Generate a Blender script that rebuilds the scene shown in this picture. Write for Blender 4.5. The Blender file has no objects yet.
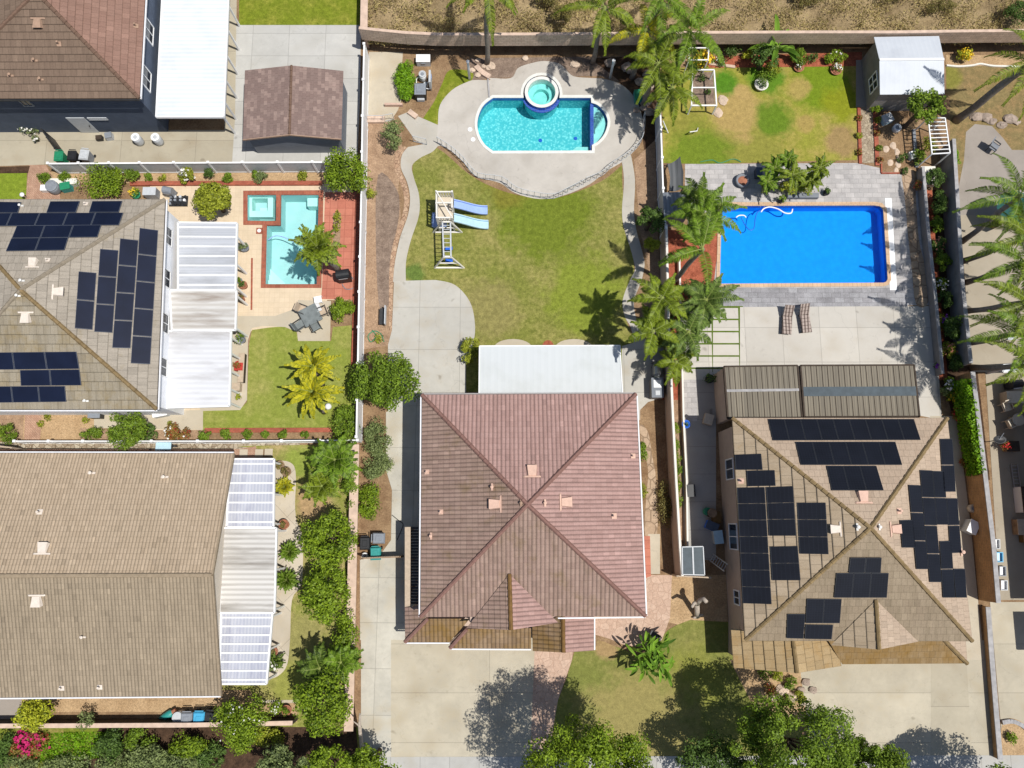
import bpy, bmesh, math, random
import numpy as np
from mathutils import Vector, geometry
R = math.radians
rng = np.random.default_rng(7); random.seed(7)
C = bpy.context.scene.collection
# ------------------------------------------------------------------ camera model
H, F, TH = 52.0, 800.0, R(9.9)
CT, ST = math.cos(TH), math.sin(TH)
def ray(px, py):
    x, y = (px-512)/F, -(py-384)/F
    return Vector((x, y*CT+ST, y*ST-CT))
def P(px, py, z=0.0):                       # photo point -> place, for a known height
    d = ray(px, py); t = (z-H)/d.z
    return Vector((d.x*t, d.y*t, z))
M = 1/15.3                                  # metres per photo pixel on the ground
def srgb(c):
    return tuple((v/255/12.92 if v/255 < .04045 else ((v/255+.055)/1.055)**2.4) for v in c)
def K(r, g, b, f=1.45):                     # albedo of a surface that shows this value in full sun
    return tuple(min(.9, v/f) for v in srgb((r, g, b)))
# ------------------------------------------------------------------ node helpers
class NT:
    def __init__(s, name, rough=.8, spec=.3):
        s.m = bpy.data.materials.new(name); s.m.use_nodes = True
        s.t = s.m.node_tree; s.b = s.t.nodes['Principled BSDF']; s.out = s.t.nodes['Material Output']
        s.b.inputs['Roughness'].default_value = rough
        s.b.inputs['Specular IOR Level'].default_value = spec
        s._pos = None
    def n(s, typ, **kw):
        nd = s.t.nodes.new(typ)
        for k, v in kw.items():
            if k.startswith('i_'):
                nd.inputs[k[2:].replace('_', ' ')].default_value = v
            else: setattr(nd, k, v)
        return nd
    def l(s, a, b): s.t.links.new(a, b)
    def pos(s):
        if s._pos is None: s._pos = s.n('ShaderNodeNewGeometry').outputs['Position']
        return s._pos
    def set(s, sock, v):
        if hasattr(v, 'node'): s.l(v, sock)
        else: sock.default_value = v
    def math(s, op, a, b=0.0, c=0.0):
        nd = s.n('ShaderNodeMath', operation=op)
        for i, v in enumerate((a, b, c)): s.set(nd.inputs[i], v)
        return nd.outputs[0]
    def noise(s, vec, scale, detail=4, rough=.55, out='Fac'):
        nd = s.n('ShaderNodeTexNoise', i_Scale=scale, i_Detail=detail, i_Roughness=rough)
        s.l(vec, nd.inputs['Vector']); return nd.outputs[out]
    def ramp(s, f, lo, hi, a=0.0, b=1.0):
        nd = s.n('ShaderNodeMapRange'); nd.clamp = True
        for i, v in enumerate((f, lo, hi, a, b)): s.set(nd.inputs[i], v)
        return nd.outputs[0]
    def mix(s, f, a, b, mode='MIX'):
        nd = s.n('ShaderNodeMix', data_type='RGBA', blend_type=mode)
        s.set(nd.inputs['Factor'], f)
        for sock, v in ((nd.inputs[6], a), (nd.inputs[7], b)):
            if isinstance(v, tuple): v = (*v[:3], 1)
            s.set(sock, v)
        return nd.outputs[2]
    def scalec(s, c, f):                     # colour times factor
        nd = s.n('ShaderNodeVectorMath', operation='SCALE')
        s.set(nd.inputs[0], c); s.set(nd.inputs['Scale'], f); return nd.outputs[0]
    def bump(s, h, strength=.5, dist=.05):
        nd = s.n('ShaderNodeBump'); nd.inputs['Strength'].default_value = strength
        nd.inputs['Distance'].default_value = dist; s.l(h, nd.inputs['Height'])
        s.l(nd.outputs[0], s.b.inputs['Normal'])
    def col(s, c): s.set(s.b.inputs['Base Color'], (*c, 1) if isinstance(c, tuple) else c)
    def uv(s):
        nd = s.n('ShaderNodeUVMap'); return nd.outputs[0]
    def sep(s, v):
        nd = s.n('ShaderNodeSeparateXYZ'); s.l(v, nd.inputs[0]); return nd.outputs
    def comb(s, x, y, z=0.0):
        nd = s.n('ShaderNodeCombineXYZ')
        for i, v in enumerate((x, y, z)): s.set(nd.inputs[i], v)
        return nd.outputs[0]

def plain(name, c, rough=.6, spec=.3, var=.12, scale=6, metal=0, bump=0):
    t = NT(name, rough, spec); f = t.noise(t.pos(), scale, 5)
    t.col(t.scalec((*c,), t.ramp(f, .25, .75, 1-var, 1+var)) if var else c)
    t.b.inputs['Metallic'].default_value = metal
    if bump: t.bump(t.noise(t.pos(), scale*4, 3), bump, .03)
    return t.m
def concrete(name, c, sx=0, sy=0, ox=0., oy=0., stain_shade=None, dark=.68, var=.10, jw=.018, ang=0.):
    t = NT(name, .85, .25); p = t.pos()
    a = t.noise(p, .35, 5); b = t.noise(p, 2.2, 6, .65); g = t.noise(p, 40, 2)
    f = t.math('ADD', t.math('MULTIPLY', a, .5), t.math('ADD', t.math('MULTIPLY', b, .35), t.math('MULTIPLY', g, .15)))
    cc = t.scalec((*c,), t.ramp(f, .32, .68, 1-var*1.6, 1+var*1.1))
    st = stain_shade or tuple(v*k for v, k in zip(c, (.78, .72, .62)))
    cc = t.mix(t.ramp(t.noise(p, .55, 7, .62), .50, .76, 0, .7), cc, st)
    cc = t.mix(t.ramp(t.noise(p, 1.7, 6, .7), .60, .80, 0, .5), cc, tuple(v*.6 for v in st))
    ck = t.n('ShaderNodeTexVoronoi', feature='DISTANCE_TO_EDGE', i_Scale=.16); wv = t.n('ShaderNodeVectorMath', operation='MULTIPLY_ADD'); nz = t.n('ShaderNodeTexNoise', i_Scale=1.1, i_Detail=6); t.l(p, nz.inputs['Vector']); t.l(nz.outputs['Color'], wv.inputs[0]); wv.inputs[1].default_value = (1.6, 1.6, 0); t.l(p, wv.inputs[2]); t.l(wv.outputs[0], ck.inputs['Vector'])
    cc = t.scalec(cc, t.ramp(ck.outputs['Distance'], 0, .003, .87, 1))
    cc = t.mix(t.ramp(t.noise(p, .9, 2), .70, .76, 0, .45), cc, tuple(v*.42 for v in st))
    if sx:
        o = t.sep(p); ca, sa = math.cos(ang), math.sin(ang)
        X = t.math('ADD', t.math('MULTIPLY', o[0], ca), t.math('MULTIPLY', o[1], sa))
        Y = t.math('ADD', t.math('MULTIPLY', o[1], ca), t.math('MULTIPLY', o[0], -sa))
        js = []; tone = []
        for v, s_, off in ((X, sx, ox), (Y, sy, oy)):
            if not s_: continue
            q = t.math('DIVIDE', t.math('ADD', v, off), s_)
            tone.append(t.math('FLOOR', q))
            fr = t.math('FRACT', q)
            e = t.math('MINIMUM', fr, t.math('SUBTRACT', 1, fr))
            js.append(t.math('LESS_THAN', e, jw/s_))
        j = js[0] if len(js) == 1 else t.math('MAXIMUM', js[0], js[1])
        wn = t.n('ShaderNodeTexWhiteNoise', noise_dimensions='2D')
        t.l(t.comb(tone[0], tone[-1]), wn.inputs['Vector'])
        cc = t.scalec(cc, t.ramp(wn.outputs['Value'], 0, 1, .93, 1.05))
        cc = t.mix(t.math('MULTIPLY', j, 1-dark), cc, (.05, .045, .04))
        t.bump(t.math('SUBTRACT', t.math('MULTIPLY', g, .15), j), .35, .01)
    else: t.bump(g, .15, .01)
    t.col(cc); return t.m
def gain(c, k): return tuple(v*k for v in c)
def soil(name, c, c2=None, scale=1.2, bump=.45):
    t = NT(name, .95, .1); p = t.pos(); c2 = c2 or tuple(v*.5 for v in c); c = gain(c, 1.18); c2 = gain(c2, 1.18)
    a = t.noise(p, scale, 8, .65); b = t.noise(p, 9, 6, .7); g = t.noise(p, 55, 3)
    cc = t.mix(t.ramp(a, .35, .68), c, c2)
    cc = t.scalec(cc, t.ramp(b, .3, .75, .65, 1.35)); cc = t.scalec(cc, t.ramp(g, .3, .7, .75, 1.25))
    t.col(cc); t.bump(t.math('ADD', b, t.math('MULTIPLY', g, .5)), bump, .06); return t.m
def grass(name, c, dry, amount=.5, patches=(), scale=.45, fine=1.0):
    # patches: (px, py, radius px, colour) worn or lush areas of the lawn itself
    t = NT(name, .9, .12); p = t.pos(); c = gain(c, 1.22); dry = gain(dry, 1.22)
    a = t.noise(p, scale, 7, .6); b = t.noise(p, 3.2, 6, .7); g = t.noise(p, 22, 4, .7); h = t.noise(p, 70, 2)
    lo = .62-.30*amount
    cc = t.mix(t.ramp(t.math('ADD', t.math('MULTIPLY', a, .65), t.math('MULTIPLY', b, .35)), lo, lo+.22), c, dry)
    for px, py, rp, pc in patches:
        q = P(px, py)
        d = t.n('ShaderNodeVectorMath', operation='DISTANCE'); t.l(p, d.inputs[0]); d.inputs[1].default_value = q
        f = t.math('DIVIDE', d.outputs['Value'], rp*M)
        f = t.math('ADD', f, t.math('MULTIPLY', t.math('SUBTRACT', t.noise(p, .9, 6, .65), .5), 1.5))
        cc = t.mix(t.ramp(f, .65, 1.1, .92, 0), cc, gain(pc, 1.22))
    cc = t.scalec(cc, t.ramp(b, .28, .74, 1-.32*fine, 1+.28*fine))
    cc = t.scalec(cc, t.ramp(g, .28, .72, 1-.34*fine, 1+.34*fine))
    cc = t.scalec(cc, t.ramp(h, .3, .7, 1-.25*fine, 1+.25*fine))
    t.col(cc); t.bump(t.math('ADD', g, t.math('MULTIPLY', h, .6)), .4, .05); return t.m
def bricks(name, c1, c2, mortar, bw, bh, gap=.015, rough=.85, off=.5, rot=0., var=.15, wall=False, bump=.4):
    t = NT(name, rough, .2); p = t.pos(); c1 = gain(c1, 1.18); c2 = gain(c2, 1.18); mortar = gain(mortar, 1.18)
    if wall:
        o = t.sep(p); p2 = t.comb(t.math('ADD', o[0], o[1]), o[2])
    elif rot:
        mp = t.n('ShaderNodeMapping'); mp.inputs['Rotation'].default_value[2] = rot; t.l(p, mp.inputs['Vector']); p2 = mp.outputs[0]
    else: p2 = p
    br = t.n('ShaderNodeTexBrick', offset=off, i_Scale=1.0, i_Mortar_Size=gap, i_Brick_Width=bw, i_Row_Height=bh)
    br.inputs['Mortar Smooth'].default_value = .2
    br.inputs['Color1'].default_value = (*c1, 1); br.inputs['Color2'].default_value = (*c2, 1); br.inputs['Mortar'].default_value = (*mortar, 1)
    t.l(p2, br.inputs['Vector'])
    cc = t.scalec(br.outputs['Color'], t.ramp(t.noise(p, 1.1, 6, .65), .3, .7, 1-var*1.6, 1+var))
    cc = t.scalec(cc, t.ramp(t.noise(p, 28, 3), .3, .7, 1-var, 1+var))
    t.col(cc); t.bump(t.math('SUBTRACT', 1, br.outputs['Fac']), bump, .015); return t.m
def flag(name, c1, c2, mortar, scale, gap=.06):       # irregular stone flags
    t = NT(name, .85, .2); p = t.pos()
    v = t.n('ShaderNodeTexVoronoi', feature='F1', i_Scale=scale); t.l(p, v.inputs['Vector'])
    e = t.n('ShaderNodeTexVoronoi', feature='DISTANCE_TO_EDGE', i_Scale=scale); t.l(p, e.inputs['Vector'])
    o = t.sep(v.outputs['Color'])
    cc = t.mix(o[0], c1, c2)
    cc = t.scalec(cc, t.ramp(t.noise(p, 6, 6, .7), .3, .7, .8, 1.2))
    cc = t.mix(t.ramp(e.outputs['Distance'], gap*.4, gap, 1, 0), cc, mortar)
    t.col(cc); t.bump(t.ramp(e.outputs['Distance'], 0, gap*1.5), .5, .03); return t.m
def tile(name, c1, c2, cw=.25, rh=.35, prof='s', dirt=(.1, .08, .05), dirtamt=.35, moss=None, mossamt=0., stain_shade=.2, varr=1.0, bump=.6):
    c1 = gain(c1, 1.2); c2 = gain(c2, 1.2); dirt = gain(dirt, 1.2); moss = gain(moss, 1.15) if moss else None
    t = NT(name, .85, .2); uv = t.uv(); o = t.sep(uv); p = t.pos()
    row = t.math('FLOOR', t.math('DIVIDE', o[1], rh))
    uu = t.math('ADD', t.math('DIVIDE', o[0], cw), t.math('MULTIPLY', row, .5 if prof == 'f' else 0.))
    cl = t.math('FLOOR', uu)
    wn = t.n('ShaderNodeTexWhiteNoise', noise_dimensions='2D'); t.l(t.comb(cl, row), wn.inputs['Vector'])
    f = t.math('ADD', t.math('MULTIPLY', wn.outputs['Value'], .55*varr), t.math('MULTIPLY', t.noise(p, .5, 6, .65), .6))
    cc = t.mix(t.ramp(f, .2, .85), c1, c2)
    w2 = t.math('FRACT', t.math('MULTIPLY', wn.outputs['Value'], 53.7)); cc = t.scalec(cc, t.math('SUBTRACT', t.ramp(w2, .93, 1, 1, 1.16), t.ramp(w2, .0, .07, .2, 0)))
    st = t.n('ShaderNodeMapping'); st.inputs['Scale'].default_value = (2.2, .35, 1); t.l(uv, st.inputs['Vector'])
    cc = t.mix(t.ramp(t.noise(st.outputs[0], 1.0, 6, .65), .45, .75, 0, dirtamt), cc, dirt)
    cc = t.scalec(cc, t.ramp(t.noise(p, 14, 4, .7), .3, .7, .86, 1.14))
    if moss: cc = t.mix(t.ramp(t.noise(p, .8, 7, .7), .5-mossamt*.35, .78-mossamt*.3, 0, .9), cc, moss)
    fr = t.math('FRACT', uu)
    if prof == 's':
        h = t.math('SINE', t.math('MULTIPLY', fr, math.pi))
        cc = t.scalec(cc, t.ramp(h, 0, .75, .56, 1.08))     # colour is darker in the pans between barrels
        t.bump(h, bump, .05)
    else:
        e = t.math('MINIMUM', fr, t.math('SUBTRACT', 1, fr))
        j = t.ramp(e, .015, .05, 0, 1)
        cc = t.scalec(cc, t.ramp(j, 0, 1, .72, 1)); t.bump(j, bump*.6, .02)
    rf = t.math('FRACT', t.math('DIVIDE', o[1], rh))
    cc = t.scalec(cc, t.ramp(rf, .0, .10, 1-stain_shade, 1.0))   # shadow line at each course edge, painted into the colour
    t.col(cc); return t.m
def leafmat(name, dark, light, tip=None, rough=.5):
    t = NT(name, rough, .2); k = (1.32, 1.32, .95); dark = tuple(v*q for v, q in zip(dark, k)); light = tuple(v*q for v, q in zip(light, k))
    g = t.n('ShaderNodeNewGeometry'); r = g.outputs['Random Per Island']
    a = t.noise(t.pos(), 1.1, 3)
    f = t.math('ADD', t.math('MULTIPLY', r, .6), t.math('MULTIPLY', a, .6))
    cc = t.mix(t.ramp(f, .2, .9), dark, light)
    if tip:
        cc = t.mix(t.math('GREATER_THAN', t.math('FRACT', t.math('MULTIPLY', r, 37.13)), tip[1]), cc, tip[0])
    t.col(cc)
    tr = t.n('ShaderNodeBsdfTranslucent'); t.l(t.scalec(cc, 1.3), tr.inputs['Color'])
    mx = t.n('ShaderNodeMixShader'); mx.inputs[0].default_value = .28
    t.l(t.b.outputs[0], mx.inputs[1]); t.l(tr.outputs[0], mx.inputs[2]); t.l(mx.outputs[0], t.out.inputs[0])
    return t.m
def watermat(name, tint, bs=.25, scale=3.0):
    t = NT(name)
    tr = t.n('ShaderNodeBsdfTransparent'); tr.inputs['Color'].default_value = (*tint, 1)
    gl = t.n('ShaderNodeBsdfGlossy'); gl.inputs['Roughness'].default_value = .03
    nz = t.noise(t.pos(), scale, 4, .6)
    bp = t.n('ShaderNodeBump'); bp.inputs['Strength'].default_value = bs; bp.inputs['Distance'].default_value = .12
    t.l(nz, bp.inputs['Height']); t.l(bp.outputs[0], gl.inputs['Normal'])
    fr = t.n('ShaderNodeFresnel'); fr.inputs['IOR'].default_value = 1.33; t.l(bp.outputs[0], fr.inputs['Normal'])
    mx = t.n('ShaderNodeMixShader'); t.l(fr.outputs[0], mx.inputs[0]); t.l(tr.outputs[0], mx.inputs[1]); t.l(gl.outputs[0], mx.inputs[2])
    t.l(mx.outputs[0], t.out.inputs[0]); return t.m
def plaster(name, c1, c2, scale=5.0, thr=(.42, .62), det=2):     # pool basin plaster; its mottling paints rippling light into the colour
    t = NT(name, .7, .2); p = t.pos()
    w = t.n('ShaderNodeTexNoise', i_Scale=scale*.8, i_Detail=2); t.l(p, w.inputs['Vector'])
    vv = t.n('ShaderNodeVectorMath', operation='MULTIPLY_ADD'); t.l(w.outputs['Color'], vv.inputs[0]); vv.inputs[1].default_value = (.25, .25, .25); t.l(p, vv.inputs[2])
    v = t.n('ShaderNodeTexVoronoi', feature='SMOOTH_F1', i_Scale=scale); t.l(vv.outputs[0], v.inputs['Vector'])
    f = t.ramp(v.outputs['Distance'], thr[0], thr[1])
    t.col(t.mix(f, c1, c2)); return t.m
def panelmat(name, c, cell=(6, 10), line=(.02, .022, .03)):
    t = NT(name, .45, .16); o = t.sep(t.uv()); es = []
    for v, n in ((o[0], cell[0]), (o[1], cell[1])):
        fr = t.math('FRACT', t.math('MULTIPLY', v, n)); e = t.math('MINIMUM', fr, t.math('SUBTRACT', 1, fr))
        es.append(t.math('LESS_THAN', e, .05))
    g = t.math('MAXIMUM', es[0], es[1])
    cc = t.scalec((*c,), t.ramp(t.noise(t.pos(), .7, 5), .3, .7, .8, 1.25))
    t.col(t.mix(t.math('MULTIPLY', g, .6), cc, line)); return t.m
def stripes(name, c1, c2, period, axis=0, duty=.5, dirt=None, dirtamt=.5, soft=.1, dscale=.6, rough=.55, pan=None, var=.0, dstretch=(1, 1, 1)):
    # corrugated or slatted sheet: ribs along one axis, optional stain streaks
    t = NT(name, rough, .3); p = t.pos(); o = t.sep(p)
    fr = t.math('FRACT', t.math('DIVIDE', o[axis], period))
    h = t.math('ABSOLUTE', t.math('SUBTRACT', t.math('MULTIPLY', fr, 2), 1))
    cc = t.mix(t.ramp(h, duty-soft, duty+soft), c1, c2)
    if pan:
        wn = t.n('ShaderNodeTexWhiteNoise', noise_dimensions='1D'); t.l(t.math('FLOOR', t.math('DIVIDE', o[axis], pan)), wn.inputs['W'])
        cc = t.scalec(cc, t.ramp(wn.outputs['Value'], 0, 1, 1-var, 1+var))
    if dirt:
        mp = t.n('ShaderNodeMapping'); mp.inputs['Scale'].default_value = dstretch; t.l(p, mp.inputs['Vector'])
        cc = t.mix(t.ramp(t.noise(mp.outputs[0], dscale, 6, .6), .48, .72, 0, dirtamt), cc, dirt)
    t.col(cc); t.bump(h, .22, .02); return t.m
# ------------------------------------------------------------------ mesh helpers
ORG = {}                                    # world position of every root, so children can be meshed in world coordinates
class MB:
    def __init__(s): s.v = []; s.f = []; s.uv = {}
    def add(s, vs, fs, uvs=None):
        o = len(s.v); s.v += [tuple(v) for v in vs]
        for i, f in enumerate(fs):
            if uvs: s.uv[len(s.f)] = uvs[i]
            s.f.append(tuple(o+k for k in f))
        return s
    def poly(s, pts, uv=None): return s.add(pts, [tuple(range(len(pts)))], [uv] if uv else None)
    def hexa(s, b, t):                       # bottom ring, top ring
        n = len(b); fs = [tuple(range(n))[::-1], tuple(range(n, 2*n))]
        for i in range(n): fs.append((i, (i+1) % n, n+(i+1) % n, n+i))
        return s.add(list(b)+list(t), fs)
    def prism(s, pts, z0, z1):
        return s.hexa([(p[0], p[1], z0) for p in pts], [(p[0], p[1], z1) for p in pts])
    def box(s, c, sx, sy, sz, rz=0., base=True):
        ca, sa = math.cos(rz), math.sin(rz); z0 = c[2] if base else c[2]-sz/2
        q = [(c[0]+x*ca-y*sa, c[1]+x*sa+y*ca) for x, y in ((-sx/2, -sy/2), (sx/2, -sy/2), (sx/2, sy/2), (-sx/2, sy/2))]
        return s.prism(q, z0, z0+sz)
    def bar(s, a, b, w, h=None, up=(0, 0, 1)):
        a, b = Vector(a), Vector(b); h = h or w; d = (b-a).normalized(); u = Vector(up)
        if abs(d.dot(u)) > .97: u = Vector((0, 1, 0))
        x = d.cross(u).normalized()*w/2; y = x.cross(d).normalized()*h/2
        return s.hexa([a-x-y, a+x-y, a+x+y, a-x+y], [b-x-y, b+x-y, b+x+y, b-x+y])
    def tube(s, pts, rad, n=6, cap=True):
        pts = [Vector(p) for p in pts]; m = len(pts)
        rad = rad if isinstance(rad, (list, tuple)) else [rad]*m
        vs = []; fs = []; pr = None
        for i, p in enumerate(pts):
            d = (pts[min(i+1, m-1)]-pts[max(i-1, 0)]).normalized()
            if pr is None: pr = d.orthogonal().normalized()
            pr = (pr-d*pr.dot(d)).normalized(); q = d.cross(pr)
            for k in range(n):
                a = 2*math.pi*k/n; vs.append(p+(pr*math.cos(a)+q*math.sin(a))*rad[i])
        for i in range(m-1):
            for k in range(n): fs.append((i*n+k, i*n+(k+1) % n, (i+1)*n+(k+1) % n, (i+1)*n+k))
        if cap: fs += [tuple(range(n))[::-1], tuple(range((m-1)*n, m*n))]
        return s.add(vs, fs)
    def lathe(s, c, prof, n=14, sx=1., sy=1.):
        vs = []; fs = []
        for r, z in prof:
            for k in range(n):
                a = 2*math.pi*k/n; vs.append((c[0]+r*math.cos(a)*sx, c[1]+r*math.sin(a)*sy, c[2]+z))
        m = len(prof)
        for i in range(m-1):
            for k in range(n): fs.append((i*n+k, i*n+(k+1) % n, (i+1)*n+(k+1) % n, (i+1)*n+k))
        fs += [tuple(range(n))[::-1], tuple(range((m-1)*n, m*n))]
        return s.add(vs, fs)
    def blob(s, c, rx, ry, rz, seed=0, jit=.25, n=9, m=6):
        rr = random.Random(seed); prof = []; vs = []; fs = []
        for i in range(m+1):
            ph = math.pi*i/m
            for k in range(n):
                a = 2*math.pi*k/n; j = 1+rr.uniform(-jit, jit)
                vs.append((c[0]+rx*math.sin(ph)*math.cos(a)*j, c[1]+ry*math.sin(ph)*math.sin(a)*j, c[2]+rz*math.cos(ph)*(1+rr.uniform(-jit, jit)*.5)))
        for i in range(m):
            for k in range(n): fs.append((i*n+k, (i+1)*n+k, (i+1)*n+(k+1) % n, i*n+(k+1) % n))
        return s.add(vs, fs)
    def build(s, name, mat, parent=None, smooth=False):
        o = Vector((0, 0, 0))
        if parent is not None: o = ORG[parent.name]
        me = bpy.data.meshes.new(name)
        me.from_pydata([(v[0]-o.x, v[1]-o.y, v[2]-o.z) for v in s.v], [], s.f)
        if s.uv:
            ul = me.uv_layers.new(name='UVMap'); li = 0
            for fi, f in enumerate(s.f):
                u = s.uv.get(fi)
                for k in range(len(f)):
                    if u: ul.data[li+k].uv = u[k]
                li += len(f)
        me.materials.append(mat)
        if smooth: me.polygons.foreach_set('use_smooth', [True]*len(me.polygons))
        ob = bpy.data.objects.new(name, me); C.objects.link(ob)
        if parent is not None: ob.parent = parent; ORG[ob.name] = o
        else: ORG[ob.name] = Vector((0, 0, 0))
        return ob
def thing(name, label, cat, loc=(0, 0, 0), group=None):
    o = bpy.data.objects.new(name, None); C.objects.link(o); o.location = loc; o.empty_display_size = .2
    ORG[o.name] = Vector(loc); return tag(o, label, cat, group)
def tag(o, label, cat, group=None):
    o['label'] = label; o['category'] = cat
    if group: o['group'] = group
    return o
def dup(root, loc, rz=0., label=None, scale=None):
    r = root.copy(); C.objects.link(r); r.location = loc; r.rotation_euler = (0, 0, rz)
    if scale: r.scale = (scale,)*3
    if label: r['label'] = label
    for ch in list(root.children):
        c = ch.copy(); C.objects.link(c); c.parent = r
        for g in list(ch.children):
            d = g.copy(); C.objects.link(d); d.parent = c
    return r
def spl(pts, n=6, closed=False):             # smooth curve through photo points
    out = []; m = len(pts); rngi = range(m if closed else m-1)
    for i in rngi:
        g = (lambda k: pts[k % m]) if closed else (lambda k: pts[max(0, min(m-1, k))])
        p0, p1, p2, p3 = g(i-1), g(i), g(i+1), g(i+2)
        for k in range(n):
            t = k/n
            out.append(tuple(.5*((2*p1[a])+(-p0[a]+p2[a])*t+(2*p0[a]-5*p1[a]+4*p2[a]-p3[a])*t*t+(-p0[a]+3*p1[a]-3*p2[a]+p3[a])*t**3) for a in (0, 1)))
    if not closed: out.append(tuple(pts[-1]))
    return out
def tess(loops):
    tri = geometry.tessellate_polygon([[Vector((p[0], p[1], 0)) for p in l] for l in loops])
    flat = [p for l in loops for p in l]; return flat, tri
def up_tris(flat, tri):
    out = []
    for t in tri:
        a, b, c = (flat[k] for k in t)
        out.append(t if (b[0]-a[0])*(c[1]-a[1])-(b[1]-a[1])*(c[0]-a[0]) > 0 else (t[0], t[2], t[1]))
    return out
LEV = .004; SN = 0
def sheet(name, pxs, lev, mat, holes=(), kind='structure', z0=0., wall=None):
    """flat ground covering from photo outlines; lev is its 4 mm layer"""
    global SN; SN += 1; z = z0+lev*LEV+(SN % 9)*.0004
    loops = [[P(*p, z) for p in pxs]]+[[P(*p, z) for p in h] for h in holes]
    flat, tri = tess(loops); mb = MB().add([(p.x, p.y, z) for p in flat], up_tris(flat, tri))
    o = mb.build(name, mat); o['kind'] = kind; return o
def slab(mb, pxs, z0, z1, holes=()):          # raised slab with outline (and holes)
    loops = [[P(*p, z0) for p in pxs]]+[[P(*p, z0) for p in h] for h in holes]
    flat, tri = tess(loops); tr = up_tris(flat, tri); n = len(flat)
    mb.add([(p.x, p.y, z1) for p in flat], tr)
    for l in loops:
        m = len(l)
        for i in range(m):
            a, b = l[i], l[(i+1) % m]
            mb.add([(a.x, a.y, z0), (b.x, b.y, z0), (b.x, b.y, z1), (a.x, a.y, z1)], [(0, 1, 2, 3)])
    return mb
def offset(pts, d):                           # offset a closed photo outline outwards by d pixels
    m = len(pts); ar = sum(pts[i][0]*pts[(i+1) % m][1]-pts[(i+1) % m][0]*pts[i][1] for i in range(m)); sg = 1 if ar > 0 else -1
    out = []
    for i in range(m):
        a, b, c = pts[i-1], pts[i], pts[(i+1) % m]
        n1 = Vector((b[1]-a[1], a[0]-b[0])); n2 = Vector((c[1]-b[1], b[0]-c[0]))
        if n1.length < 1e-6: n1 = n2
        if n2.length < 1e-6: n2 = n1
        n1.normalize(); n2.normalize(); k = n1+n2
        if k.length < 1e-6: k = n1
        k = k/max(.5, k.length_squared/2)
        out.append((b[0]+k.x*d*sg, b[1]+k.y*d*sg))
    return out
# ------------------------------------------------------------------ roofs
def clip(poly, v0, v1):                       # keep v0<=v<=v1 ; poly of (u,v)
    for sgn, lim in ((1, v0), (-1, v1)):
        out = []; m = len(poly)
        for i in range(m):
            a, b = poly[i], poly[(i+1) % m]; da, db = sgn*(a[1]-lim), sgn*(b[1]-lim)
            if da >= 0: out.append(a)
            if da*db < 0:
                t = da/(da-db); out.append((a[0]+(b[0]-a[0])*t, a[1]+(b[1]-a[1])*t))
        poly = out
        if len(poly) < 3: return []
    return poly
class Plane:
    def __init__(s, pts):
        s.p = Vector(pts[0]); s.n = Vector((0, 0, 0))
        for i in range(len(pts)):
            a, b = Vector(pts[i])-s.p, Vector(pts[(i+1) % len(pts)])-s.p; s.n += a.cross(b)
        s.n.normalize()
        if s.n.z < 0: s.n = -s.n
        s.V = (Vector((0, 0, 1))-s.n*s.n.z).normalized(); s.U = s.V.cross(s.n).normalized()
    def at(s, px, py, off=0.):
        d = ray(px, py); c = Vector((0, 0, H)); t = s.n.dot(s.p+s.n*off-c)/s.n.dot(d); return c+d*t
def roof_face(mb, pts, rh=.35, th=.03):
    pl = Plane(pts); q = [((Vector(p)-pl.p).dot(pl.U), (Vector(p)-pl.p).dot(pl.V)) for p in pts]
    v0 = min(k[1] for k in q); v1 = max(k[1] for k in q); n = max(1, int((v1-v0)/rh+.999))
    for i in range(n):
        a, b = v0+i*rh, min(v0+(i+1)*rh, v1+1e-4); c = clip(q, a, b)
        if len(c) < 3: continue
        lift = lambda v: th*(1-(v-a)/rh)
        w = [pl.p+pl.U*k[0]+pl.V*k[1]+pl.n*(lift(k[1])+.004) for k in c]
        mb.poly(w, [(k[0], k[1]-v0) for k in c])
        low = [k for k in c if abs(k[1]-a) < 1e-5]
        if len(low) >= 2:
            x0 = min(k[0] for k in low); x1 = max(k[0] for k in low)
            A = pl.p+pl.U*x0+pl.V*a; B = pl.p+pl.U*x1+pl.V*a
            uvl = [(x0, a-v0), (x1, a-v0), (x1, a-v0), (x0, a-v0)]
            mb.poly([A-pl.n*.02, B-pl.n*.02, B+pl.n*(th+.004), A+pl.n*(th+.004)], uvl)
    return pl
def cap_line(mb, a, b, r=.13, step=.4):        # overlapping hip or ridge cap tiles
    a, b = Vector(a), Vector(b); L = (b-a).length; n = max(1, int(L/step)); d = (b-a)/n
    for i in range(n):
        p = a+d*i; q = a+d*(i+1.12 if i < n-1 else 1.0+i)
        mb.tube([p+Vector((0, 0, .035)), q+Vector((0, 0, .0))], [r, r*.86], 7)
def panels(plane, quad, nx, ny, parent, mat, framemat, off=.11, gap=.02, name='solar_panel', skip=()):
    A, B, Cc, D = [plane.at(*p, off) for p in quad]    # top-left, top-right, bottom-right, bottom-left
    for j in range(ny):
        for i in range(nx):
            if (i, j) in skip: continue
            def bl(u, v): return (A*(1-u)+B*u)*(1-v)+(D*(1-u)+Cc*u)*v
            u0, u1, v0, v1 = i/nx, (i+1)/nx, j/ny, (j+1)/ny
            c = [bl(u0, v0), bl(u1, v0), bl(u1, v1), bl(u0, v1)]; m = sum(c, Vector())/4
            ins = lambda p, g: p+(m-p).normalized()*g
            o = [ins(p, gap) for p in c]; fr = MB()
            fr.hexa([p-plane.n*.04 for p in o][::-1], [p for p in o][::-1])
            po = fr.build(name, framemat, parent)
            g = [ins(p, gap+.035)+plane.n*.004 for p in c]
            MB().poly(g[::-1], [(0, 0), (1, 0), (1, 1), (0, 1)]).build('glass_face', mat, po)
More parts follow.
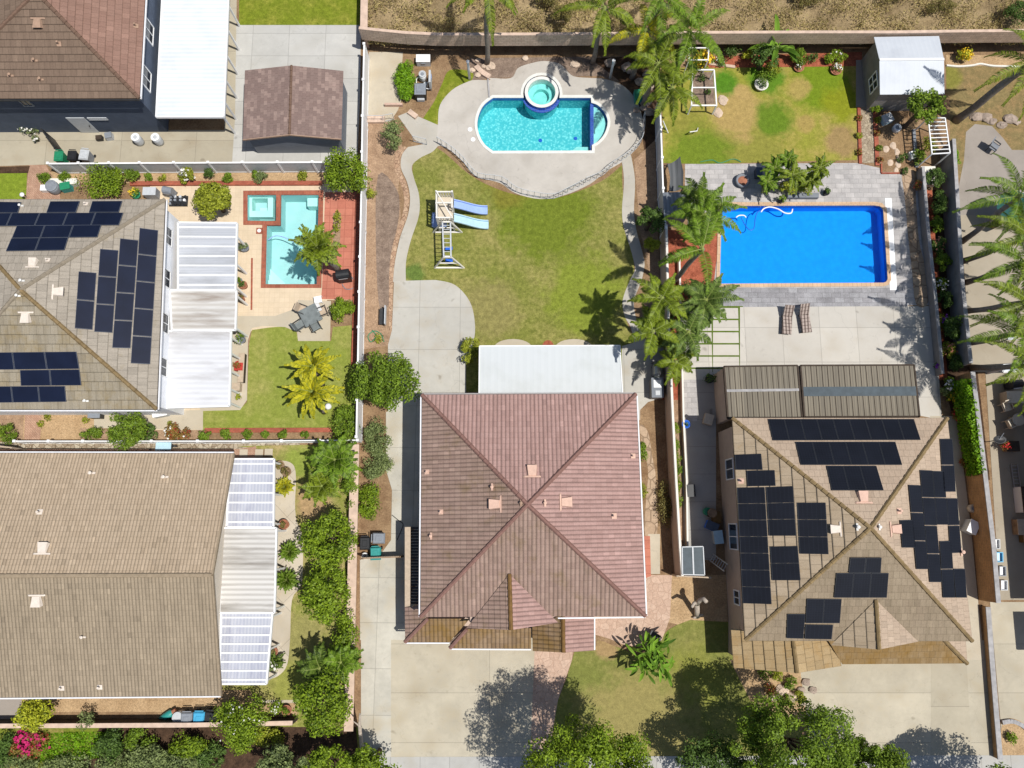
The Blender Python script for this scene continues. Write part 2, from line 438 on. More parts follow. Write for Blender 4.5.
# ------------------------------------------------------------------ plants
def fast_mesh(name, V, Fq, mat, parent):
    o = ORG[parent.name] if parent is not None else Vector((0, 0, 0)); me = bpy.data.meshes.new(name)
    V = (V-np.array([o.x, o.y, o.z])).astype(np.float32); n = len(Fq); k = Fq.shape[1]
    me.vertices.add(len(V)); me.vertices.foreach_set('co', V.ravel())
    me.loops.add(n*k); me.loops.foreach_set('vertex_index', Fq.ravel().astype(np.int32))
    me.polygons.add(n); me.polygons.foreach_set('loop_start', np.arange(0, n*k, k, dtype=np.int32))
    me.update(calc_edges=True); me.materials.append(mat)
    ob = bpy.data.objects.new(name, me); C.objects.link(ob)
    if parent is not None: ob.parent = parent; ORG[ob.name] = o
    else: ORG[ob.name] = Vector((0, 0, 0))
    return ob
def unit(a): return a/np.maximum(1e-9, np.linalg.norm(a, axis=1, keepdims=True))
def leaf_quads(cen, nor, L, W):
    n = len(cen); r = unit(rng.normal(size=(n, 3))); t = unit(np.cross(nor, r)); b = np.cross(nor, t)
    L = np.asarray(L).reshape(-1, 1); W = np.asarray(W).reshape(-1, 1)
    fold = nor*W*.35
    V = np.stack([cen-t*L*.5, cen+b*W*.5+fold, cen+t*L*.5, cen-b*W*.5+fold], 1).reshape(-1, 3)
    return V, np.arange(n*4).reshape(n, 4)
def crown_pts(c, rad, n, clumps=28, cr=.34, low=-.35, seed=None, fill=.12):
    c = np.array(c); rad = np.array(rad)
    d = unit(rng.normal(size=(clumps*4, 3))); d = d[d[:, 2] > low][:clumps]
    rr = rng.uniform(.45, .86, (len(d), 1)); cc = c+d*rad*rr
    sz = rng.uniform(.65, 1.25, len(d))*cr
    k = rng.integers(0, len(d), n); s = unit(rng.normal(size=(n, 3)))
    s[:, 2] = np.abs(s[:, 2])*np.where(rng.random(n) < .78, 1, -1); 
    q = cc[k]+s*(sz[k, None]*rad.mean())*rng.uniform(.55, 1.08, (n, 1))
    nor = unit(s*.9+rng.normal(size=(n, 3))*.55+np.array([0, 0, .55]))
    q[:, 2] = np.maximum(q[:, 2], .03)
    return q, nor, cc
def foliage(name, mat, parent, c, rad, n, leaf=.16, clumps=28, cr=.34, low=-.35, asp=.55):
    q, nor, cc = crown_pts(c, rad, n, clumps, cr, low)
    L = rng.uniform(.7, 1.35, n)*leaf
    V, Fq = leaf_quads(q, nor, L, L*asp); fast_mesh(name, V, Fq, mat, parent); return cc
def tree(px, py, zc, rp, label, mat, name='broadleaf_tree', cat='tree', rz=None, n=None, leaf=.17, group=None, clumps=34, cr=.33, lean=(0, 0), trunk_r=.13, asp=.55, low=-.35):
    rx, ry = (rp if isinstance(rp, tuple) else (rp, rp)); k = M*(1-zc/H); rx *= k; ry *= k; rz = rz or min(zc*.75, (rx+ry)/2*.85)
    c = P(px, py, zc); base = Vector((c.x+lean[0], c.y+lean[1], 0)); t = thing(name, label, cat, base, group)
    ar = rx*ry+rz*(rx+ry)
    n = n or int(min(16000, 3.4*ar*2.2/(leaf*leaf*asp)))
    cc = foliage('crown', mat, t, c, (rx, ry, rz), n, leaf, clumps, cr, low, asp)
    tr = MB(); mid = base.lerp(c, .5)+Vector((.05, .03, 0)); top = c-Vector((0, 0, rz*.35))
    tr.tube([base, mid, top], [trunk_r*1.25, trunk_r, trunk_r*.7], 8)
    for q in cc[:12]: tr.tube([mid.lerp(top, .6), (mid.lerp(top, 1)+Vector(q))/2+Vector((0, 0, .05)), Vector(q)], [trunk_r*.5, trunk_r*.32, .02], 5)
    tr.build('trunk', MAT['bark'], t); return t
def shrub(px, py, rp, h, label, mat, cat='shrub', name='garden_shrub', leaf=.10, n=None, group=None, flowers=None, clumps=16, cr=.42, asp=.55, stem=True):
    rx, ry = (rp if isinstance(rp, tuple) else (rp, rp)); rx *= M; ry *= M
    zc = h*.5; c = P(px, py, zc); t = thing(name, label, cat, (c.x, c.y, 0), group)
    rz = h*.5; ar = rx*ry+rz*(rx+ry)
    n = int((n or max(120, min(9000, 2.6*ar*2.0/(leaf*leaf*asp))))*1.5)
    foliage('foliage', mat, t, c, (rx, ry, rz), n, leaf, clumps, cr, -.3, asp)
    if flowers:
        fm, fn, fs = flowers; q, nor, cc = crown_pts(c+Vector((0, 0, .06)), (rx*1.02, ry*1.02, rz*1.05), fn, 14, cr, .1)
        V, Fq = leaf_quads(q, nor, np.full(fn, fs), np.full(fn, fs*.9)); fast_mesh('blossoms', V, Fq, fm, t)
    if stem:
        s = MB(); b = Vector((c.x, c.y, 0))
        for i in range(4):
            a = i*1.7; s.tube([b, b+Vector((math.cos(a)*rx*.4, math.sin(a)*ry*.4, h*.6))], [.03, .012], 5)
        s.build('stem', MAT['bark'], t)
    return t
def frond_geo(head, az, el, L, droop, nl, ll, lw, vee=.35, curl=.0, fwd=.55, ldroop=.35, nseg=10):
    """one feather frond: rachis polyline + leaflets as narrow quads"""
    d = np.array([math.cos(az)*math.cos(el), math.sin(az)*math.cos(el), math.sin(el)]); p = np.array(head, float); pts = [p.copy()]; dirs = [d.copy()]
    for i in range(nseg):
        p = p+d*L/nseg; d = d+np.array([0, 0, -droop/nseg*(.5+i/nseg*1.4)]); d /= np.linalg.norm(d); pts.append(p.copy()); dirs.append(d.copy())
    pts = np.array(pts); dirs = np.array(dirs); V = []; Q = []
    s = np.linspace(.10, .99, nl); idx = s*nseg; i0 = np.minimum(idx.astype(int), nseg-1); fr = (idx-i0)[:, None]
    pp = pts[i0]*(1-fr)+pts[i0+1]*fr; dd = unit(dirs[i0]*(1-fr)+dirs[i0+1]*fr)
    side = unit(np.cross(dd, np.array([0, 0, 1.])+1e-3)); upv = np.cross(side, dd)
    ln = ll*np.clip(np.sin(np.clip(s*1.05+.12, 0, 1)*math.pi)**.6, .25, 1)
    for sg in (-1, 1):
        jit = rng.normal(size=(nl, 3))*.10
        dr = unit(side*sg+dd*fwd+upv*vee+jit); tip = pp+dr*ln[:, None]*.55
        dr2 = unit(dr+np.array([0, 0, -ldroop*2.0])); tip2 = tip+dr2*ln[:, None]*.45
        w = unit(np.cross(dr, upv))*lw/2
        o = len(V)
        blk = np.stack([pp-w*.5, pp+w*.5, tip+w, tip-w, tip2, ], 1)
        V.append(blk.reshape(-1, 3))
    V = np.concatenate(V); n = len(V)//5; b = np.arange(n)*5
    F1 = np.stack([b, b+1, b+2, b+3], 1); F2 = np.stack([b+3, b+2, b+4, b+4], 1)
    return V, F1, np.stack([b+3, b+2, b+4], 1), pts
def palm(px, py, z, L, label, mat, base=None, nf=18, name='palm_tree', cat='palm', group=None, nl=34, ll=.55, lw=.055, droop=1.5, elr=(-.35, 1.2), tr=.16, ldroop=.35, vee=.3, fwd=.55, az=None, dry=0, trunkmat='palmbark', lens=None):
    head = P(px, py, z); b = P(*base, 0) if base else Vector((head.x, head.y, 0))
    lw *= .85; nl = int(nl*1.25); ldroop *= 1.25
    if name == 'palm_tree' and nl > 40: nf = int(nf*.68); ll *= .80; L *= 1.1; droop *= 1.15; lw *= .9; nl = int(nl*1.25)
    t = thing(name, label, cat, b, group); Vs = []; T = []; Qs = []; o = 0; rc = MB()
    for i in range(nf):
        a = (i*2.39996+rng.uniform(-.25, .25)) if az is None else az[i % len(az)]+rng.uniform(-.1, .1)
        e = elr[0]+(elr[1]-elr[0])*((i+.5)/nf)**.9+rng.uniform(-.12, .12)
        l = L*rng.uniform(.72, 1.1)*(lens[i % len(lens)] if lens else 1)
        V, Q, Tr, pts = frond_geo(head, a, e, l, droop*rng.uniform(.8, 1.2), nl, ll, lw, vee, 0, fwd, ldroop)
        Vs.append(V); Qs.append(Q+o); T.append(Tr+o); o += len(V)
        rc.tube([tuple(q) for q in pts[::2]], [.035, .03, .024, .018, .012, .006][:len(pts[::2])], 4)
    V = np.concatenate(Vs); Q = np.concatenate(Qs); T = np.concatenate(T)
    Q2 = np.concatenate([Q, np.stack([T[:, 0], T[:, 1], T[:, 2], T[:, 2]], 1)]) if False else Q
    org = ORG[t.name]; me = bpy.data.meshes.new('fronds')
    me.from_pydata([tuple(v) for v in (V-np.array(org))], [], [tuple(q) for q in Q]+[tuple(q) for q in T]); me.materials.append(mat)
    ob = bpy.data.objects.new('fronds', me); C.objects.link(ob); ob.parent = t; ORG[ob.name] = org
    rc.build('frond_stalks', MAT['frondstalk'], t)
    if z > .7:
        k = MB(); n = 9; pp = [b.lerp(head, i/(n-1))+Vector((.04*math.sin(i*1.1), .03*math.cos(i), 0))*(z/6) for i in range(n)]
        k.tube(pp, [tr*(1.3 if i == 0 else 1.05-.02*i+(.06 if i % 2 else 0)) for i in range(n)], 10); k.build('trunk', MAT[trunkmat], t, True)
        k = MB(); k.lathe((head.x, head.y, z-.55), [(tr*.8, 0), (tr*1.25, .2), (tr*1.0, .5), (tr*.3, .75)], 9); k.build('crownshaft', MAT['frondstalk'], t, True)
    return t
def broad(px, py, h, label, mat, n=12, L=1.3, W=.38, name='banana_plant', cat='plant', base=None, elr=(.1, 1.3), droop=1.3, group=None, zhead=None):
    zh = zhead if zhead is not None else h*.45; head = P(px, py, zh); b = P(*base, 0) if base else Vector((head.x, head.y, 0)); t = thing(name, label, cat, b, group); mb = MB()
    for i in range(n):
        a = i*2.4+rng.uniform(-.7, .7); e = elr[0]+(elr[1]-elr[0])*(i+.5)/n+rng.uniform(-.25, .25); d = Vector((math.cos(a)*math.cos(e), math.sin(a)*math.cos(e), math.sin(e))); p = Vector(head)+Vector((rng.uniform(-.25, .25)*(3.6 if n > 40 else 1), rng.uniform(-.25, .25)*(3.6 if n > 40 else 1), rng.uniform(-.4, .2))); l = L*rng.uniform(.4, 1.1)
        side = d.cross(Vector((0, 0, 1))).normalized(); ns = 9; vs = []
        for k in range(ns+1):
            s = k/ns; w = W*max(0.06, math.sin(min(1, max(0, (s-.18)/.82))*math.pi)**.7) if s > .18 else .03
            upv = side.cross(d).normalized()
            vs += [p-side*w/2+upv*w*.18, p, p+side*w/2+upv*w*.18]
            p = p+d*l/ns; d = (d+Vector((0, 0, -droop/ns*(.3+s*1.5)))).normalized()
        fs = []
        for k in range(ns): fs += [(3*k, 3*k+1, 3*k+4, 3*k+3), (3*k+1, 3*k+2, 3*k+5, 3*k+4)]
        mb.add(vs, fs)
    mb.build('leaves', mat, t)
    s = MB(); s.tube([b, head], [.09, .05], 7); s.build('stem', MAT['frondstalk'], t); return t
def ground_cover(name, pxs, n, mat, leaf=.12, h=.25, kind='stuff', z0=0., up=.6, asp=.5):
    # leaves strewn inside a photo outline
    xs = [p[0] for p in pxs]; ys = [p[1] for p in pxs]; out = []
    while len(out) < n:
        x, y = random.uniform(min(xs), max(xs)), random.uniform(min(ys), max(ys)); c = False; j = len(pxs)-1
        for i in range(len(pxs)):
            a, b = pxs[i], pxs[j]
            if (a[1] > y) != (b[1] > y) and x < (b[0]-a[0])*(y-a[1])/(b[1]-a[1])+a[0]: c = not c
            j = i
        if c: q = P(x, y, 0); out.append((q.x, q.y, z0+h*random.random()**1.0*(0.55+.45*math.sin(q.x*3.1)*math.cos(q.y*2.7))))
    cen = np.array(out); nor = unit(rng.normal(size=(n, 3))*.6+np.array([0, 0, up])); L = rng.uniform(.6, 1.4, n)*leaf
    V, Fq = leaf_quads(cen, nor, L, L*asp); o = fast_mesh(name, V, Fq, mat, None); o['kind'] = kind; return o
# ------------------------------------------------------------------ materials
MAT = {}
m = MAT
m['bark'] = plain('bark', (.10, .075, .055), .9, .1, .3, 8, 0, .5)
m['palmbark'] = plain('palm_bark', (.22, .19, .16), .9, .1, .3, 5, 0, .6)
m['frondstalk'] = plain('frond_stalk', (.22, .26, .07), .6, .2, .2)
m['white'] = plain('white_paint', (.80, .80, .80), .5, .3, .05, 2)
m['vinyl'] = plain('white_vinyl', (.74, .75, .77), .45, .3, .06, 1.5)
m['offwhite'] = plain('off_white_paint', (.70, .67, .61), .6, .3, .08, 2)
m['black'] = plain('black_plastic', (.018, .019, .022), .5, .4, .3)
m['darkmetal'] = plain('dark_metal', (.03, .03, .032), .5, .4, .3)
m['grey'] = plain('grey_plastic', (.22, .24, .27), .5, .4, .15)
m['lightgrey'] = plain('light_grey_plastic', (.48, .5, .52), .5, .35, .12)
m['steel'] = plain('steel', (.45, .46, .48), .35, .5, .1, 3, .7)
m['greenbin'] = plain('green_plastic', (.02, .22, .11), .45, .4, .15)
m['teal'] = plain('teal_plastic', (.03, .27, .25), .45, .4, .15)
m['bluebin'] = plain('blue_plastic', (.06, .36, .60), .45, .4, .15)
m['blue'] = plain('blue_paint', (.02, .12, .55), .4, .4, .15)
m['slideblue'] = plain('slide_blue', (.30, .42, .74), .35, .4, .08)
m['slidepale'] = plain('slide_pale_blue', (.42, .60, .70), .35, .4, .08)
m['red'] = plain('red_paint', (.40, .04, .03), .5, .3, .2)
m['terracotta'] = plain('terracotta', (.36, .15, .09), .85, .2, .2)
m['tan'] = plain('tan_fabric', (.45, .36, .27), .85, .2, .15)
m['beigeplastic'] = plain('beige_plastic', (.55, .48, .38), .5, .3, .12)
m['wood'] = plain('weathered_wood', (.28, .19, .12), .85, .15, .3, 4, 0, .3)
m['darkwood'] = plain('dark_wood', (.06, .045, .035), .85, .15, .3, 4)
m['rock'] = plain('rock', (.34, .27, .22), .9, .15, .35, 3, 0, .8)
m['palerock'] = plain('pale_rock', (.55, .43, .33), .9, .15, .25, 3, 0, .6)
m['glass'] = plain('window_glass', (.025, .03, .04), .08, .6, .2)
m['greentarp'] = plain('green_mat', (.09, .17, .08), .85, .2, .15)
m['roofdark'] = plain('roof_underlay', (.05, .04, .035), .9, .1, .1)
m['ventpink'] = plain('vent_pink', (.60, .40, .31), .7, .2, .1)
m['ventcream'] = plain('vent_cream', (.66, .58, .50), .7, .2, .1)
m['ventwhite'] = plain('vent_white', (.70, .69, .66), .7, .2, .1)
m['ventbrown'] = plain('vent_brown', (.36, .24, .17), .7, .2, .15)
m['gutter'] = plain('gutter_white', (.72, .72, .74), .4, .35, .08)
m['guttergrey'] = plain('gutter_grey', (.30, .28, .27), .4, .35, .1)
# walls
m['stucco_navy'] = plain('navy_stucco', (.085, .105, .145), .9, .15, .12, 2, 0, .2)
m['stucco_white'] = plain('white_stucco', (.84, .85, .88), .9, .15, .06, 2, 0, .2)
m['stucco_cream'] = plain('cream_stucco', (.62, .55, .46), .9, .15, .06, 2, 0, .2)
m['stucco_tan'] = plain('tan_stucco', (.46, .36, .29), .9, .15, .07, 2, 0, .2)
m['stucco_pink'] = plain('pink_stucco', (.52, .40, .33), .9, .15, .07, 2, 0, .2)
m['stucco_grey'] = plain('grey_stucco', (.20, .215, .24), .9, .15, .08, 2, 0, .2)
m['block'] = bricks('block_wall', (.52, .40, .31), (.45, .34, .26), (.27, .2, .15), .4, .2, .012, .9, .5, 0, .12, True)
m['blockpink'] = bricks('pink_block_wall', (.47, .33, .26), (.43, .30, .24), (.36, .25, .2), .4, .2, .01, .9, .5, 0, .1, True)
m['blockcap'] = plain('block_cap', (.56, .42, .33), .9, .15, .18, 3)
m['capgrey'] = plain('grey_cap', (.34, .33, .33), .9, .15, .25, 3)
m['wallgrey'] = plain('grey_wall', (.24, .225, .215), .9, .15, .18, 1.5)
m['rawblock'] = bricks('brown_block_wall', (.36, .21, .10), (.31, .185, .09), (.2, .13, .08), .4, .2, .012, .9, .5, 0, .15, True)
# roofs
m['t_main'] = tile('pink_barrel_tile', K(181, 148, 140), K(169, 136, 128), .245, .36, 's', K(130, 102, 94), .45, stain_shade=.16, varr=.8)
m['t_mainw'] = tile('weathered_pink_tile', K(166, 141, 128), K(149, 124, 113), .245, .36, 's', K(112, 94, 76), .5, stain_shade=.22, varr=.8, moss=K(128, 108, 72), mossamt=-.1)
m['t_mossy'] = tile('mossy_orange_tile', K(158, 134, 108), K(136, 112, 88), .245, .36, 's', K(100, 82, 54), .5, moss=K(138, 108, 56), mossamt=.3, stain_shade=.3)
m['t_grey'] = tile('grey_flat_tile', K(178, 168, 154), K(158, 149, 136), .42, .56, 'f', K(128, 120, 108), .5, stain_shade=.5, varr=.5, moss=K(150, 132, 92), mossamt=-.25)
m['t_greys'] = tile('weathered_grey_tile', K(166, 156, 138), K(146, 136, 118), .42, .56, 'f', K(112, 100, 78), .6, stain_shade=.7, varr=.5, moss=K(148, 128, 86), mossamt=.05)
m['t_beige'] = tile('beige_barrel_tile', K(190, 170, 146), K(170, 150, 126), .20, .33, 's', K(160, 144, 122), .4, stain_shade=.24, varr=.5, bump=.3)
m['t_taupe'] = tile('taupe_barrel_tile', K(166, 150, 128), K(150, 135, 114), .20, .33, 's', K(118, 106, 90), .5, stain_shade=.22, varr=.5, bump=.3)
m['t_right'] = tile('sand_flat_tile', K(190, 170, 149), K(174, 153, 133), .33, .42, 'f', K(166, 142, 120), .35, stain_shade=.28, varr=.5)
m['t_rightw'] = tile('tan_flat_tile', K(182, 164, 140), K(162, 144, 120), .5, .63, 'f', K(132, 112, 84), .4, stain_shade=.7, varr=.5, moss=K(158, 130, 84), mossamt=-.15)
m['t_rights'] = tile('brown_flat_tile', K(160, 144, 122), K(136, 120, 100), .33, .42, 'f', K(112, 100, 78), .5, stain_shade=.35, varr=.5)
m['t_rightm'] = tile('mossy_flat_tile', K(160, 138, 106), K(142, 118, 84), .33, .42, 'f', K(108, 88, 56), .45, moss=K(140, 108, 54), mossamt=.35, stain_shade=.35)
m['t_rightp'] = tile('mossy_shake_tile', K(182, 160, 124), K(164, 140, 104), .5, .60, 'f', K(140, 112, 70), .4, moss=K(168, 130, 72), mossamt=.05, stain_shade=.7, varr=.5)
m['t_brown'] = tile('brown_flat_shake', K(134, 114, 98), K(118, 99, 85), .36, .44, 'f', K(98, 82, 70), .45, stain_shade=.55, varr=.5)
m['t_red'] = tile('reddish_flat_shake', K(156, 124, 110), K(140, 108, 95), .36, .44, 'f', K(118, 92, 80), .4, stain_shade=.45, varr=.5)
m['t_shingle'] = tile('asphalt_shingle', K(164, 142, 132), K(134, 114, 107), .34, .24, 'f', K(140, 114, 106), .3, stain_shade=.12, varr=1.6)
m['cap_main'] = plain('hip_cap_pink', K(150, 114, 104), .85, .2, .2, 5)
m['cap_mossy'] = plain('hip_cap_mossy', K(136, 104, 62), .85, .2, .3, 3)
m['cap_grey'] = plain('hip_cap_grey', K(158, 146, 128), .85, .2, .2, 4)
m['cap_tan'] = plain('hip_cap_tan', K(150, 128, 92), .85, .2, .3, 3)
m['cap_beige'] = plain('ridge_cap_beige', K(172, 154, 130), .85, .2, .2, 4)
m['cap_brown'] = plain('hip_cap_brown', K(132, 106, 90), .85, .2, .2, 4)
m['pv_blue'] = panelmat('solar_glass_blue', (.007, .011, .028), (6, 10), (.008, .012, .030))
m['pv_black'] = panelmat('solar_glass_black', (.007, .0085, .014), (6, 10), (.014, .017, .026))
m['pvframe'] = plain('panel_frame', (.075, .085, .11), .4, .4, .1)
m['pvframeb'] = plain('panel_frame_black', (.03, .033, .04), .4, .4, .1)
# patio roofs
m['sheetwhite'] = stripes('white_sheet_roof', K(238, 243, 247, 1.25), K(226, 233, 240, 1.25), .3, 1, .5, K(205, 212, 220), .35, .12)
m['sheetmain'] = stripes('pale_panel_roof', K(226, 231, 233, 1.45), K(222, 228, 230, 1.45), .45, 0, .93, K(200, 205, 200), .45, .06, .5)
m['sheetshed'] = stripes('shed_metal_roof', K(222, 227, 234, 1.35), K(216, 222, 230, 1.35), .32, 0, .92, K(196, 202, 212), .4, .08)
m['poly_a'] = stripes('corrugated_polycarbonate', K(214, 217, 224), K(204, 208, 216), .16, 1, .5, K(176, 178, 182), .75, .3, .5, .5, .9, .06, (.6, 2.5, 1))
m['poly_b'] = stripes('stained_corrugated_white', K(232, 230, 226), K(210, 205, 198), .36, 1, .5, K(150, 132, 116), .85, .3, .55, .5, .9, .06, (.35, 2.6, 1))
m['poly_c'] = stripes('pale_corrugated_white', K(236, 237, 240, 1.35), K(226, 227, 231, 1.35), .32, 1, .5, K(176, 172, 170), .8, .3, .5, .5, .9, .05, (.35, 1.6, 1))
m['poly_l'] = stripes('lavender_polycarbonate', K(218, 220, 229), K(202, 206, 220), .20, 0, .5, K(160, 162, 186), .6, .25, .9, .5, .8, .08, (2.5, .6, 1))
m['poly_d'] = stripes('cream_corrugated', K(238, 235, 230), K(208, 204, 198), .30, 1, .55, K(152, 146, 138), .85, .25, .6, .5, .8, .07, (.3, 2.4, 1))
m['poly_brown'] = stripes('brown_polycarbonate', K(146, 136, 118), K(124, 116, 101), .17, 0, .5, K(108, 100, 88), .6, .3, 1.2, .6, .72, .14, (2.5, .3, 1))
m['poly_glass'] = plain('smoked_panel', (.055, .075, .09), .5, .2, .25, 3)
# ground
m['dirt'] = soil('bare_soil', K(168, 140, 108), K(132, 104, 78), 1.0)
m['dirtpale'] = soil('pale_soil', K(202, 172, 134), K(176, 146, 110), .9, .5)
m['mulch'] = soil('bark_mulch', K(186, 156, 128), K(152, 124, 100), 1.6)
m['mulchgrey'] = soil('grey_mulch', K(158, 138, 122), K(122, 104, 92), 2.0)
m['mulchred'] = soil('red_mulch', K(188, 110, 84), K(146, 80, 60), 2.0)
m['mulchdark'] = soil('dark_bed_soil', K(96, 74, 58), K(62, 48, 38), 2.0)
m['hill'] = soil('dry_hillside', K(186, 164, 126), K(128, 110, 82), .5, .6)
GR, DR = K(116, 134, 56), K(160, 152, 82)
m['lawn_main'] = grass('main_lawn', K(128, 132, 62), K(160, 150, 92), .58, [(545, 215, 55, K(112, 126, 40)), (585, 295, 45, K(130, 142, 52)), (490, 310, 34, K(146, 138, 84)), (510, 185, 26, K(128, 124, 50)), (415, 274, 12, K(100, 122, 56))], .35, 1.15)
m['lawn_pool'] = grass('poolside_lawn', K(140, 150, 66), K(162, 158, 92), .5, (), .5, .8)
m['lawn_right'] = grass('patchy_lawn', K(150, 150, 62), K(172, 152, 88), .6, [(740, 150, 50, K(142, 140, 64)), (735, 112, 34, K(178, 152, 96)), (820, 84, 36, K(112, 136, 30)), (842, 104, 24, K(136, 142, 34)), (773, 119, 23, K(98, 128, 34)), (766, 76, 24, K(88, 130, 32)), (725, 84, 16, K(76, 128, 28)), (742, 92, 10, K(180, 154, 98)), (798, 88, 14, K(172, 152, 88)), (842, 141, 20, K(160, 134, 92)), (690, 130, 26, K(140, 138, 62)), (700, 160, 40, K(112, 132, 40)), (806, 124, 11, K(170, 148, 86))], .6, .8)
m['lawn_front'] = grass('front_lawn', K(126, 130, 66), K(148, 142, 84), .5, [(695, 680, 32, K(138, 140, 66)), (606, 648, 12, K(170, 142, 102)), (640, 730, 60, K(156, 144, 90))], .5, .8)
m['lawn_top'] = grass('top_lawn', K(122, 134, 40), K(154, 150, 66), .5, (), .6)
m['lawn_side'] = grass('worn_side_lawn', K(142, 146, 72), K(172, 154, 108), .65, [(312, 500, 20, K(180, 150, 112)), (300, 460, 18, K(140, 154, 68)), (325, 480, 14, K(178, 150, 112)), (300, 640, 25, K(152, 146, 90)), (290, 685, 20, K(150, 152, 76))], .7)
m['lawn_left'] = grass('corner_lawn', K(128, 146, 46), K(148, 152, 62), .4)
m['lawn_slope'] = grass('rough_slope_grass', K(122, 132, 48), K(164, 138, 92), .5, (), 1.0)
m['lawn_br'] = grass('brown_side_grass', K(140, 124, 84), K(150, 124, 86), .6, [(945, 75, 18, K(132, 130, 60))], .8)
m['con_drive'] = concrete('driveway_concrete', K(216, 211, 197), 2.05, 2.75, .2, .7, K(186, 168, 134), ang=-.01, var=.17)
m['con_drive2'] = concrete('pale_driveway_concrete', K(212, 202, 180), 9.5, 2.9, 1.4, 1.6, K(186, 170, 140), var=.13)
m['con_deck'] = concrete('pool_deck_concrete', K(216, 209, 199), 0, 0, 0, 0, K(176, 168, 156))
m['con_slab'] = concrete('slab_concrete', K(214, 210, 200), 2.72, 2.9, .75, .2, K(188, 174, 150))
m['con_path'] = concrete('walkway_concrete', K(208, 202, 190), 0, 1.3, 0, 0, K(186, 174, 154))
m['con_yard'] = concrete('grey_yard_concrete', K(214, 212, 206), 2.6, 1.75, .3, .5, K(190, 186, 176))
m['con_beige'] = concrete('beige_yard_concrete', K(200, 190, 168), 5.2, 3.4, 1.2, .9, K(176, 160, 134))
m['con_patio'] = concrete('pale_patio_concrete', K(222, 216, 206), 2.5, 2.35, 1.95, 1.2, K(202, 192, 176), var=.06)
m['con_sun'] = concrete('cream_patio_concrete', K(216, 204, 182), 0, 0, 0, 0, K(196, 178, 148))
m['con_diag'] = concrete('diagonal_joint_patio', K(222, 210, 190), 1.9, 1.9, .4, .9, K(200, 182, 150), ang=.785)
m['con_side'] = concrete('side_yard_concrete', K(196, 192, 186), 9, 1.78, 3, .4, K(170, 164, 156))
m['con_walk'] = concrete('sidewalk_concrete', K(206, 204, 198), 1.8, 9, .2, 3)
m['con_right'] = concrete('right_yard_concrete', K(190, 178, 158), 0, 1.9, 0, 0, K(166, 150, 126))
m['con_rgrey'] = concrete('aged_patio_concrete', K(178, 168, 158), 0, 0, 0, 0, K(150, 140, 130))
m['stamp'] = flag('stamped_pink_concrete', K(224, 194, 172), K(212, 180, 158), K(208, 174, 152), 2.4, .035)
m['coolpav'] = bricks('cool_deck', K(228, 208, 180), K(223, 203, 174), K(216, 195, 166), .34, .34, .012, off=0, var=.06, bump=.15)
m['redtile'] = bricks('red_patio_tile', K(206, 134, 112), K(194, 120, 100), K(178, 108, 90), .52, .52, .02, off=0, var=.1)
m['redbrick'] = bricks('red_brick_edging', K(186, 104, 80), K(164, 86, 66), K(150, 100, 84), .22, .11, .012, var=.15)
m['pathbrick'] = bricks('brick_path', K(196, 160, 136), K(178, 140, 118), K(160, 128, 108), .22, .11, .01, rot=.785, var=.12)
m['paver'] = bricks('grey_ashlar_paver', K(200, 195, 192), K(180, 176, 174), K(162, 158, 156), .62, .34, .012, off=.4, var=.12)
m['paver2'] = bricks('slate_paver', K(176, 175, 178), K(154, 152, 155), K(134, 132, 134), .62, .34, .012, off=.35, var=.2)
m['flagst'] = flag('flagstone', K(212, 186, 158), K(192, 164, 136), K(160, 136, 112), 1.45, .06)
m['cobble'] = flag('cobble_strip', K(208, 196, 174), K(164, 146, 124), K(132, 114, 92), 3.2, .06)
m['edgestone'] = flag('edging_stone', K(214, 182, 152), K(190, 154, 126), K(150, 120, 96), 3.4, .05)
m['gravel'] = flag('gravel_path', K(206, 190, 164), K(170, 152, 130), K(140, 122, 100), 5.5, .05)
m['turf'] = grass('synthetic_turf', K(96, 116, 40), K(82, 104, 34), .3)
m['sidewalkdark'] = plain('asphalt', (.055, .055, .055), .9, .2, .2, 5)
# foliage
m['lf'] = leafmat('leaf_mid_green', (.024, .05, .008), (.19, .28, .035))
m['lf_bright'] = leafmat('leaf_bright_green', (.026, .054, .006), (.225, .315, .03))
m['lf_olive'] = leafmat('leaf_olive', (.065, .08, .010), (.33, .36, .05))
m['lf_dark'] = leafmat('leaf_dark_green', (.022, .045, .014), (.11, .18, .05))
m['lf_grey'] = leafmat('leaf_grey_green', (.05, .07, .035), (.23, .28, .14))
m['lf_yellow'] = leafmat('leaf_yellow_green', (.09, .12, .012), (.45, .46, .05))
m['lf_orange'] = leafmat('leaf_mixed_orange', (.06, .10, .015), (.26, .32, .05), ((.42, .24, .03), .86))
m['lf_red'] = leafmat('leaf_reddish', (.10, .06, .02), (.26, .18, .06), ((.42, .05, .04), .8))
m['lf_dry'] = leafmat('dry_grass', (.12, .095, .05), (.46, .38, .22))
m['lf_olivedry'] = leafmat('dry_shrub', (.07, .06, .03), (.22, .19, .08))
m['lf_cover'] = leafmat('ground_cover_leaf', (.05, .12, .008), (.20, .36, .02))
m['fr'] = leafmat('frond_green', (0.016, 0.036, 0.005), (0.16, 0.255, 0.03))
m['fr_dark'] = leafmat('frond_dark', (0.014, 0.03, 0.008), (0.12, 0.18, 0.035))
m['fr_gold'] = leafmat('frond_golden', (.07, .095, .008), (.46, .42, .03))
m['fr_olive'] = leafmat('frond_olive', (0.02, 0.032, 0.005), (0.2, 0.26, 0.03))
m['fr_grey'] = leafmat('frond_grey_green', (0.02, 0.036, 0.012), (0.15, 0.22, 0.06))
m['pad'] = leafmat('paddle_leaf', (.02, .055, .008), (.17, .30, .04))
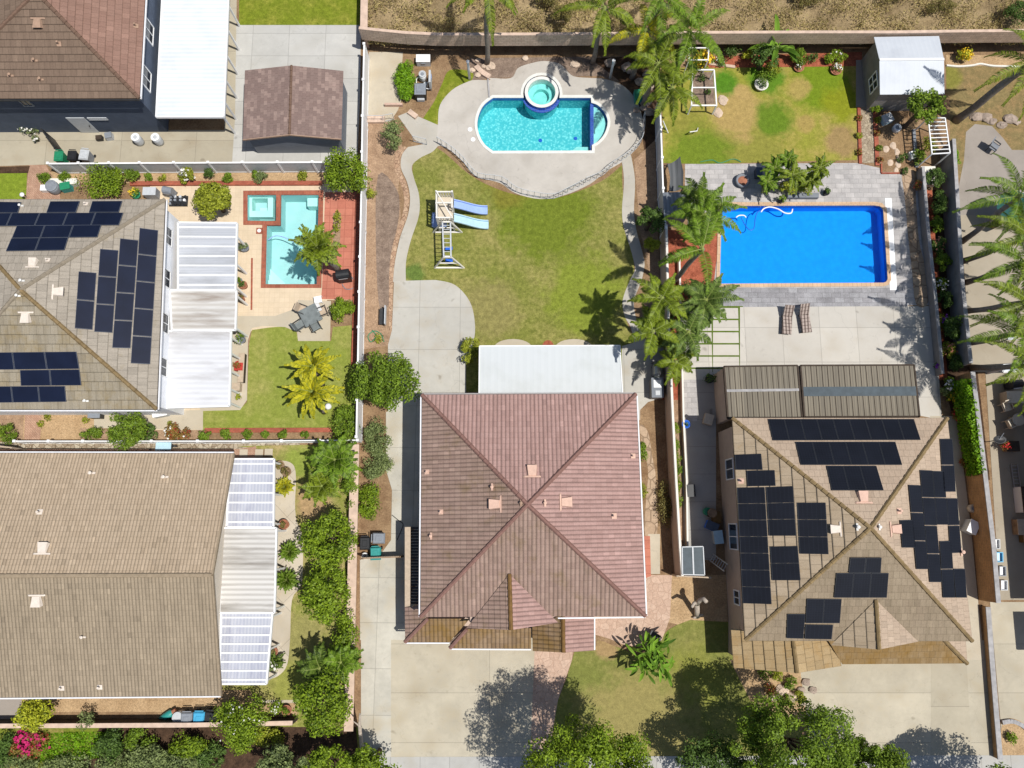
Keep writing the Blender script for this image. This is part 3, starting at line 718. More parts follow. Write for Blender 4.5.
m['pad_dark'] = leafmat('paddle_leaf_dark', (.03, .06, .02), (.12, .20, .06))
m['fl_white'] = plain('white_petal', (.75, .73, .68), .7, .2, .1)
m['fl_pink'] = plain('magenta_petal', (.45, .02, .12), .7, .2, .2)
m['fl_red'] = plain('red_petal', (.50, .03, .03), .7, .2, .2)
m['fl_yellow'] = plain('yellow_petal', (.75, .52, .03), .7, .2, .2)
m['fl_purple'] = plain('purple_petal', (.26, .06, .40), .7, .2, .2)
m['fl_salmon'] = plain('salmon_petal', (.60, .24, .16), .7, .2, .2)
# ------------------------------------------------------------------ camera, light, sky
cam = bpy.data.cameras.new('camera'); co = bpy.data.objects.new('camera', cam); C.objects.link(co)
co.location = (0, 0, H); co.rotation_euler = (TH, 0, 0); cam.sensor_width = 36; cam.lens = F/1024*36; cam.clip_end = 2000
sc = bpy.context.scene; sc.camera = co
SAZ, SEL = R(24), R(68)                     # sun stands east-south-east, high
sd = Vector((math.cos(SEL)*math.cos(SAZ), -math.cos(SEL)*math.sin(SAZ), math.sin(SEL)))
sl = bpy.data.lights.new('sun', 'SUN'); sl.energy = 4.65; sl.angle = R(.5); sl.color = (1, .965, .90)
so = bpy.data.objects.new('sun', sl); C.objects.link(so); so.rotation_euler = sd.to_track_quat('Z', 'Y').to_euler(); so.location = sd*80
w = bpy.data.worlds.new('World'); sc.world = w; w.use_nodes = True; wt = w.node_tree
sky = wt.nodes.new('ShaderNodeTexSky'); sky.sky_type = 'NISHITA'; sky.sun_disc = False; sky.sun_elevation = SEL; sky.sun_rotation = math.atan2(sd.x, sd.y)
wt.links.new(sky.outputs[0], wt.nodes['Background'].inputs[0]); wt.nodes['Background'].inputs[1].default_value = .085
sc.view_settings.view_transform = 'Standard'; sc.view_settings.look = 'None'; sc.view_settings.exposure = 0.0; sc.view_settings.gamma = 1
# ------------------------------------------------------------------ pools (outlines needed to cut the ground)
def arc(cx, cy, r, a0, a1, n, ry=None): return [(cx+r*math.cos(R(a0+(a1-a0)*i/n)), cy+(ry or r)*math.sin(R(a0+(a1-a0)*i/n))) for i in range(n+1)]
pool_main = ([(493, 151.3)]+spl([(493, 151.3), (485.5, 145.5), (480, 137), (477.2, 126), (478.8, 115), (484, 105), (493, 98)], 4)[1:]+[(523.5, 98)]
             + arc(541.5, 94, 18.4, 167, 373, 16)[1:-1]+[(559.5, 98), (591, 98), (591.3, 103)]+spl([(591.3, 103), (598, 105.5), (604.5, 112.5), (607.8, 122), (605, 133), (599, 141), (592, 145.5)], 3)[1:]+[(592, 151)])
pool_blue = [(721.5, 206), (874, 205.5), (880, 206.5), (883, 210), (887.5, 279), (886, 282), (883, 283), (719.5, 284)]
pool_left = [(247.5, 195), (319, 195), (317, 284.5), (265.5, 284.5), (267, 221.5), (247.5, 221)]
POOLS = [pool_main, pool_blue, pool_left]
# ------------------------------------------------------------------ the ground
def world_sheet(name, x0, y0, x1, y1, z, mat, holes=()):
    loops = [[Vector((x0, y0, z)), Vector((x1, y0, z)), Vector((x1, y1, z)), Vector((x0, y1, z))]]+[[P(*p, z) for p in h] for h in holes]
    flat, tri = tess(loops); o = MB().add([(p.x, p.y, z) for p in flat], up_tris(flat, tri)).build(name, mat); o['kind'] = 'structure'; return o
world_sheet('ground', -300, -300, 300, 300, 0, m['dirt'], POOLS)
# dry hillside behind the top walls: a raised bank
yw = [(-80, 40.5), (366, 40.5), (410, 44), (520, 46), (700, 44), (860, 43), (1120, 41)]
hb = MB(); rows = []
for k, (dy, dz) in enumerate(((0, .95), (-.9, 1.0), (-4, 1.5), (-14, 3.2), (-60, 9), (-240, 24))):
    rows.append([P(x, y, 1.0)+Vector((0, -dy+.12, dz-1.0)) for x, y in yw[1:]])
rows[1:] = [[p+Vector((0, 0, random.uniform(-.1, .1))) for p in r] for r in rows[1:]]
nn = len(rows[0])
vs = [p for r in rows for p in r]; vs = [(p[0]+(150 if i % nn == nn-1 else 0), p[1], p[2]) for i, p in enumerate(vs)]
fs = [(j*nn+i, j*nn+i+1, (j+1)*nn+i+1, (j+1)*nn+i) for j in range(len(rows)-1) for i in range(nn-1)]
o = hb.add(vs, fs).build('hillside', m['hill']); o['kind'] = 'structure'
# dry tufts on it (uncountable)
cen = []
for i in range(64000):
    x, y = random.uniform(368, 1024), random.uniform(-30, 43)
    if math.sin(x*.11)*math.cos(y*.17+x*.04)+random.uniform(-.7, .9) < 0: continue
    q = P(x, y, 1.3); 
    base = 1.0+max(0, (q.y-P(600, 44, 1).y))*.17
    cen.append((q.x, q.y, base+random.uniform(.0, .22)))
cen = np.array(cen); n_ = len(cen); L_ = rng.uniform(.07, .26, n_)
V_, Q_ = leaf_quads(cen, unit(rng.normal(size=(n_, 3))+np.array([0, 0, .2])), L_, L_*.28); o = fast_mesh('dry_grass', V_, Q_, m['lf_dry'], None); o['kind'] = 'stuff'

S = sheet
# upper-left property
S('side_yard_paving', [(-60, 130), (60, 130), (240, 130), (240, 164), (60, 164), (-60, 168)], 1, m['con_beige'])
S('yard_slab', [(224, 25), (361, 25), (360, 100), (357, 164), (232, 164), (232, 118)], 2, m['con_yard'])
S('yard_strip', [(226, -20), (237, -20), (235, 118), (232, 164), (224, 164)], 3, m['con_beige'])
S('top_lawn', [(239, -40), (363, -40), (361, 25), (239, 25)], 3, m['lawn_top'])
S('corner_lawn', [(-60, 172), (27, 173), (26, 205), (-60, 205)], 1, m['lawn_left'])
S('brick_path', [(29, 165), (46, 165), (60, 190), (60, 205), (25, 205)], 2, m['pathbrick'])
S('paving_band', [(-40, 168), (30, 166), (28, 173), (-40, 174)], 3, m['mulchdark'])
# left pool property
S('pool_terrace', [(44, 184), (352, 184), (352, 300), (327, 300), (327, 331), (248, 331), (205, 340), (205, 436), (150, 436), (150, 184)], 1, m['coolpav'], [pool_left])
S('planter_soil', [(46, 172), (345, 172), (345, 183), (46, 183)], 2, m['dirtpale'])
S('red_terrace', [(325, 192), (357, 192), (355, 300), (321, 299), (322, 288)], 2, m['redtile'])
S('red_planter_cutout', [(333, 213), (341, 213), (340, 245), (333, 245)], 3, m['mulch'])
S('patio_path', [(205, 300), (212, 313), (230, 316), (275, 316), (297, 308), (298, 300), (331, 301), (330, 341), (298, 341), (297, 332), (285, 327), (262, 326), (252, 328), (248, 340), (247, 400), (240, 410), (200, 411), (200, 320)], 3, m['con_sun'])
S('lawn', spl([(252, 330), (275, 327), (294, 328), (298, 341)], 4)+[(331, 341), (333, 327), (354, 325), (352, 430), (203, 430), (203, 411), (240, 409), (247, 402), (249, 345)], 2, m['lawn_pool'])
S('planter_soil', [(203, 431), (346, 431), (345, 438), (203, 438)], 3, m['dirt'])
S('side_yard_soil', [(-40, 411), (100, 411), (100, 440), (-40, 440)], 1, m['dirtpale'])
S('mulch_patch', [(-40, 413), (24, 413), (23, 440), (-40, 440)], 2, m['mulch'])
S('brick_path', [(25, 411), (42, 411), (40, 441), (24, 441)], 3, m['pathbrick'])
S('terrace_pad', [(94, 412), (204, 410), (203, 430), (94, 428)], 2, m['con_sun'])
S('planter_soil', [(150, 430), (204, 430), (204, 439), (80, 440), (80, 428)], 3, m['mulch'])
# bottom-left property
S('cobble_path', [(-40, 442), (300, 442), (300, 447), (248, 449), (-40, 449)], 1, m['cobble'])
S('brick_path', [(-40, 449), (240, 449), (256, 446), (256, 458), (235, 460), (-40, 470)], 2, m['pathbrick'])
S('side_lawn', [(236, 446), (353, 444), (353, 730), (216, 730), (216, 680), (260, 680), (270, 450)], 1, m['lawn_side'])
cp = spl([(274, 461), (286, 461), (294, 466), (296, 480), (295, 505), (297, 522), (302, 535), (303, 560), (301, 585), (292, 600), (290, 640), (287, 665), (278, 676), (266, 680)], 4)
S('curved_patio', [(225, 461)]+cp+[(225, 680)], 2, m['con_diag'])
S('side_soil', [(-40, 690), (250, 690), (262, 712), (200, 712), (-40, 712)], 2, m['dirtpale'])
S('grey_pad', [(-40, 690), (22, 690), (20, 728), (-40, 728)], 3, m['con_rgrey'])
S('stone_edge', [(262, 700), (296, 700), (296, 703), (262, 703)], 4, m['con_sun'])
S('planter_soil', [(268, 703), (297, 703), (297, 722), (240, 722)], 3, m['dirtpale'])
S('slope_grass', [(-60, 727), (360, 727), (360, 860), (-60, 860)], 1, m['lawn_slope'])
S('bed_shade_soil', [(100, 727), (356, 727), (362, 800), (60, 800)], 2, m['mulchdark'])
# main property
S('side_bed', [(367, 115), (392, 112), (402, 135), (402, 160), (398, 190), (401, 215), (396, 250), (393, 285), (391, 345), (360, 350), (362, 200)], 1, m['mulch'])
S('grey_bark', spl([(378, 175), (397, 190), (399, 215), (393, 250), (390, 300), (380, 310), (376, 250)], 4, True), 2, m['mulchgrey'])
S('top_slab', [(369, 52), (403, 52), (401, 78), (403, 95), (398, 110), (390, 122), (368, 122)], 2, m['con_sun'])
S('sloped_soil', [(405, 58), (470, 60), (470, 80), (440, 90), (420, 118), (408, 112)], 1, m['dirt'])
S('slope_lawn', spl([(450, 70), (472, 72), (470, 82), (452, 90), (441, 105), (438, 124), (422, 122), (434, 102), (442, 84)], 4, True), 2, m['lawn_top'])
S('mulch_bed', [(470, 58), (660, 56), (660, 120), (640, 90), (600, 76), (490, 78), (470, 82)], 1, m['mulchgrey'])
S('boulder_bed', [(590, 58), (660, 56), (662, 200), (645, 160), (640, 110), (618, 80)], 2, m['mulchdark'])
lawn_m = spl([(413, 150), (437, 148), (470, 175), (500, 190), (530, 197), (560, 197), (600, 182), (622, 165)], 4)+spl([(622, 165), (623, 195), (628, 230), (634, 265), (632, 285), (624, 305), (628, 325), (640, 350)], 4)+[(640, 392), (400, 392), (400, 280), (409, 240), (412, 190)]
S('lawn', lawn_m, 3, m['lawn_main'])
deck = spl([(438, 124), (440, 105), (452, 90), (467, 82), (475, 80), (490, 80), (490, 78), (511, 78), (518, 68), (532, 63), (545, 61), (560, 64), (570, 74), (577, 77), (592, 78), (605, 79), (622, 85), (635, 98), (641, 112), (643, 130), (638, 145), (625, 160), (605, 172), (590, 184), (565, 195), (540, 199), (515, 193), (500, 183), (475, 176), (463, 162), (450, 150), (438, 143)], 4, True)
S('pool_deck', deck, 5, m['con_deck'], [pool_main])
S('deck_apron', [(398, 116), (408, 112), (438, 125), (440, 146), (427, 146), (415, 140)], 4, m['con_path'])
wl = spl([(408, 147), (402, 155), (401, 168), (407, 182), (410, 197), (408, 215), (400, 238), (395, 262), (393, 282)], 5); wr = spl([(406, 284), (406, 262), (411, 240), (419, 215), (419, 195), (414, 178), (412, 166), (420, 158), (432, 152), (438, 146)], 5)
S('walkway', [(430, 143)]+wl+wr, 6, m['con_path'])
S('stone_edging', spl([(404, 146), (396, 153), (394, 167), (400, 182), (404, 198), (402, 216), (394, 240), (390, 262), (389, 285), (389, 330)], 5)+spl([(392, 330), (393, 285), (394.5, 262), (399, 239), (407, 216), (409, 197), (406, 182), (400, 168), (401, 156), (408, 148)], 5), 5, m['edgestone'])
S('driveway', [(388, 345), (392, 330), (394, 281), (432, 280)]+spl([(436, 280), (455, 285), (470, 302), (475, 325), (473, 345), (466, 365)], 5)+[(466, 396), (640, 396), (640, 420), (388, 420)], 6, m['con_slab'])
S('side_driveway', [(386, 412), (428, 400), (428, 560), (404, 640), (360, 640), (360, 560), (380, 555), (391, 540), (392, 490), (386, 470), (386, 440)], 7, m['con_drive'])
for cx in (513, 574): S('scalloped_step', arc(cx, 348, 19, 180, 360, 12, 9), 7, m['con_sun'])
S('mulch_patch', arc(548, 347, 6, 180, 360, 6, 7), 5, m['mulchred'])
S('curved_walk', spl([(621, 156), (624, 180), (622, 210), (624, 228), (630, 247), (634, 262), (635, 270), (630, 280), (624, 295), (622.5, 305), (625, 317), (631, 328), (634, 344)], 4)+spl([(648, 344), (640, 328), (636, 318), (634, 306), (635, 297), (641, 282), (643.5, 272), (644.5, 262), (641, 247), (636, 228), (634, 210), (635, 180), (631, 155)], 4), 6, m['con_path'])
S('side_bed', [(634, 160), (655, 140), (662, 350), (645, 345), (640, 320), (650, 275), (640, 230)], 2, m['mulch'])
S('side_slab', [(636, 342), (664, 340), (664, 372), (662, 398), (648, 402), (640, 410), (622, 410), (622, 346)], 7, m['con_slab'])
S('side_soil', [(637, 402), (664, 398), (672, 540), (662, 560), (648, 560), (640, 480)], 2, m['dirt'])
S('flagstone_path', spl([(640, 425), (648, 432), (652, 455), (656, 480), (657, 535), (645, 535), (646, 500), (648, 470), (642, 445)], 4, True), 4, m['flagst'])
S('pad', [(648, 534), (660, 534), (660, 574), (650, 574)], 4, m['con_sun'])
S('brick_strip', [(644, 536), (650, 536), (651, 576), (646, 578)], 5, m['redtile'])
S('front_patio', [(593, 615), (645, 575), (672, 575), (670, 618), (662, 640), (650, 645)]+spl([(645, 647), (625, 645), (610, 639), (593, 634)], 4), 4, m['stamp'])
S('front_walk', [(535, 640), (574, 640), (572, 660), (565, 680), (558, 700), (552, 735), (552, 760), (530, 760)], 5, m['stamp'])
S('side_dirt', [(670, 575), (726, 575), (728, 625), (690, 628), (668, 622)], 1, m['dirtpale'])
S('front_lawn', [(572, 660)]+spl([(575, 650), (595, 648), (598, 640), (620, 648), (645, 654), (668, 630), (690, 620)], 3)+[(730, 622), (735, 668), (790, 680), (800, 700), (800, 756), (550, 756), (556, 705), (566, 680)], 3, m['lawn_front'])
S('front_driveway', [(361, 556), (405, 556), (405, 600), (536, 600), (536, 757), (361, 757)], 4, m['con_drive2'])
S('side_driveway_grey', [(361, 558), (391, 558), (391, 757), (361, 757)], 5, m['con_drive'])
S('sidewalk', [(360, 757), (1100, 755), (1100, 790), (360, 790)], 6, m['con_walk'])
S('street', [(-200, 830), (1300, 830), (1300, 1100), (-200, 1100)], 2, m['sidewalkdark'])
# right property
S('patchy_lawn', [(662, 68), (856, 64), (857, 160), (700, 164), (663, 163)], 3, m['lawn_right'])
S('red_bed', [(692, 57), (862, 52), (862, 66), (790, 67), (692, 68)], 4, m['mulchred'])
S('pool_paving', [(685, 164), (857, 163), (880, 168), (902, 175), (918, 176), (934, 305), (700, 308), (700, 290), (690, 240), (685, 200)], 3, m['paver'], [pool_blue])
S('slate_paving', [(700, 288), (888, 288), (905, 290), (908, 307), (700, 309)], 4, m['paver2'])
S('red_bed', [(664, 230), (720, 230), (712, 300), (680, 300), (678, 400), (662, 400)], 4, m['mulchred'])
S('patio', [(740, 307), (934, 306), (942, 420), (740, 380)], 5, m['con_patio'])
S('turf_grid', [(679, 306), (743, 306), (743, 372), (679, 372)], 4, m['turf'])
for (x0, x1) in ((682, 711), (713, 738)):
    for j in range(6):
        y0 = 308+j*12.2; S('paving_slab', [(x0, y0), (x1+j*.25, y0), (x1+.4+j*.25, y0+10.6), (x0, y0+10.6)], 6, m['con_patio'])
S('grey_pavers', [(683, 371), (697, 371), (697, 421), (682, 421)], 5, m['paver'])
S('side_yard', [(680, 371), (716, 369), (716, 560), (684, 560), (682, 430)], 4, m['con_side'])
S('planter_soil', [(664, 395), (681, 395), (684, 545), (672, 545)], 3, m['mulch'])
S('gravel_path', [(860, 107), (873, 107), (875, 163), (861, 163)], 3, m['gravel'])
S('garden_soil', [(876, 100), (950, 98), (950, 190), (905, 190), (904, 172), (880, 172)], 3, m['dirt'])
S('shed_path', [(856, 60), (873, 60), (873, 107), (856, 107)], 4, m['con_rgrey'])
S('stone_path', spl([(902, 170), (914, 172), (916, 200), (919, 240), (926, 270), (928, 303), (916, 304), (912, 270), (908, 235), (905, 200)], 4, True), 5, m['flagst'])
S('pool_cover_track', [(885, 198), (891.5, 198), (897, 290), (890, 290)], 6, m['white'])
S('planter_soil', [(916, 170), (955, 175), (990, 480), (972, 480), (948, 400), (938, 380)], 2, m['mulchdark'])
S('planter_soil', [(920, 190), (932, 190), (948, 380), (938, 380)], 3, m['mulchred'])
S('right_side_path', [(930, 416), (957, 416), (970, 520), (984, 660), (960, 660)], 6, m['con_sun'])
S('right_driveway', [(800, 668), (985, 640), (1000, 757), (812, 757)], 5, m['con_drive2'])
S('driveway_strip', [(931, 655), (966, 650), (972, 757), (931, 757)], 6, m['con_beige'])
S('front_soil', [(730, 660), (812, 664), (816, 705), (800, 722), (760, 720)], 4, m['dirtpale'])
# far right property
S('bank_soil', [(946, 55), (1060, 55), (1060, 66), (946, 66)], 3, m['dirtpale'])
S('side_grass', [(946, 66), (1060, 66), (1060, 170), (948, 180)], 2, m['lawn_br'])
S('aged_patio', [(966, 132), (975, 124), (992, 126), (1003, 138), (1012, 150), (1040, 150), (1060, 370), (975, 372), (968, 300), (958, 190), (964, 160)], 3, m['con_rgrey'])
S('pale_terrace', [(960, 215), (1060, 215), (1060, 372), (972, 372)], 4, m['con_right'])
S('side_concrete', [(985, 365), (1060, 365), (1060, 600), (1000, 600)], 4, m['con_right'])
S('neighbour_driveway', [(990, 602), (1060, 602), (1060, 760), (1004, 760)], 4, m['con_drive2'])
S('planter_soil', spl([(1003, 722), (1018, 720), (1030, 732), (1030, 752), (1003, 756)], 4, True), 5, m['dirtpale'])
# ------------------------------------------------------------------ houses
def walls(parent, px, z1, mat, inset=.45, z0=0., name='wall', ze=None):
    c = [P(*p, ze if ze is not None else z1) for p in px]; n = len(c); ctr = sum(c, Vector())/n
    o = [(p.x, p.y) for p in c]; q = []
    for i in range(n):
        a, b, d = Vector(o[i-1]), Vector(o[i]), Vector(o[(i+1) % n])
        n1 = Vector((b.y-a.y, a.x-b.x)).normalized(); n2 = Vector((d.y-b.y, b.x-d.x)).normalized()
        area = sum(o[k][0]*o[(k+1) % n][1]-o[(k+1) % n][0]*o[k][1] for k in range(n)); sg = 1 if area > 0 else -1
        k = n1+n2; k = k/max(.4, k.length_squared/2); q.append(b-k*inset*sg)
    MB().prism(q, z0, z1-.06).build(name, mat, parent); return q
def window(parent, plane_pts, u0, u1, z0, z1, out, frame='white', name='window', glass='glass'):
    """window on a wall running from a to b (2D); u in metres from a"""
    a, b = Vector(plane_pts[0]), Vector(plane_pts[1]); d = (b-a).normalized(); o = Vector(out).normalized()
    w = MB(); t = .07
    def seg(ua, ub, za, zb, th):
        p, q = a+d*ua, a+d*ub; w.prism([p, q, q+o*th, p+o*th], za, zb)
    seg(u0, u1, z0, z0+t, .06); seg(u0, u1, z1-t, z1, .06); seg(u0, u0+t, z0+t, z1-t, .06); seg(u1-t, u1, z0+t, z1-t, .06); um = (u0+u1)/2; seg(um-.025, um+.025, z0+t, z1-t, .05)
    f = w.build(name, MAT[frame], parent); g = MB(); p, q = a+d*(u0+t), a+d*(u1-t); g.prism([p, q, q+o*.02, p+o*.02], z0+t, z1-t); g.build('pane', MAT[glass], f); return f
def vent(parent, plane, px, py, mat, kind='dormer', s=1.0, up=None):
    s *= .8; q = plane.at(px, py, .03); n, U, V = plane.n, plane.U, plane.V; mb = MB()
    if kind == 'dormer':                      # flared sheet vent with a flashing flange
        def h(w0, w1, l0, l1, h0, h1): mb.hexa([q+U*x+V*y for x, y in ((-w0, l0), (w0, l0), (w1, l1), (-w1, l1))], [q+U*x*.86+V*y+n*hh for x, y, hh in ((-w0, l0, h0), (w0, l0, h0), (w1, l1, h1), (-w1, l1, h1))])
        h(.62*s, .62*s, .30*s, .42*s, .05, .05); h(.40*s, .30*s, -.42*s, .30*s, .26, .10)
        o = mb.build('roof_vent', mat, parent); e = MB(); e.hexa([q+U*x+V*y+n*z for x, y, z in ((-.30*s, -.425*s, .03), (.30*s, -.425*s, .03), (.28*s, -.425*s, .20), (-.28*s, -.425*s, .20))], [q+U*x+V*y+n*z for x, y, z in ((-.30*s, -.44*s, .03), (.30*s, -.44*s, .03), (.28*s, -.44*s, .20), (-.28*s, -.44*s, .20))]); e.build('louvre', MAT['darkmetal'], o)
    elif kind == 'pipe':
        c = Vector((q.x, q.y, q.z)); mb.lathe((c.x, c.y, c.z-.15), [(.06*s, 0), (.06*s, .55*s), (.09*s, .55*s), (.09*s, .62*s), (.02, .63*s)], 10)
        mb.hexa([q+U*x+V*y for x, y in ((-.2*s, -.2*s), (.2*s, -.2*s), (.2*s, .2*s), (-.2*s, .2*s))], [q+U*x+V*y+n*.03 for x, y in ((-.2*s, -.2*s), (.2*s, -.2*s), (.2*s, .2*s), (-.2*s, .2*s))]); mb.build('vent_pipe', mat, parent)
    else:
        mb.hexa([q+U*x+V*y for x, y in ((-.28*s, -.06*s), (.28*s, -.06*s), (.28*s, .10*s), (-.28*s, .10*s))], [q+U*x+V*y+n*.06 for x, y in ((-.28*s, -.06*s), (.28*s, -.06*s), (.28*s, .10*s), (-.28*s, .10*s))])
        mb.lathe((q.x, q.y, q.z-.1), [(.09*s, 0), (.09*s, .42*s), (.13*s, .42*s), (.13*s, .5*s), (.03, .53*s)], 10); mb.build('vent_pipe', mat, parent)
def gutter(parent, a, b, mat, out, name='gutter', r=.07):
    a, b = Vector(a), Vector(b); o = Vector(out)*r; mb = MB(); mb.bar(a+o+Vector((0, 0, -.06)), b+o+Vector((0, 0, -.06)), .075, .1); mb.build(name, MAT[mat], parent)
def roofpart(parent, faces, mat, rh, name='roof', th=.03):
    mb = MB(); pls = [roof_face(mb, f, rh, th) for f in faces]; o = mb.build(name, MAT[mat], parent); return pls if len(pls) > 1 else pls[0]
def under(parent, pts, dz=.12, name='soffit', mat='roofdark'):    # solid deck under the tiles
    mb = MB(); mb.hexa([Vector(p)-Vector((0, 0, dz)) for p in pts], [Vector(p)-Vector((0, 0, .03)) for p in pts]); mb.build(name, MAT[mat], parent)
def caps(parent, segs, mat, name='ridge_cap', r=.13):
    mb = MB()
    for a, b in segs: cap_line(mb, a, b, r)
    mb.build(name, MAT[mat], parent)

# ---- central house
Z, ZP = 4.6, 6.9
hs = thing('house', 'large house in the middle with a pink tiled hip roof and no solar panels', 'house', P(525, 510, 0))
NW, NE, SE, SW, PK = P(422, 395, Z), P(636, 394, Z), P(645.5, 616, Z), P(420.5, 617, Z), P(527.5, 504.5, ZP)
main_e = [(422, 395), (636, 394), (645.5, 616), (420.5, 617)]
wq = walls(hs, main_e, Z, MAT['stucco_pink'])
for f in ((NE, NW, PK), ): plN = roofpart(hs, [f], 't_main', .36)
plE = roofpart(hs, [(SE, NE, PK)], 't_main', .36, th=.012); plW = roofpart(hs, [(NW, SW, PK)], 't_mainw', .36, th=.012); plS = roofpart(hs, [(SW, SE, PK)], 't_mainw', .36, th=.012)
under(hs, [NW, SW, SE, NE])
caps(hs, [(NW, PK), (SW, PK), (SE, PK), (NE, PK)], 'cap_main')
gutter(hs, NW, NE, 'guttergrey', (0, 1, 0)); gutter(hs, NE, SE, 'gutter', (1, 0, 0)); gutter(hs, NW, SW, 'gutter', (-1, 0, 0)); gutter(hs, P(558, 617, Z), SE, 'gutter', (0, -1, 0))
for x, y in ((532, 472), ): vent(hs, plN, x, y, MAT['ventpink'])
vent(hs, plE, 565, 502, MAT['ventpink']); vent(hs, plW, 496, 504, MAT['ventpink'])
vent(hs, plW, 492, 487, MAT['ventpink'], 'hood', .9); vent(hs, plW, 441, 512, MAT['ventpink'], 'pipe', .9); vent(hs, plW, 431, 536, MAT['ventpink'], 'hood', .9); vent(hs, plW, 427, 472, MAT['ventpink'], 'pipe', .9)
vent(hs, plW, 521, 503, MAT['ventbrown'], 'hood', .8); vent(hs, plE, 545, 503, MAT['ventpink'], 'hood', .9); vent(hs, plE, 614, 516, MAT['ventpink'], 'pipe', 1); vent(hs, plE, 633, 456, MAT['ventpink'], 'pipe', .9)
# front gable on the south slope
ap = plS.at(509.5, 574, .05); zr = ap.z; gr = P(511, 630, zr); gl, gR = plS.at(466.5, 628, .06), plS.at(558, 622.5, .06)
roofpart(hs, [(ap, gl, gr)], 't_mainw', .36, 'gable_roof'); roofpart(hs, [(gR, ap, gr)], 't_main', .36, 'gable_roof')
caps(hs, [(gr, ap)], 'cap_mossy')
gw = MB(); n_ = Vector((0, .3, 0)); gw.hexa([gl+n_-Vector((0, 0, 1.7)), gR+n_-Vector((0, 0, 1.7)), gR+Vector((0, 2, -1.7)), gl+Vector((0, 2, -1.7))], [gl+n_-Vector((-.2, 0, .05)), gR+n_-Vector((.2, 0, .05)), gR+Vector((-.2, 2, -.05)), gl+Vector((.2, 2, -.05))])
gw.hexa([gl+n_+Vector((.2, 0, -.05)), gR+n_+Vector((-.2, 0, -.05)), gr+n_+Vector((0, 0, -.06))], [gl+n_+Vector((.2, .1, -.05)), gR+n_+Vector((-.2, .1, -.05)), gr+n_+Vector((0, .1, -.06))]); gw.build('gable_wall', MAT['stucco_pink'], hs)
# low front roofs over the garage
zb, zt = 2.55, 3.05
a1, a2 = P(405, 642, zb), P(449.5, 642, zb); h1 = P(428, 618.5, zt+.12); a3 = P(470, 618.5, zt+.12)
roofpart(hs, [(a1, a2, a3, h1)], 't_mossy', .36, 'lower_roof')
wl_ = P(405, 527, zb); wl2 = P(405, 607, zb); h2 = P(421, 607, zt); roofpart(hs, [(wl2, a1, h1, h2)], 't_mainw', .36, 'lower_roof')
b1, b2 = P(450, 648, zb), P(531, 648.5, zb); h3 = P(467, 629, zt+.05); b3 = P(531, 628, zt+.05); b0 = P(450, 641, zb)
roofpart(hs, [(b1, b2, b3, h3)], 't_mossy', .36, 'lower_roof'); roofpart(hs, [(b0, b1, h3, P(461, 632, zt))], 't_mainw', .36, 'lower_roof')
caps(hs, [(a1, h1), (b1, h3)], 'cap_main')
gm = MB(); g0 = [P(410, 608, zb), P(410, 637, zb), P(454, 637, zb), P(454, 643, zb), P(528, 643, zb), P(528, 600, zb), P(430, 600, zb)]
gm.prism([(p.x, p.y) for p in g0], 0, zb-.02); gm.build('garage_wall', MAT['stucco_pink'], hs)
gutter(hs, a1, a2, 'gutter', (0, -1, 0)); gutter(hs, b1, b2, 'gutter', (0, -1, 0))
# screen wall on the west side with a beam on it
sw = MB(); q = [P(404.8, 527, zb), P(410.5, 527, zb), P(410.5, 607, zb), P(404.8, 607, zb)]; sw.prism([(p.x, p.y) for p in q], 2.2, zb); 
for y in (529, 560, 590): 
    p = P(407.5, y, zb); sw.box((p.x, p.y, 0), .2, .2, 2.2)
sw.build('side_trellis', MAT['tan'], hs)
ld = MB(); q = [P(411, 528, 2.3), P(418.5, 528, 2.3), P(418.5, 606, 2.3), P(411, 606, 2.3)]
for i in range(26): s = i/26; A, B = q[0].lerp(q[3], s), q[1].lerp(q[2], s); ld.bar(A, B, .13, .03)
ld.build('painted_shade_slats', MAT['black'], hs)  # added black slats stand in for the deep shade of this slot
# entry porch gable
e1, e2 = P(563, 615, 3.6), P(563.5, 652.5, 3.6)
roofpart(hs, [(P(532.5, 626, 2.6), P(533, 651, 2.6), e2, e1)], 't_mossy', .36, 'porch_roof'); roofpart(hs, [(P(593.5, 650.5, 2.6), P(593.5, 616, 2.6), e1, e2)], 't_main', .36, 'porch_roof'); caps(hs, [(e2, e1)], 'cap_mossy')
gutter(hs, P(593.5, 650, 2.6), P(593.5, 618, 2.6), 'gutter', (1, 0, 0))
pm = MB(); q = [P(537, 646, 2.6), P(590, 646, 2.6), P(590, 612, 2.6), P(537, 612, 2.6)]; pm.prism([(p.x, p.y) for p in q], 0, 2.55); pm.build('porch_wall', MAT['stucco_pink'], hs)

# ---- house on the right with black panels
Z, ZP = 4.7, 7.0
hr = thing('house', 'house on the right with a sand coloured hip roof carrying black solar panels', 'house', P(850, 530, 0))
NW, NE, SE, SW, PK = P(732, 418, Z), P(947, 418, Z), P(972, 641, Z), P(745, 640.5, Z), P(870.5, 528, ZP)
er = [(732, 418), (947, 418), (972, 641), (745, 640.5)]
wr_ = walls(hr, er, Z, MAT['stucco_tan'], .35)
plN = roofpart(hr, [(NE, NW, PK)], 't_right', .42); plE = roofpart(hr, [(SE, NE, PK)], 't_right', .42); plW = roofpart(hr, [(NW, SW, PK)], 't_rightw', .63, th=.05); plS = roofpart(hr, [(SW, SE, PK)], 't_rights', .42)
under(hr, [NW, SW, SE, NE]); caps(hr, [(NW, PK), (SW, PK), (SE, PK), (NE, PK)], 'cap_tan')
A_ = (wr_[3], wr_[0]); L_w = (Vector(wr_[0])-Vector(wr_[3])).length
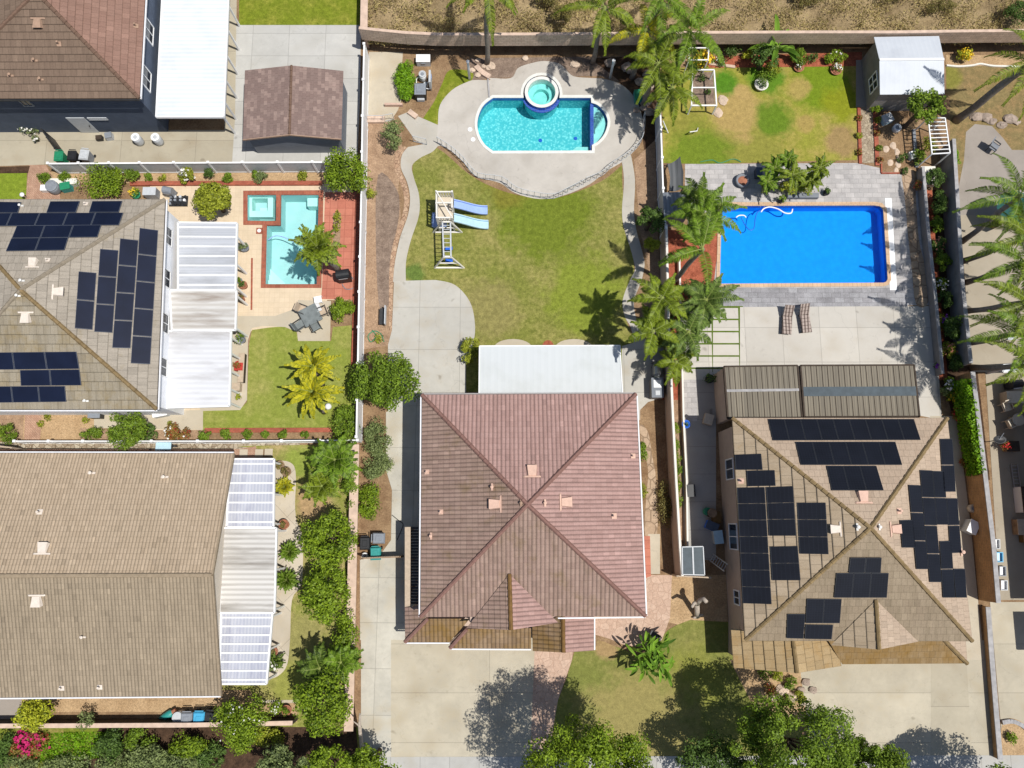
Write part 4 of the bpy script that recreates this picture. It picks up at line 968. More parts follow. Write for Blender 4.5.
for u, z0, z1, ww in ((L_w*.79, 1.5, 3.2, 1.3), (L_w*.45, 1.4, 3.2, 1.6), (L_w*.15, 1.7, 2.9, .9)): window(hr, A_, u-ww/2, u+ww/2, z0, z1, (-1, 0), 'white')
PV = lambda pl, q, nx, ny, par, **k: panels(pl, q, nx, ny, par, MAT['pv_black'], MAT['pvframeb'], **k)
PV(plN, [(768, 418.7), (914, 418.7), (921, 440), (773, 440.5)], 9, 1, hr)
PV(plN, [(795.5, 441.5), (895.5, 441.5), (902.5, 465), (801, 465)], 6, 1, hr)
PV(plN, [(826.5, 465.5), (876.5, 465.5), (884, 490.5), (832, 490.5)], 3, 1, hr)
PV(plW, [(734.5, 454.5), (761.5, 453.5), (763, 470), (735.5, 470)], 1, 1, hr)
PV(plW, [(746.5, 470.5), (775, 470), (776, 486), (747.5, 486.5)], 1, 1, hr)
PV(plW, [(737, 487.5), (765, 487), (772, 604.5), (742.5, 603.5)], 1, 7, hr)
PV(plW, [(766, 487), (793.5, 486), (796.5, 536), (769, 536)], 1, 3, hr)
PV(plW, [(770, 546.5), (798, 546), (801, 580.5), (772, 580.5)], 1, 2, hr)
PV(plW, [(797, 502.5), (826, 502.5), (829, 554.5), (799.5, 554)], 1, 3, hr)
PV(plE, [(940, 438.5), (952.5, 438.5), (956, 492), (943.5, 492)], 1, 2, hr)
PV(plE, [(920, 469.7), (932.4, 470.2), (942, 582.5), (930, 582.5)], 1, 4, hr); PV(plE, [(932.7, 470.6), (944.3, 471), (948.6, 525), (937.2, 525)], 1, 2, hr)
PV(plE, [(908.6, 484.5), (921, 485), (928.6, 569.5), (916.6, 569.5)], 1, 3, hr)
PV(plE, [(946.8, 498), (957.4, 498), (961.8, 553), (950.5, 553.5)], 1, 2, hr)
PV(plE, [(900, 520), (913, 519.5), (916, 548), (902.5, 548)], 1, 1, hr)
PV(plE, [(939.7, 541), (951.6, 540.5), (955.2, 598), (943.2, 598)], 1, 2, hr)
PV(plE, [(953.6, 568.5), (965, 568.5), (967.2, 598), (956, 598)], 1, 1, hr)
PV(plS, [(850.5, 557.5), (882, 557.5), (881, 573), (848.5, 573)], 2, 1, hr)
PV(plS, [(836.5, 573), (889, 573), (887, 598), (834, 598)], 3, 1, hr)
PV(plS, [(807, 598.5), (842, 599), (840, 623.5), (805.5, 623.5)], 2, 1, hr)
PV(plS, [(787.5, 614), (805.5, 614), (803.5, 639), (786.5, 638.5)], 1, 1, hr); PV(plS, [(805.5, 624.5), (833.5, 625), (832, 639.5), (804.5, 639)], 1, 1, hr)
vent(hr, plN, 863, 498, MAT['ventpink'], s=1.0); vent(hr, plW, 836, 529, MAT['ventcream'], s=.85); vent(hr, plE, 894, 529, MAT['ventpink'], s=.9); vent(hr, plW, 857, 527, MAT['ventwhite'], 'hood', .9); vent(hr, plE, 879, 527, MAT['ventwhite'], 'hood', .8); vent(hr, plE, 899, 511, MAT['ventpink'], 'pipe'); vent(hr, plW, 741, 481, MAT['ventpink'], 'pipe'); vent(hr, plE, 961, 552, MAT['ventpink'], 'hood')
ap = plS.at(876, 600, .05); zr = ap.z; gr = P(879, 649.5, zr); gl, gR = plS.at(831, 645, .06), plS.at(918, 641.5, .06)
roofpart(hr, [(ap, gl, gr)], 't_rightw', .63, 'gable_roof'); roofpart(hr, [(gR, ap, gr)], 't_right', .42, 'gable_roof'); caps(hr, [(gr, ap)], 'cap_tan')
gw = MB(); n_ = Vector((0, .3, 0)); gw.hexa([gl+n_-Vector((0, 0, 1.5)), gR+n_-Vector((0, 0, 1.5)), gR+Vector((0, 2, -1.5)), gl+Vector((0, 2, -1.5))], [gl+n_-Vector((-.2, 0, .05)), gR+n_-Vector((.2, 0, .05)), gR+Vector((-.2, 2, -.05)), gl+Vector((.2, 2, -.05))])
gw.hexa([gl+n_+Vector((.2, 0, -.05)), gR+n_+Vector((-.2, 0, -.05)), gr+n_+Vector((0, 0, -.06))], [gl+n_+Vector((.2, .1, -.05)), gR+n_+Vector((-.2, .1, -.05)), gr+n_+Vector((0, .1, -.06))]); gw.build('gable_wall', MAT['stucco_tan'], hr)
zb, zt = 2.6, 3.2
k1, k2, k3, k4 = P(842, 664, zb), P(967, 663.5, zb), P(944, 640, zt), P(828, 640, zt+.1)
roofpart(hr, [(k1, k2, k3, k4)], 't_rightm', .42, 'lower_roof'); roofpart(hr, [(k2, P(965, 636, zb), k3)], 't_right', .42, 'lower_roof'); caps(hr, [(k2, k3)], 'cap_tan')
r1, r2 = P(793, 640, 3.7), P(797, 673, 3.7)
roofpart(hr, [(P(731, 628, 2.6), P(733.5, 667.5, 2.6), r2, r1)], 't_rightp', .6, 'porch_roof', .05); roofpart(hr, [(P(841, 666, 2.7), P(837, 640, 2.7), r1, r2)], 't_rightp', .5, 'porch_roof', .03); caps(hr, [(r2, r1)], 'cap_tan')
pm = MB(); q = [P(740, 660, 2.6), P(790, 666, 2.6), P(836, 659, 2.6), P(960, 658, 2.6), P(960, 630, 2.6), P(740, 625, 2.6)]; pm.prism([(p.x, p.y) for p in q], 0, 2.5); pm.build('porch_wall', MAT['stucco_tan'], hr)

# ---- left house with blue-black panels
Z, ZP = 4.7, 7.1
hl = thing('house', 'grey roofed house at the left edge with navy solar panels beside the small pool', 'house', P(45, 305, 0))
NW, NE, SE, SW, PK = P(-60, 199.5, Z), P(165.5, 199.5, Z), P(157, 409.5, Z), P(-82, 409.5, Z), P(20.5, 290, ZP)
el = [(-60, 199.5), (165.5, 199.5), (157, 409.5), (-82, 409.5)]
wl_ = walls(hl, el, Z, MAT['stucco_white'], .3)
plN = roofpart(hl, [(NE, NW, PK)], 't_grey', .56); plE = roofpart(hl, [(SE, NE, PK)], 't_grey', .56); plW = roofpart(hl, [(NW, SW, PK)], 't_grey', .56); plS = roofpart(hl, [(SW, SE, PK)], 't_greys', .56, th=.05)
under(hl, [NW, SW, SE, NE]); caps(hl, [(SW, PK), (NE, PK)], 'cap_grey'); caps(hl, [(NW, PK), (SE, PK)], 'cap_tan')
gutter(hl, NE, SE, 'gutter', (1, 0, 0)); gutter(hl, SW, SE, 'gutter', (0, -1, 0))
PL = lambda pl, q, nx, ny, **k: panels(pl, q, nx, ny, hl, MAT['pv_blue'], MAT['pvframe'], **k)
PL(plN, [(-12, 201.5), (21.5, 202), (18, 212.5), (-16, 212.5)], 1, 1)
PL(plN, [(50, 201.2), (80, 201), (76, 212.2), (46, 212.4)], 1, 1); PL(plN, [(92, 201), (122.5, 200.8), (119, 212), (88.5, 212.2)], 1, 1)
PL(plN, [(-16, 213), (123.5, 212.5), (119, 225), (-22, 226)], 5, 1); PL(plN, [(16.5, 225.6), (101.5, 224.8), (97.5, 237), (11.5, 238)], 3, 1); PL(plN, [(11, 238.2), (68.5, 237.4), (64.5, 250), (5.5, 251)], 2, 1)
PL(plE, [(78.5, 271), (96.5, 272.5), (92.5, 330), (74.5, 328.5)], 1, 2); PL(plE, [(100, 248.5), (118.5, 250), (112.5, 333), (94, 332)], 1, 3); PL(plE, [(120, 238), (138.5, 240), (130.5, 348.5), (112, 348)], 1, 4); PL(plE, [(139.5, 227.5), (158.3, 230), (150.3, 364.5), (130.5, 363.5)], 1, 5)
PL(plS, [(-20, 352.5), (76.5, 351.5), (79.5, 369), (-18, 370)], 3, 1); PL(plS, [(19.5, 370), (79.5, 369.3), (81.5, 385.5), (20.5, 386)], 2, 1); PL(plS, [(-16, 386.3), (65, 386), (66.5, 402), (-14, 403)], 3, 1)
for px, py, pl in ((58, 292, plE), (26, 317, plS)): vent(hl, pl, px, py, MAT['ventcream'], s=.95)
vent(hl, plN, 33, 264, MAT['ventcream'], s=.85); vent(hl, plN, 22, 281, MAT['ventwhite'], 'hood', .8); vent(hl, plS, 18, 296, MAT['ventwhite'], 'hood', .8); vent(hl, plN, 48, 260, MAT['ventcream'], 'pipe', .8); vent(hl, plN, 21, 206, MAT['ventwhite'], 'hood', .8); vent(hl, plS, 86, 401, MAT['ventwhite'], 'hood', .8); vent(hl, plN, 86, 204, MAT['ventcream'], 'pipe', .8)
A_ = (wl_[1], wl_[2]); L_w = (Vector(wl_[2])-Vector(wl_[1])).length
for fr_, ww in ((.13, 1.2), (.35, 1.2), (.58, 1.3), (.8, 1.2)): window(hl, A_, L_w*fr_-ww/2, L_w*fr_+ww/2, 2.9, 4.0, (1, 0), 'white')

# ---- bottom-left gabled house
Z, ZP = 2.9, 5.15
hb_ = thing('house', 'house at the lower left with a long beige gable roof', 'house', P(90, 575, 0))
NE, SE, SW, NW = P(233.5, 453.5, Z), P(220.5, 695.5, Z), P(-70, 698, Z), P(-70, 453, Z); RE, RW = P(212, 575, ZP), P(-78, 576, ZP)
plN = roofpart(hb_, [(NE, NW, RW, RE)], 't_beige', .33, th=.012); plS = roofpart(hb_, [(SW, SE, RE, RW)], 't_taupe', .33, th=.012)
caps(hb_, [(RW, RE)], 'cap_beige'); bb = MB(); bb.bar(NE+Vector((.03, 0, -.02)), RE+Vector((.03, 0, -.02)), .09, .2); bb.bar(RE+Vector((.03, 0, -.02)), SE+Vector((.03, 0, -.02)), .09, .2); bb.build('barge_board', MAT['cap_beige'], hb_)
q = walls(hb_, [(-70, 453), (233.5, 453.5), (220.5, 695.5), (-70, 698)], Z, MAT['stucco_cream'], .4)
ge = MB(); x1 = q[1]; x2 = q[2]; rp = Vector((RE.x-.25, RE.y, ZP-.14)); ge.hexa([Vector((x1.x, x1.y, Z-.12)), Vector((x2.x, x2.y, Z-.12)), rp], [Vector((x1.x-.2, x1.y, Z-.12)), Vector((x2.x-.2, x2.y, Z-.12)), rp+Vector((-.2, 0, 0))]); ge.build('gable_wall', MAT['stucco_cream'], hb_)
gutter(hb_, NW, NE, 'gutter', (0, 1, 0)); gutter(hb_, SW, SE, 'gutter', (0, -1, 0))
vent(hb_, plN, 92, 473, MAT['ventcream'], 'hood', 1); vent(hb_, plN, 165, 477, MAT['ventcream'], 'hood', 1); vent(hb_, plN, 40, 512, MAT['ventcream'], 'pipe', 1); vent(hb_, plN, 43, 549, MAT['ventcream'], s=1.0); vent(hb_, plS, 37, 600, MAT['ventcream'], s=1.0); vent(hb_, plS, 83, 637, MAT['ventcream'], 'hood', .8); vent(hb_, plS, 62, 688, MAT['ventcream'], 'pipe', .9); vent(hb_, plS, 100, 687, MAT['ventcream'], 'pipe', .9)

# ---- upper-left two-storey house
Z, ZP = 4.9, 7.3
hu = thing('house', 'dark navy walled two storey house in the upper left corner with a brown roof', 'house', P(30, 40, 0))
SE, SW, NE, NW, PK, PR = P(139.5, 98.5, Z), P(-70, 99, Z), P(147.5, -45, Z), P(-70, -45, Z), P(36, -8, ZP), P(34, -12, ZP)
plS = roofpart(hu, [(SW, SE, PK)], 't_brown', .44, th=.04); plE = roofpart(hu, [(SE, NE, PR, PK)], 't_red', .44, th=.04); plW = roofpart(hu, [(NW, SW, PK, PR)], 't_brown', .44, th=.04)
under(hu, [NW, SW, SE, NE]); caps(hu, [(SE, PK), (SW, PK)], 'cap_brown'); gutter(hu, SW, SE, 'darkmetal', (0, -1, 0)); gutter(hu, SE, NE, 'gutter', (1, 0, 0))
wu = walls(hu, [(-70, 99), (139.5, 98.5), (147.5, -45), (-70, -45)], Z, MAT['stucco_navy'], .25)
vent(hu, plS, 38, 23, MAT['ventbrown'], s=.95)
for x, y in ((35, 61), (11, 76), (41, 80), (59, 44)): vent(hu, plS, x, y, MAT['ventbrown'], 'hood' if x != 59 else 'pipe', .9)
vent(hu, plE, 136, 26, MAT['ventbrown'], 'pipe', .9)
S_ = (wu[0], wu[1]); E_ = (wu[1], wu[2]); Ls = (Vector(wu[1])-Vector(wu[0])).length
def us(px): return Ls-(wu[1].x-P(px, 128, 1.2).x)
window(hu, S_, us(93), us(112), 1.75, 2.05, (0, -1), 'lightgrey'); window(hu, S_, us(45), us(55), 3.6, 4.4, (0, -1), 'grey')
dr = MB(); a, b = us(72), us(90); p0 = Vector(wu[0]); d_ = (Vector(wu[1])-p0).normalized(); o_ = Vector((0, -1)); q_ = [p0+d_*a, p0+d_*b, p0+d_*b+o_*.05, p0+d_*a+o_*.05]; dr.prism(q_, .02, 2.05); dd = dr.build('door', MAT['lightgrey'], hu); kn = MB(); kp = p0+d_*(b-.15)+o_*.09; kn.box((kp.x, kp.y, 1.0), .06, .08, .06); kn.build('handle', MAT['darkmetal'], dd)
window(hu, E_, 1.2, 2.6, 3.0, 4.3, (1, 0), 'white'); window(hu, E_, 4.6, 6.0, 3.0, 4.3, (1, 0), 'white')

# ---- house beyond the right edge (its shade falls on the side yard)
hx = thing('house', 'house just past the right edge that shades the narrow side yard', 'house', P(1120, 480, 0))
hx_e = [(1063, 381), (1300, 381), (1330, 618), (1087, 618)]; Z = 4.4
c = [P(*p, Z) for p in hx_e]; pk = P(1210, 480, 6.6); walls(hx, hx_e, Z, MAT['stucco_tan'], .4)
roofpart(hx, [(c[1], c[0], pk)], 't_right', .42); roofpart(hx, [(c[0], c[3], pk)], 't_right', .42); roofpart(hx, [(c[3], c[2], pk)], 't_right', .42); roofpart(hx, [(c[2], c[1], pk)], 't_right', .42); under(hx, [c[0], c[3], c[2], c[1]])

k = MB(); q = [P(*p, 2.7) for p in ((1058, 624), (1140, 624), (1146, 664), (1062, 664))]; k.prism([(p.x, p.y) for p in q], 2.45, 2.7); k.build('lower_roof', MAT['t_right'], hx)
# ------------------------------------------------------------------ sheds
sh = thing('storage_shed', 'shed with a brown shingled gable roof standing on the grey slab', 'shed', P(290, 120, 0))
zr_, ze = 3.0, 2.45; a, b, c_, d = P(245, 70.5, ze), P(343.5, 71, ze), P(341.5, 139, ze), P(243, 139.5, ze); r1, r2 = P(291.5, 65.5, zr_), P(289.5, 134.5, zr_)
roofpart(sh, [(a, d, r2, r1)], 't_shingle', .24, th=.012); roofpart(sh, [(c_, b, r1, r2)], 't_shingle', .24, th=.012); caps(sh, [(r2, r1)], 'cap_brown', r=.09)
q = walls(sh, [(245, 70.5), (343.5, 71), (341.5, 139), (243, 139.5)], ze, MAT['stucco_grey'], .22)
ge = MB(); ge.hexa([Vector((q[3].x, q[3].y, ze-.1)), Vector((q[2].x, q[2].y, ze-.1)), Vector((r2.x, q[3].y, zr_-.1))], [Vector((q[3].x, q[3].y+.1, ze-.1)), Vector((q[2].x, q[2].y+.1, ze-.1)), Vector((r2.x, q[3].y+.1, zr_-.1))]); ge.build('gable_wall', MAT['stucco_grey'], sh)
tr = MB(); 
for p_, q2 in ((d, r2), (r2, c_)): tr.bar(p_-Vector((0, .03, .03)), q2-Vector((0, .03, .03)), .05, .14)
tr.build('barge_board', MAT['ventbrown'], sh)
ws = thing('garden_shed', 'white roofed shed with glazed door by the top block wall on the right', 'shed', P(905, 80, 0))
ze, zr_ = 2.55, 3.15; a, b, c_, d = P(874, 37, ze), P(939, 36, ze), P(944.5, 94, ze), P(880, 94.5, ze); r1, r2 = P(879.5, 59.8, zr_), P(944, 59.3, zr_)
for f, nm in (((b, a, r1, r2), 'n'), ((d, c_, r2, r1), 's')):
    k = MB(); k.hexa([p-Vector((0, 0, .05)) for p in f], list(f)); k.build('roof', MAT['sheetshed'], ws)
k = MB(); k.bar(r1+Vector((0, 0, .02)), r2+Vector((0, 0, .02)), .16, .05); k.build('ridge_cap', MAT['white'], ws)
q = walls(ws, [(874, 37), (939, 36), (944.5, 94), (880, 94.5)], ze, MAT['wallgrey'], .18)
ge = MB(); rr = Vector((r1.x+.2, r1.y, zr_-.06)); ge.hexa([Vector((q[0].x, q[0].y, ze-.07)), rr, Vector((q[3].x, q[3].y, ze-.07))], [Vector((q[0].x+.1, q[0].y, ze-.07)), rr+Vector((.1, 0, 0)), Vector((q[3].x+.1, q[3].y, ze-.07))]); ge.build('gable_wall', MAT['wallgrey'], ws)
wd = MB(); A0, A1 = Vector(q[0]), Vector(q[3]); d_ = (A1-A0).normalized(); L_ = (A1-A0).length
def sideq(mb, u0, u1, z0, z1, t): p, q2 = A0+d_*u0, A0+d_*u1; o = Vector((-t, 0)); mb.prism([p, q2, q2+o, p+o], z0, z1)
for u in (L_*.52, L_*.66, L_*.80): sideq(wd, u, u+.08, .9, 2.1, .06)
for z in (.9, 1.46, 2.05): sideq(wd, L_*.52, L_*.8+.08, z, z+.08, .055)
dw = wd.build('window', MAT['white'], ws); gl_ = MB(); sideq(gl_, L_*.53, L_*.82, .95, 2.05, .03); gl_.build('pane', MAT['glass'], dw)

# ------------------------------------------------------------------ patio covers
def cover(label, px, z, mat, beams=0, axis='x', posts=(), th=.06, beam='white', frame=True, slope=0., name='patio_cover', rafters=0, rmat='white', fascia=.1):
    # px: nw, ne, se, sw ; beams laid on top between the two sides
    t = thing(name, label, 'patio cover', P((px[0][0]+px[1][0])/2, (px[0][1]+px[2][1])/2, 0))
    c = [P(*p, z) for p in px]; c[1].z -= slope; c[2].z -= slope
    k = MB(); k.hexa([p-Vector((0, 0, th)) for p in c][::-1], [p for p in c][::-1]); k.build('roof_panel', MAT[mat], t)
    if frame:
        f = MB(); 
        for i in range(4): f.bar(c[i]-Vector((0, 0, .06)), c[(i+1) % 4]-Vector((0, 0, .06)), fascia, .2)
        f.build('fascia', MAT[beam], t)
    for i in range(beams):
        s = (i+.5)/beams if axis == 'x' else (i+.5)/beams
        a, b = (c[0].lerp(c[3], s), c[1].lerp(c[2], s)) if axis == 'x' else (c[0].lerp(c[1], s), c[3].lerp(c[2], s))
        MB().bar(a+Vector((0, 0, .02)), b+Vector((0, 0, .02)), .09, .06).build('rafter', MAT[beam], t)
    for i, (x, y) in enumerate(posts):
        p = P(x, y, z-.2); MB().box((p.x, p.y, 0), .11, .11, z-.16-(slope if x > (px[0][0]+px[1][0])/2 else 0)).build('post', MAT['white'], t)
    return t, c
cover('flat pale metal patio cover on the back of the pink roofed house', [(479.5, 346), (620, 345.5), (622.5, 394), (479, 394.5)], 2.75, 'sheetmain', posts=((482, 349), (550, 349), (617, 349)), fascia=.06)
cover('white sheet patio cover along the side of the navy walled house', [(164, -40), (230, -40), (224, 117), (156, 117)], 2.8, 'sheetwhite', posts=((227, 3), (226.5, 28), (225, 53), (224, 78), (223, 100), (222, 115)), fascia=.08)
ob, cc_ = cover('top patio cover of the grey roofed house, clear corrugated sheets under white rafters', [(178, 222.5), (237, 223), (235.5, 290), (178, 290)], 2.7, 'poly_a', 7, 'x', ((235, 235), (234, 262), (234, 286)))
cover('middle patio cover of the grey roofed house, with brown rain streaks on its sheets', [(170, 290), (236.5, 290.5), (235.5, 330), (172, 330.5)], 2.85, 'poly_b', 0, 'x', ((234, 294), (234, 327)))
cover('lowest patio cover of the grey roofed house, white sheets with faint stains', [(165, 331), (231, 331), (229.5, 406), (158, 408)], 2.7, 'poly_c', 0, 'x', ((228.5, 336), (228.5, 352), (228, 370), (227.5, 388), (227, 402)))
cover('upper patio cover of the beige gabled house, with lavender tinted sheets', [(230, 459), (274, 459), (273.5, 527), (226.5, 527)], 2.5, 'poly_l', 7, 'x', ((272, 462), (272, 494), (271.5, 524)))
cover('middle patio cover of the beige gabled house, with cream corrugated sheets', [(223, 528), (276.5, 528), (274.5, 613), (219.5, 613)], 2.6, 'poly_d', 0, 'x', ((275, 531), (274, 570), (273, 610)))
cover('lower patio cover of the beige gabled house, with a clipped corner at the lawn', [(221, 613), (272.5, 613), (266.5, 684), (220, 684)], 2.5, 'poly_l', 8, 'x', ((270, 617), (268, 650), (265.5, 681)))
t, c = cover('brown sheet patio cover, narrower western half behind the house with black panels', [(724, 366.5), (797.5, 365.5), (802, 417.5), (728, 418.5)], 2.9, 'poly_brown', 0, 'y', (), .08, 'darkwood', True)
for u in np.linspace(.06, .94, 13): MB().bar(c[0].lerp(c[1], float(u))+Vector((0, 0, .015)), c[3].lerp(c[2], float(u))+Vector((0, 0, .015)), .025, .02).build('rafter', MAT['darkwood'], t)
MB().bar(c[0].lerp(c[3], .47)+Vector((0, 0, .02)), c[1].lerp(c[2], .47)+Vector((0, 0, .02)), .16, .03).build('crossbar', MAT['capgrey'], t)
q = [P(724.5, 367, 2.9), P(731, 367, 2.9), P(735, 418, 2.9), P(728.5, 418.5, 2.9)]
k = MB(); k.prism([(p.x, p.y) for p in q], 0, 2.8); k.build('side_wall', MAT['stucco_tan'], t)
t, c = cover('brown sheet patio cover, wider eastern half with a glassy band across it', [(800.5, 365.5), (914, 365), (919.5, 416.5), (804.5, 417)], 2.9, 'poly_brown', 0, 'y', ((911, 369), (804, 369)), .08, 'darkwood', True)
for u in np.linspace(.04, .96, 20): MB().bar(c[0].lerp(c[1], float(u))+Vector((0, 0, .015)), c[3].lerp(c[2], float(u))+Vector((0, 0, .015)), .025, .02).build('rafter', MAT['darkwood'], t)
k = MB(); A, B = c[0].lerp(c[3], .42), c[1].lerp(c[2], .42); D_, E2 = c[0].lerp(c[3], .60), c[1].lerp(c[2], .60); zz = Vector((0, 0, .035)); k.hexa([D_+zz*.2, E2+zz*.2, B+zz*.2, A+zz*.2], [D_+zz, E2+zz, B+zz, A+zz]); k.build('glass_band', MAT['poly_glass'], t)

# ------------------------------------------------------------------ walls and fences
def run_px(pts, z=0): return [P(*p, z) for p in pts]
def block_wall(name, label, px, h, mat, cap='blockcap', th=.2, capw=.26, cat='wall', z0=0., step=0):
    t = thing(name, label, cat, P(*px[len(px)//2], 0)); w = MB(); cp_ = MB(); q = run_px(px)
    for a, b in zip(q[:-1], q[1:]):
        d = (b-a).normalized(); n = Vector((-d.y, d.x, 0))*th/2; e = d*.002
        w.prism([a+e-n, b-e-n, b-e+n, a+e+n], z0, z0+h); n2 = n/th*capw
        cp_.prism([a+e-n2, b-e-n2, b-e+n2, a+e+n2], z0+h, z0+h+.07)
    w.build('wall_body', MAT[mat], t); cp_.build('coping', MAT[cap], t); return t
def vinyl_fence(label, px, h, sp=2.35, mat='vinyl', name='vinyl_fence', postmat='white', cat='fence', panelmat=None, rail=.10):
    t = thing(name, label, cat, P(*px[0], 0)); q = run_px(px); pan = MB(); rl = MB(); pts = []
    for a, b in zip(q[:-1], q[1:]):
        d = (b-a).normalized(); n = Vector((-d.y, d.x, 0)); L = (b-a).length; k = max(1, round(L/sp))
        pan.prism([a-n*.02, b-n*.02, b+n*.02, a+n*.02], .06, h-.06); rl.bar(a+Vector((0, 0, h-.03)), b+Vector((0, 0, h-.03)), rail, .08); rl.bar(a+Vector((0, 0, .1)), b+Vector((0, 0, .1)), .07, .12)
        for i in range(k+1):
            p = a.lerp(b, i/k)
            if not any((p-x).length < .3 for x in pts): pts.append(p)
    pan.build('panel', MAT[panelmat or mat], t); rl.build('rail', MAT[postmat], t)
    for p in pts:
        k = MB(); k.box((p.x, p.y, 0), .13, .13, h+.06); k.box((p.x, p.y, h+.061), .17, .17, .05); k.build('post', MAT[postmat], t)
    return t
vinyl_fence('white vinyl fence with dark seen side along the planter above the small pool', [(61, 173.5), (150, 173), (250, 172.5), (352, 172)], 1.55, panelmat='lightgrey')
vinyl_fence('white vinyl fence between the red tiled terrace and the middle garden', [(369, 60), (367.5, 130), (366.5, 200), (364.5, 300), (362, 440)], 1.9)
vinyl_fence('low white vinyl fence between the two left properties', [(26, 443), (160, 443), (250, 443), (361, 442)], 1.2, rail=.07)
block_wall('retaining_wall', 'tan block wall with stepped coping below the dry hillside, left of the tall palms', [(366, 51), (380, 52.5), (395, 54), (410, 55.5), (440, 57), (520, 57), (664, 56)], 1.15, 'block', capw=.2)
block_wall('retaining_wall', 'long brown block wall below the dry hillside on the right, behind the white roofed shed', [(664, 55.5), (800, 55), (875, 55), (950, 54), (1100, 53)], 1.15, 'block', capw=.2)
block_wall('block_wall', 'pinkish block wall at the top beside the upper lawn corner', [(369, -30), (368, 48)], 1.6, 'blockpink', capw=.5)
vinyl_fence('white picket topped fence between the middle garden and the blue pool', [(655, 112), (658, 200), (660.5, 238)], 1.9, panelmat='lightgrey')
block_wall('block_wall', 'tan wall with pale coping between the flagstone strip and the sunken side yard', [(661, 235), (663, 330), (667, 420), (670, 480), (674, 548), (676, 574)], 1.9, 'stucco_tan', 'offwhite', capw=.13)
block_wall('low_wall', 'low cream kerb wall edging the narrow planted strip beside the sunken side yard', [(678, 262), (680, 340), (682, 420), (685, 480), (686, 546)], .45, 'stucco_cream', 'offwhite', .12, .11)
block_wall('block_wall', 'tan block wall along the driveway and the left gardens', [(358, 446), (356, 540), (354, 630), (352, 727)], 1.0, 'blockpink', 'blockcap', capw=.55)
block_wall('low_wall', 'long tan topped wall between the beige gabled house and the slope planting', [(-40, 721), (100, 720.5), (200, 720), (298, 718)], 1.2, 'darkwood', 'blockcap', .2, .26)
block_wall('low_wall', 'grey capped low wall between the blue pool and the flower bed', [(917, 172), (922, 235), (929, 300), (936, 376)], .8, 'wallgrey', 'capgrey', .14, .2)
block_wall('block_wall', 'tall grey wall behind the flower bed, below the right palms', [(941, 150), (945, 220), (949, 290), (957, 368)], 1.6, 'wallgrey', 'capgrey', .2, .24)
block_wall('block_wall', 'brown block wall with grey cap between the right roof and the shaded neighbour yard', [(956, 377), (961, 419), (966, 462), (971.5, 510), (975.5, 544), (980, 600)], 1.9, 'rawblock', 'capgrey', .2, .28)
block_wall('low_wall', 'thin brown wall with grey cap between the two right driveways', [(983, 606), (987, 660), (991, 710), (995, 757)], .5, 'rawblock', 'capgrey', .2, .30)
# iron railings round the pool deck
def railing(label, px, h=.9, sp=1.6, mat='lightgrey', name='pool_railing'):
    t = thing(name, label, 'railing', P(*px[0], 0)); q = run_px(px); r = MB(); b_ = MB(); 
    for a, b in zip(q[:-1], q[1:]):
        L = (b-a).length; r.bar(a+Vector((0, 0, h)), b+Vector((0, 0, h)), .03, .03); r.bar(a+Vector((0, 0, .1)), b+Vector((0, 0, .1)), .025, .025)
        for i in range(int(L/.2)): p = a.lerp(b, (i+.5)/int(L/.2)); b_.box((p.x, p.y, .1), .008, .008, h-.1)
        b_.box((a.x, a.y, 0), .035, .035, h+.02)
    a = q[-1]; b_.box((a.x, a.y, 0), .035, .035, h+.02)
    r.build('rail', MAT[mat], t); b_.build('bars', MAT[mat], t); return t
railing('grey metal railing curving round the lower edge of the pool deck', spl([(438, 143), (452, 152), (464, 163), (478, 178), (502, 182), (516, 192), (534, 197), (553, 199), (567, 193), (583, 185)], 3))
railing('grey metal railing on the right edge of the pool deck below the palms', spl([(585, 183), (602, 176), (612, 167), (626, 158), (637, 148), (642, 138), (643, 118)], 3))
railing('short pale railing at the end of the cream slab by the grey shrub', [(368, 122), (384, 122), (394, 120)], .9)
railing('short pale railing beside the apron by the stone edging', [(414, 142), (427, 145)], .9, 2)
# wooden gates
def gate(label, px, h, mat, frame='wood', cat='gate', name='gate'):
    a, b = P(*px[0]), P(*px[1]); t = thing(name, label, cat, a.lerp(b, .5)); d = (b-a).normalized(); n = Vector((-d.y, d.x, 0)); L = (b-a).length
    f = MB(); f.bar(a+Vector((0, 0, .1)), b+Vector((0, 0, .1)), .06, .1); f.bar(a+Vector((0, 0, h-.05)), b+Vector((0, 0, h-.05)), .06, .1); f.box((a.x, a.y, 0), .1, .1, h); f.box((b.x, b.y, 0), .1, .1, h); f.bar(a+Vector((0, 0, .15)), b+Vector((0, 0, h-.1)), .05, .08); f.build('gate_frame', MAT[frame], t)
    k = MB(); m_ = max(3, int(L/.14))
    for i in range(m_): p, q = a.lerp(b, (i+.06)/m_), a.lerp(b, (i+.94)/m_); k.prism([p+n*.03, q+n*.03, q+n*.055, p+n*.055], .05, h-.02)
    k.build('boards', MAT[mat], t); return t
gate('black metal gate on the side path of the navy walled house', [(55, 141), (63, 152)], 1.7, 'darkmetal', 'darkmetal')
gate('tan wooden gate with diagonal brace at the corner of the beige gabled house', [(8, 448), (26, 450)], 1.6, 'tan', 'tan')
gate('dark board gate beside the upper end of the central driveway', [(366, 557.5), (403, 556)], 1.5, 'tan', 'wood')
gate('tan wooden gate below the shade roof of the sunken side yard', [(672, 574.5), (704, 576)], 1.7, 'tan', 'tan')
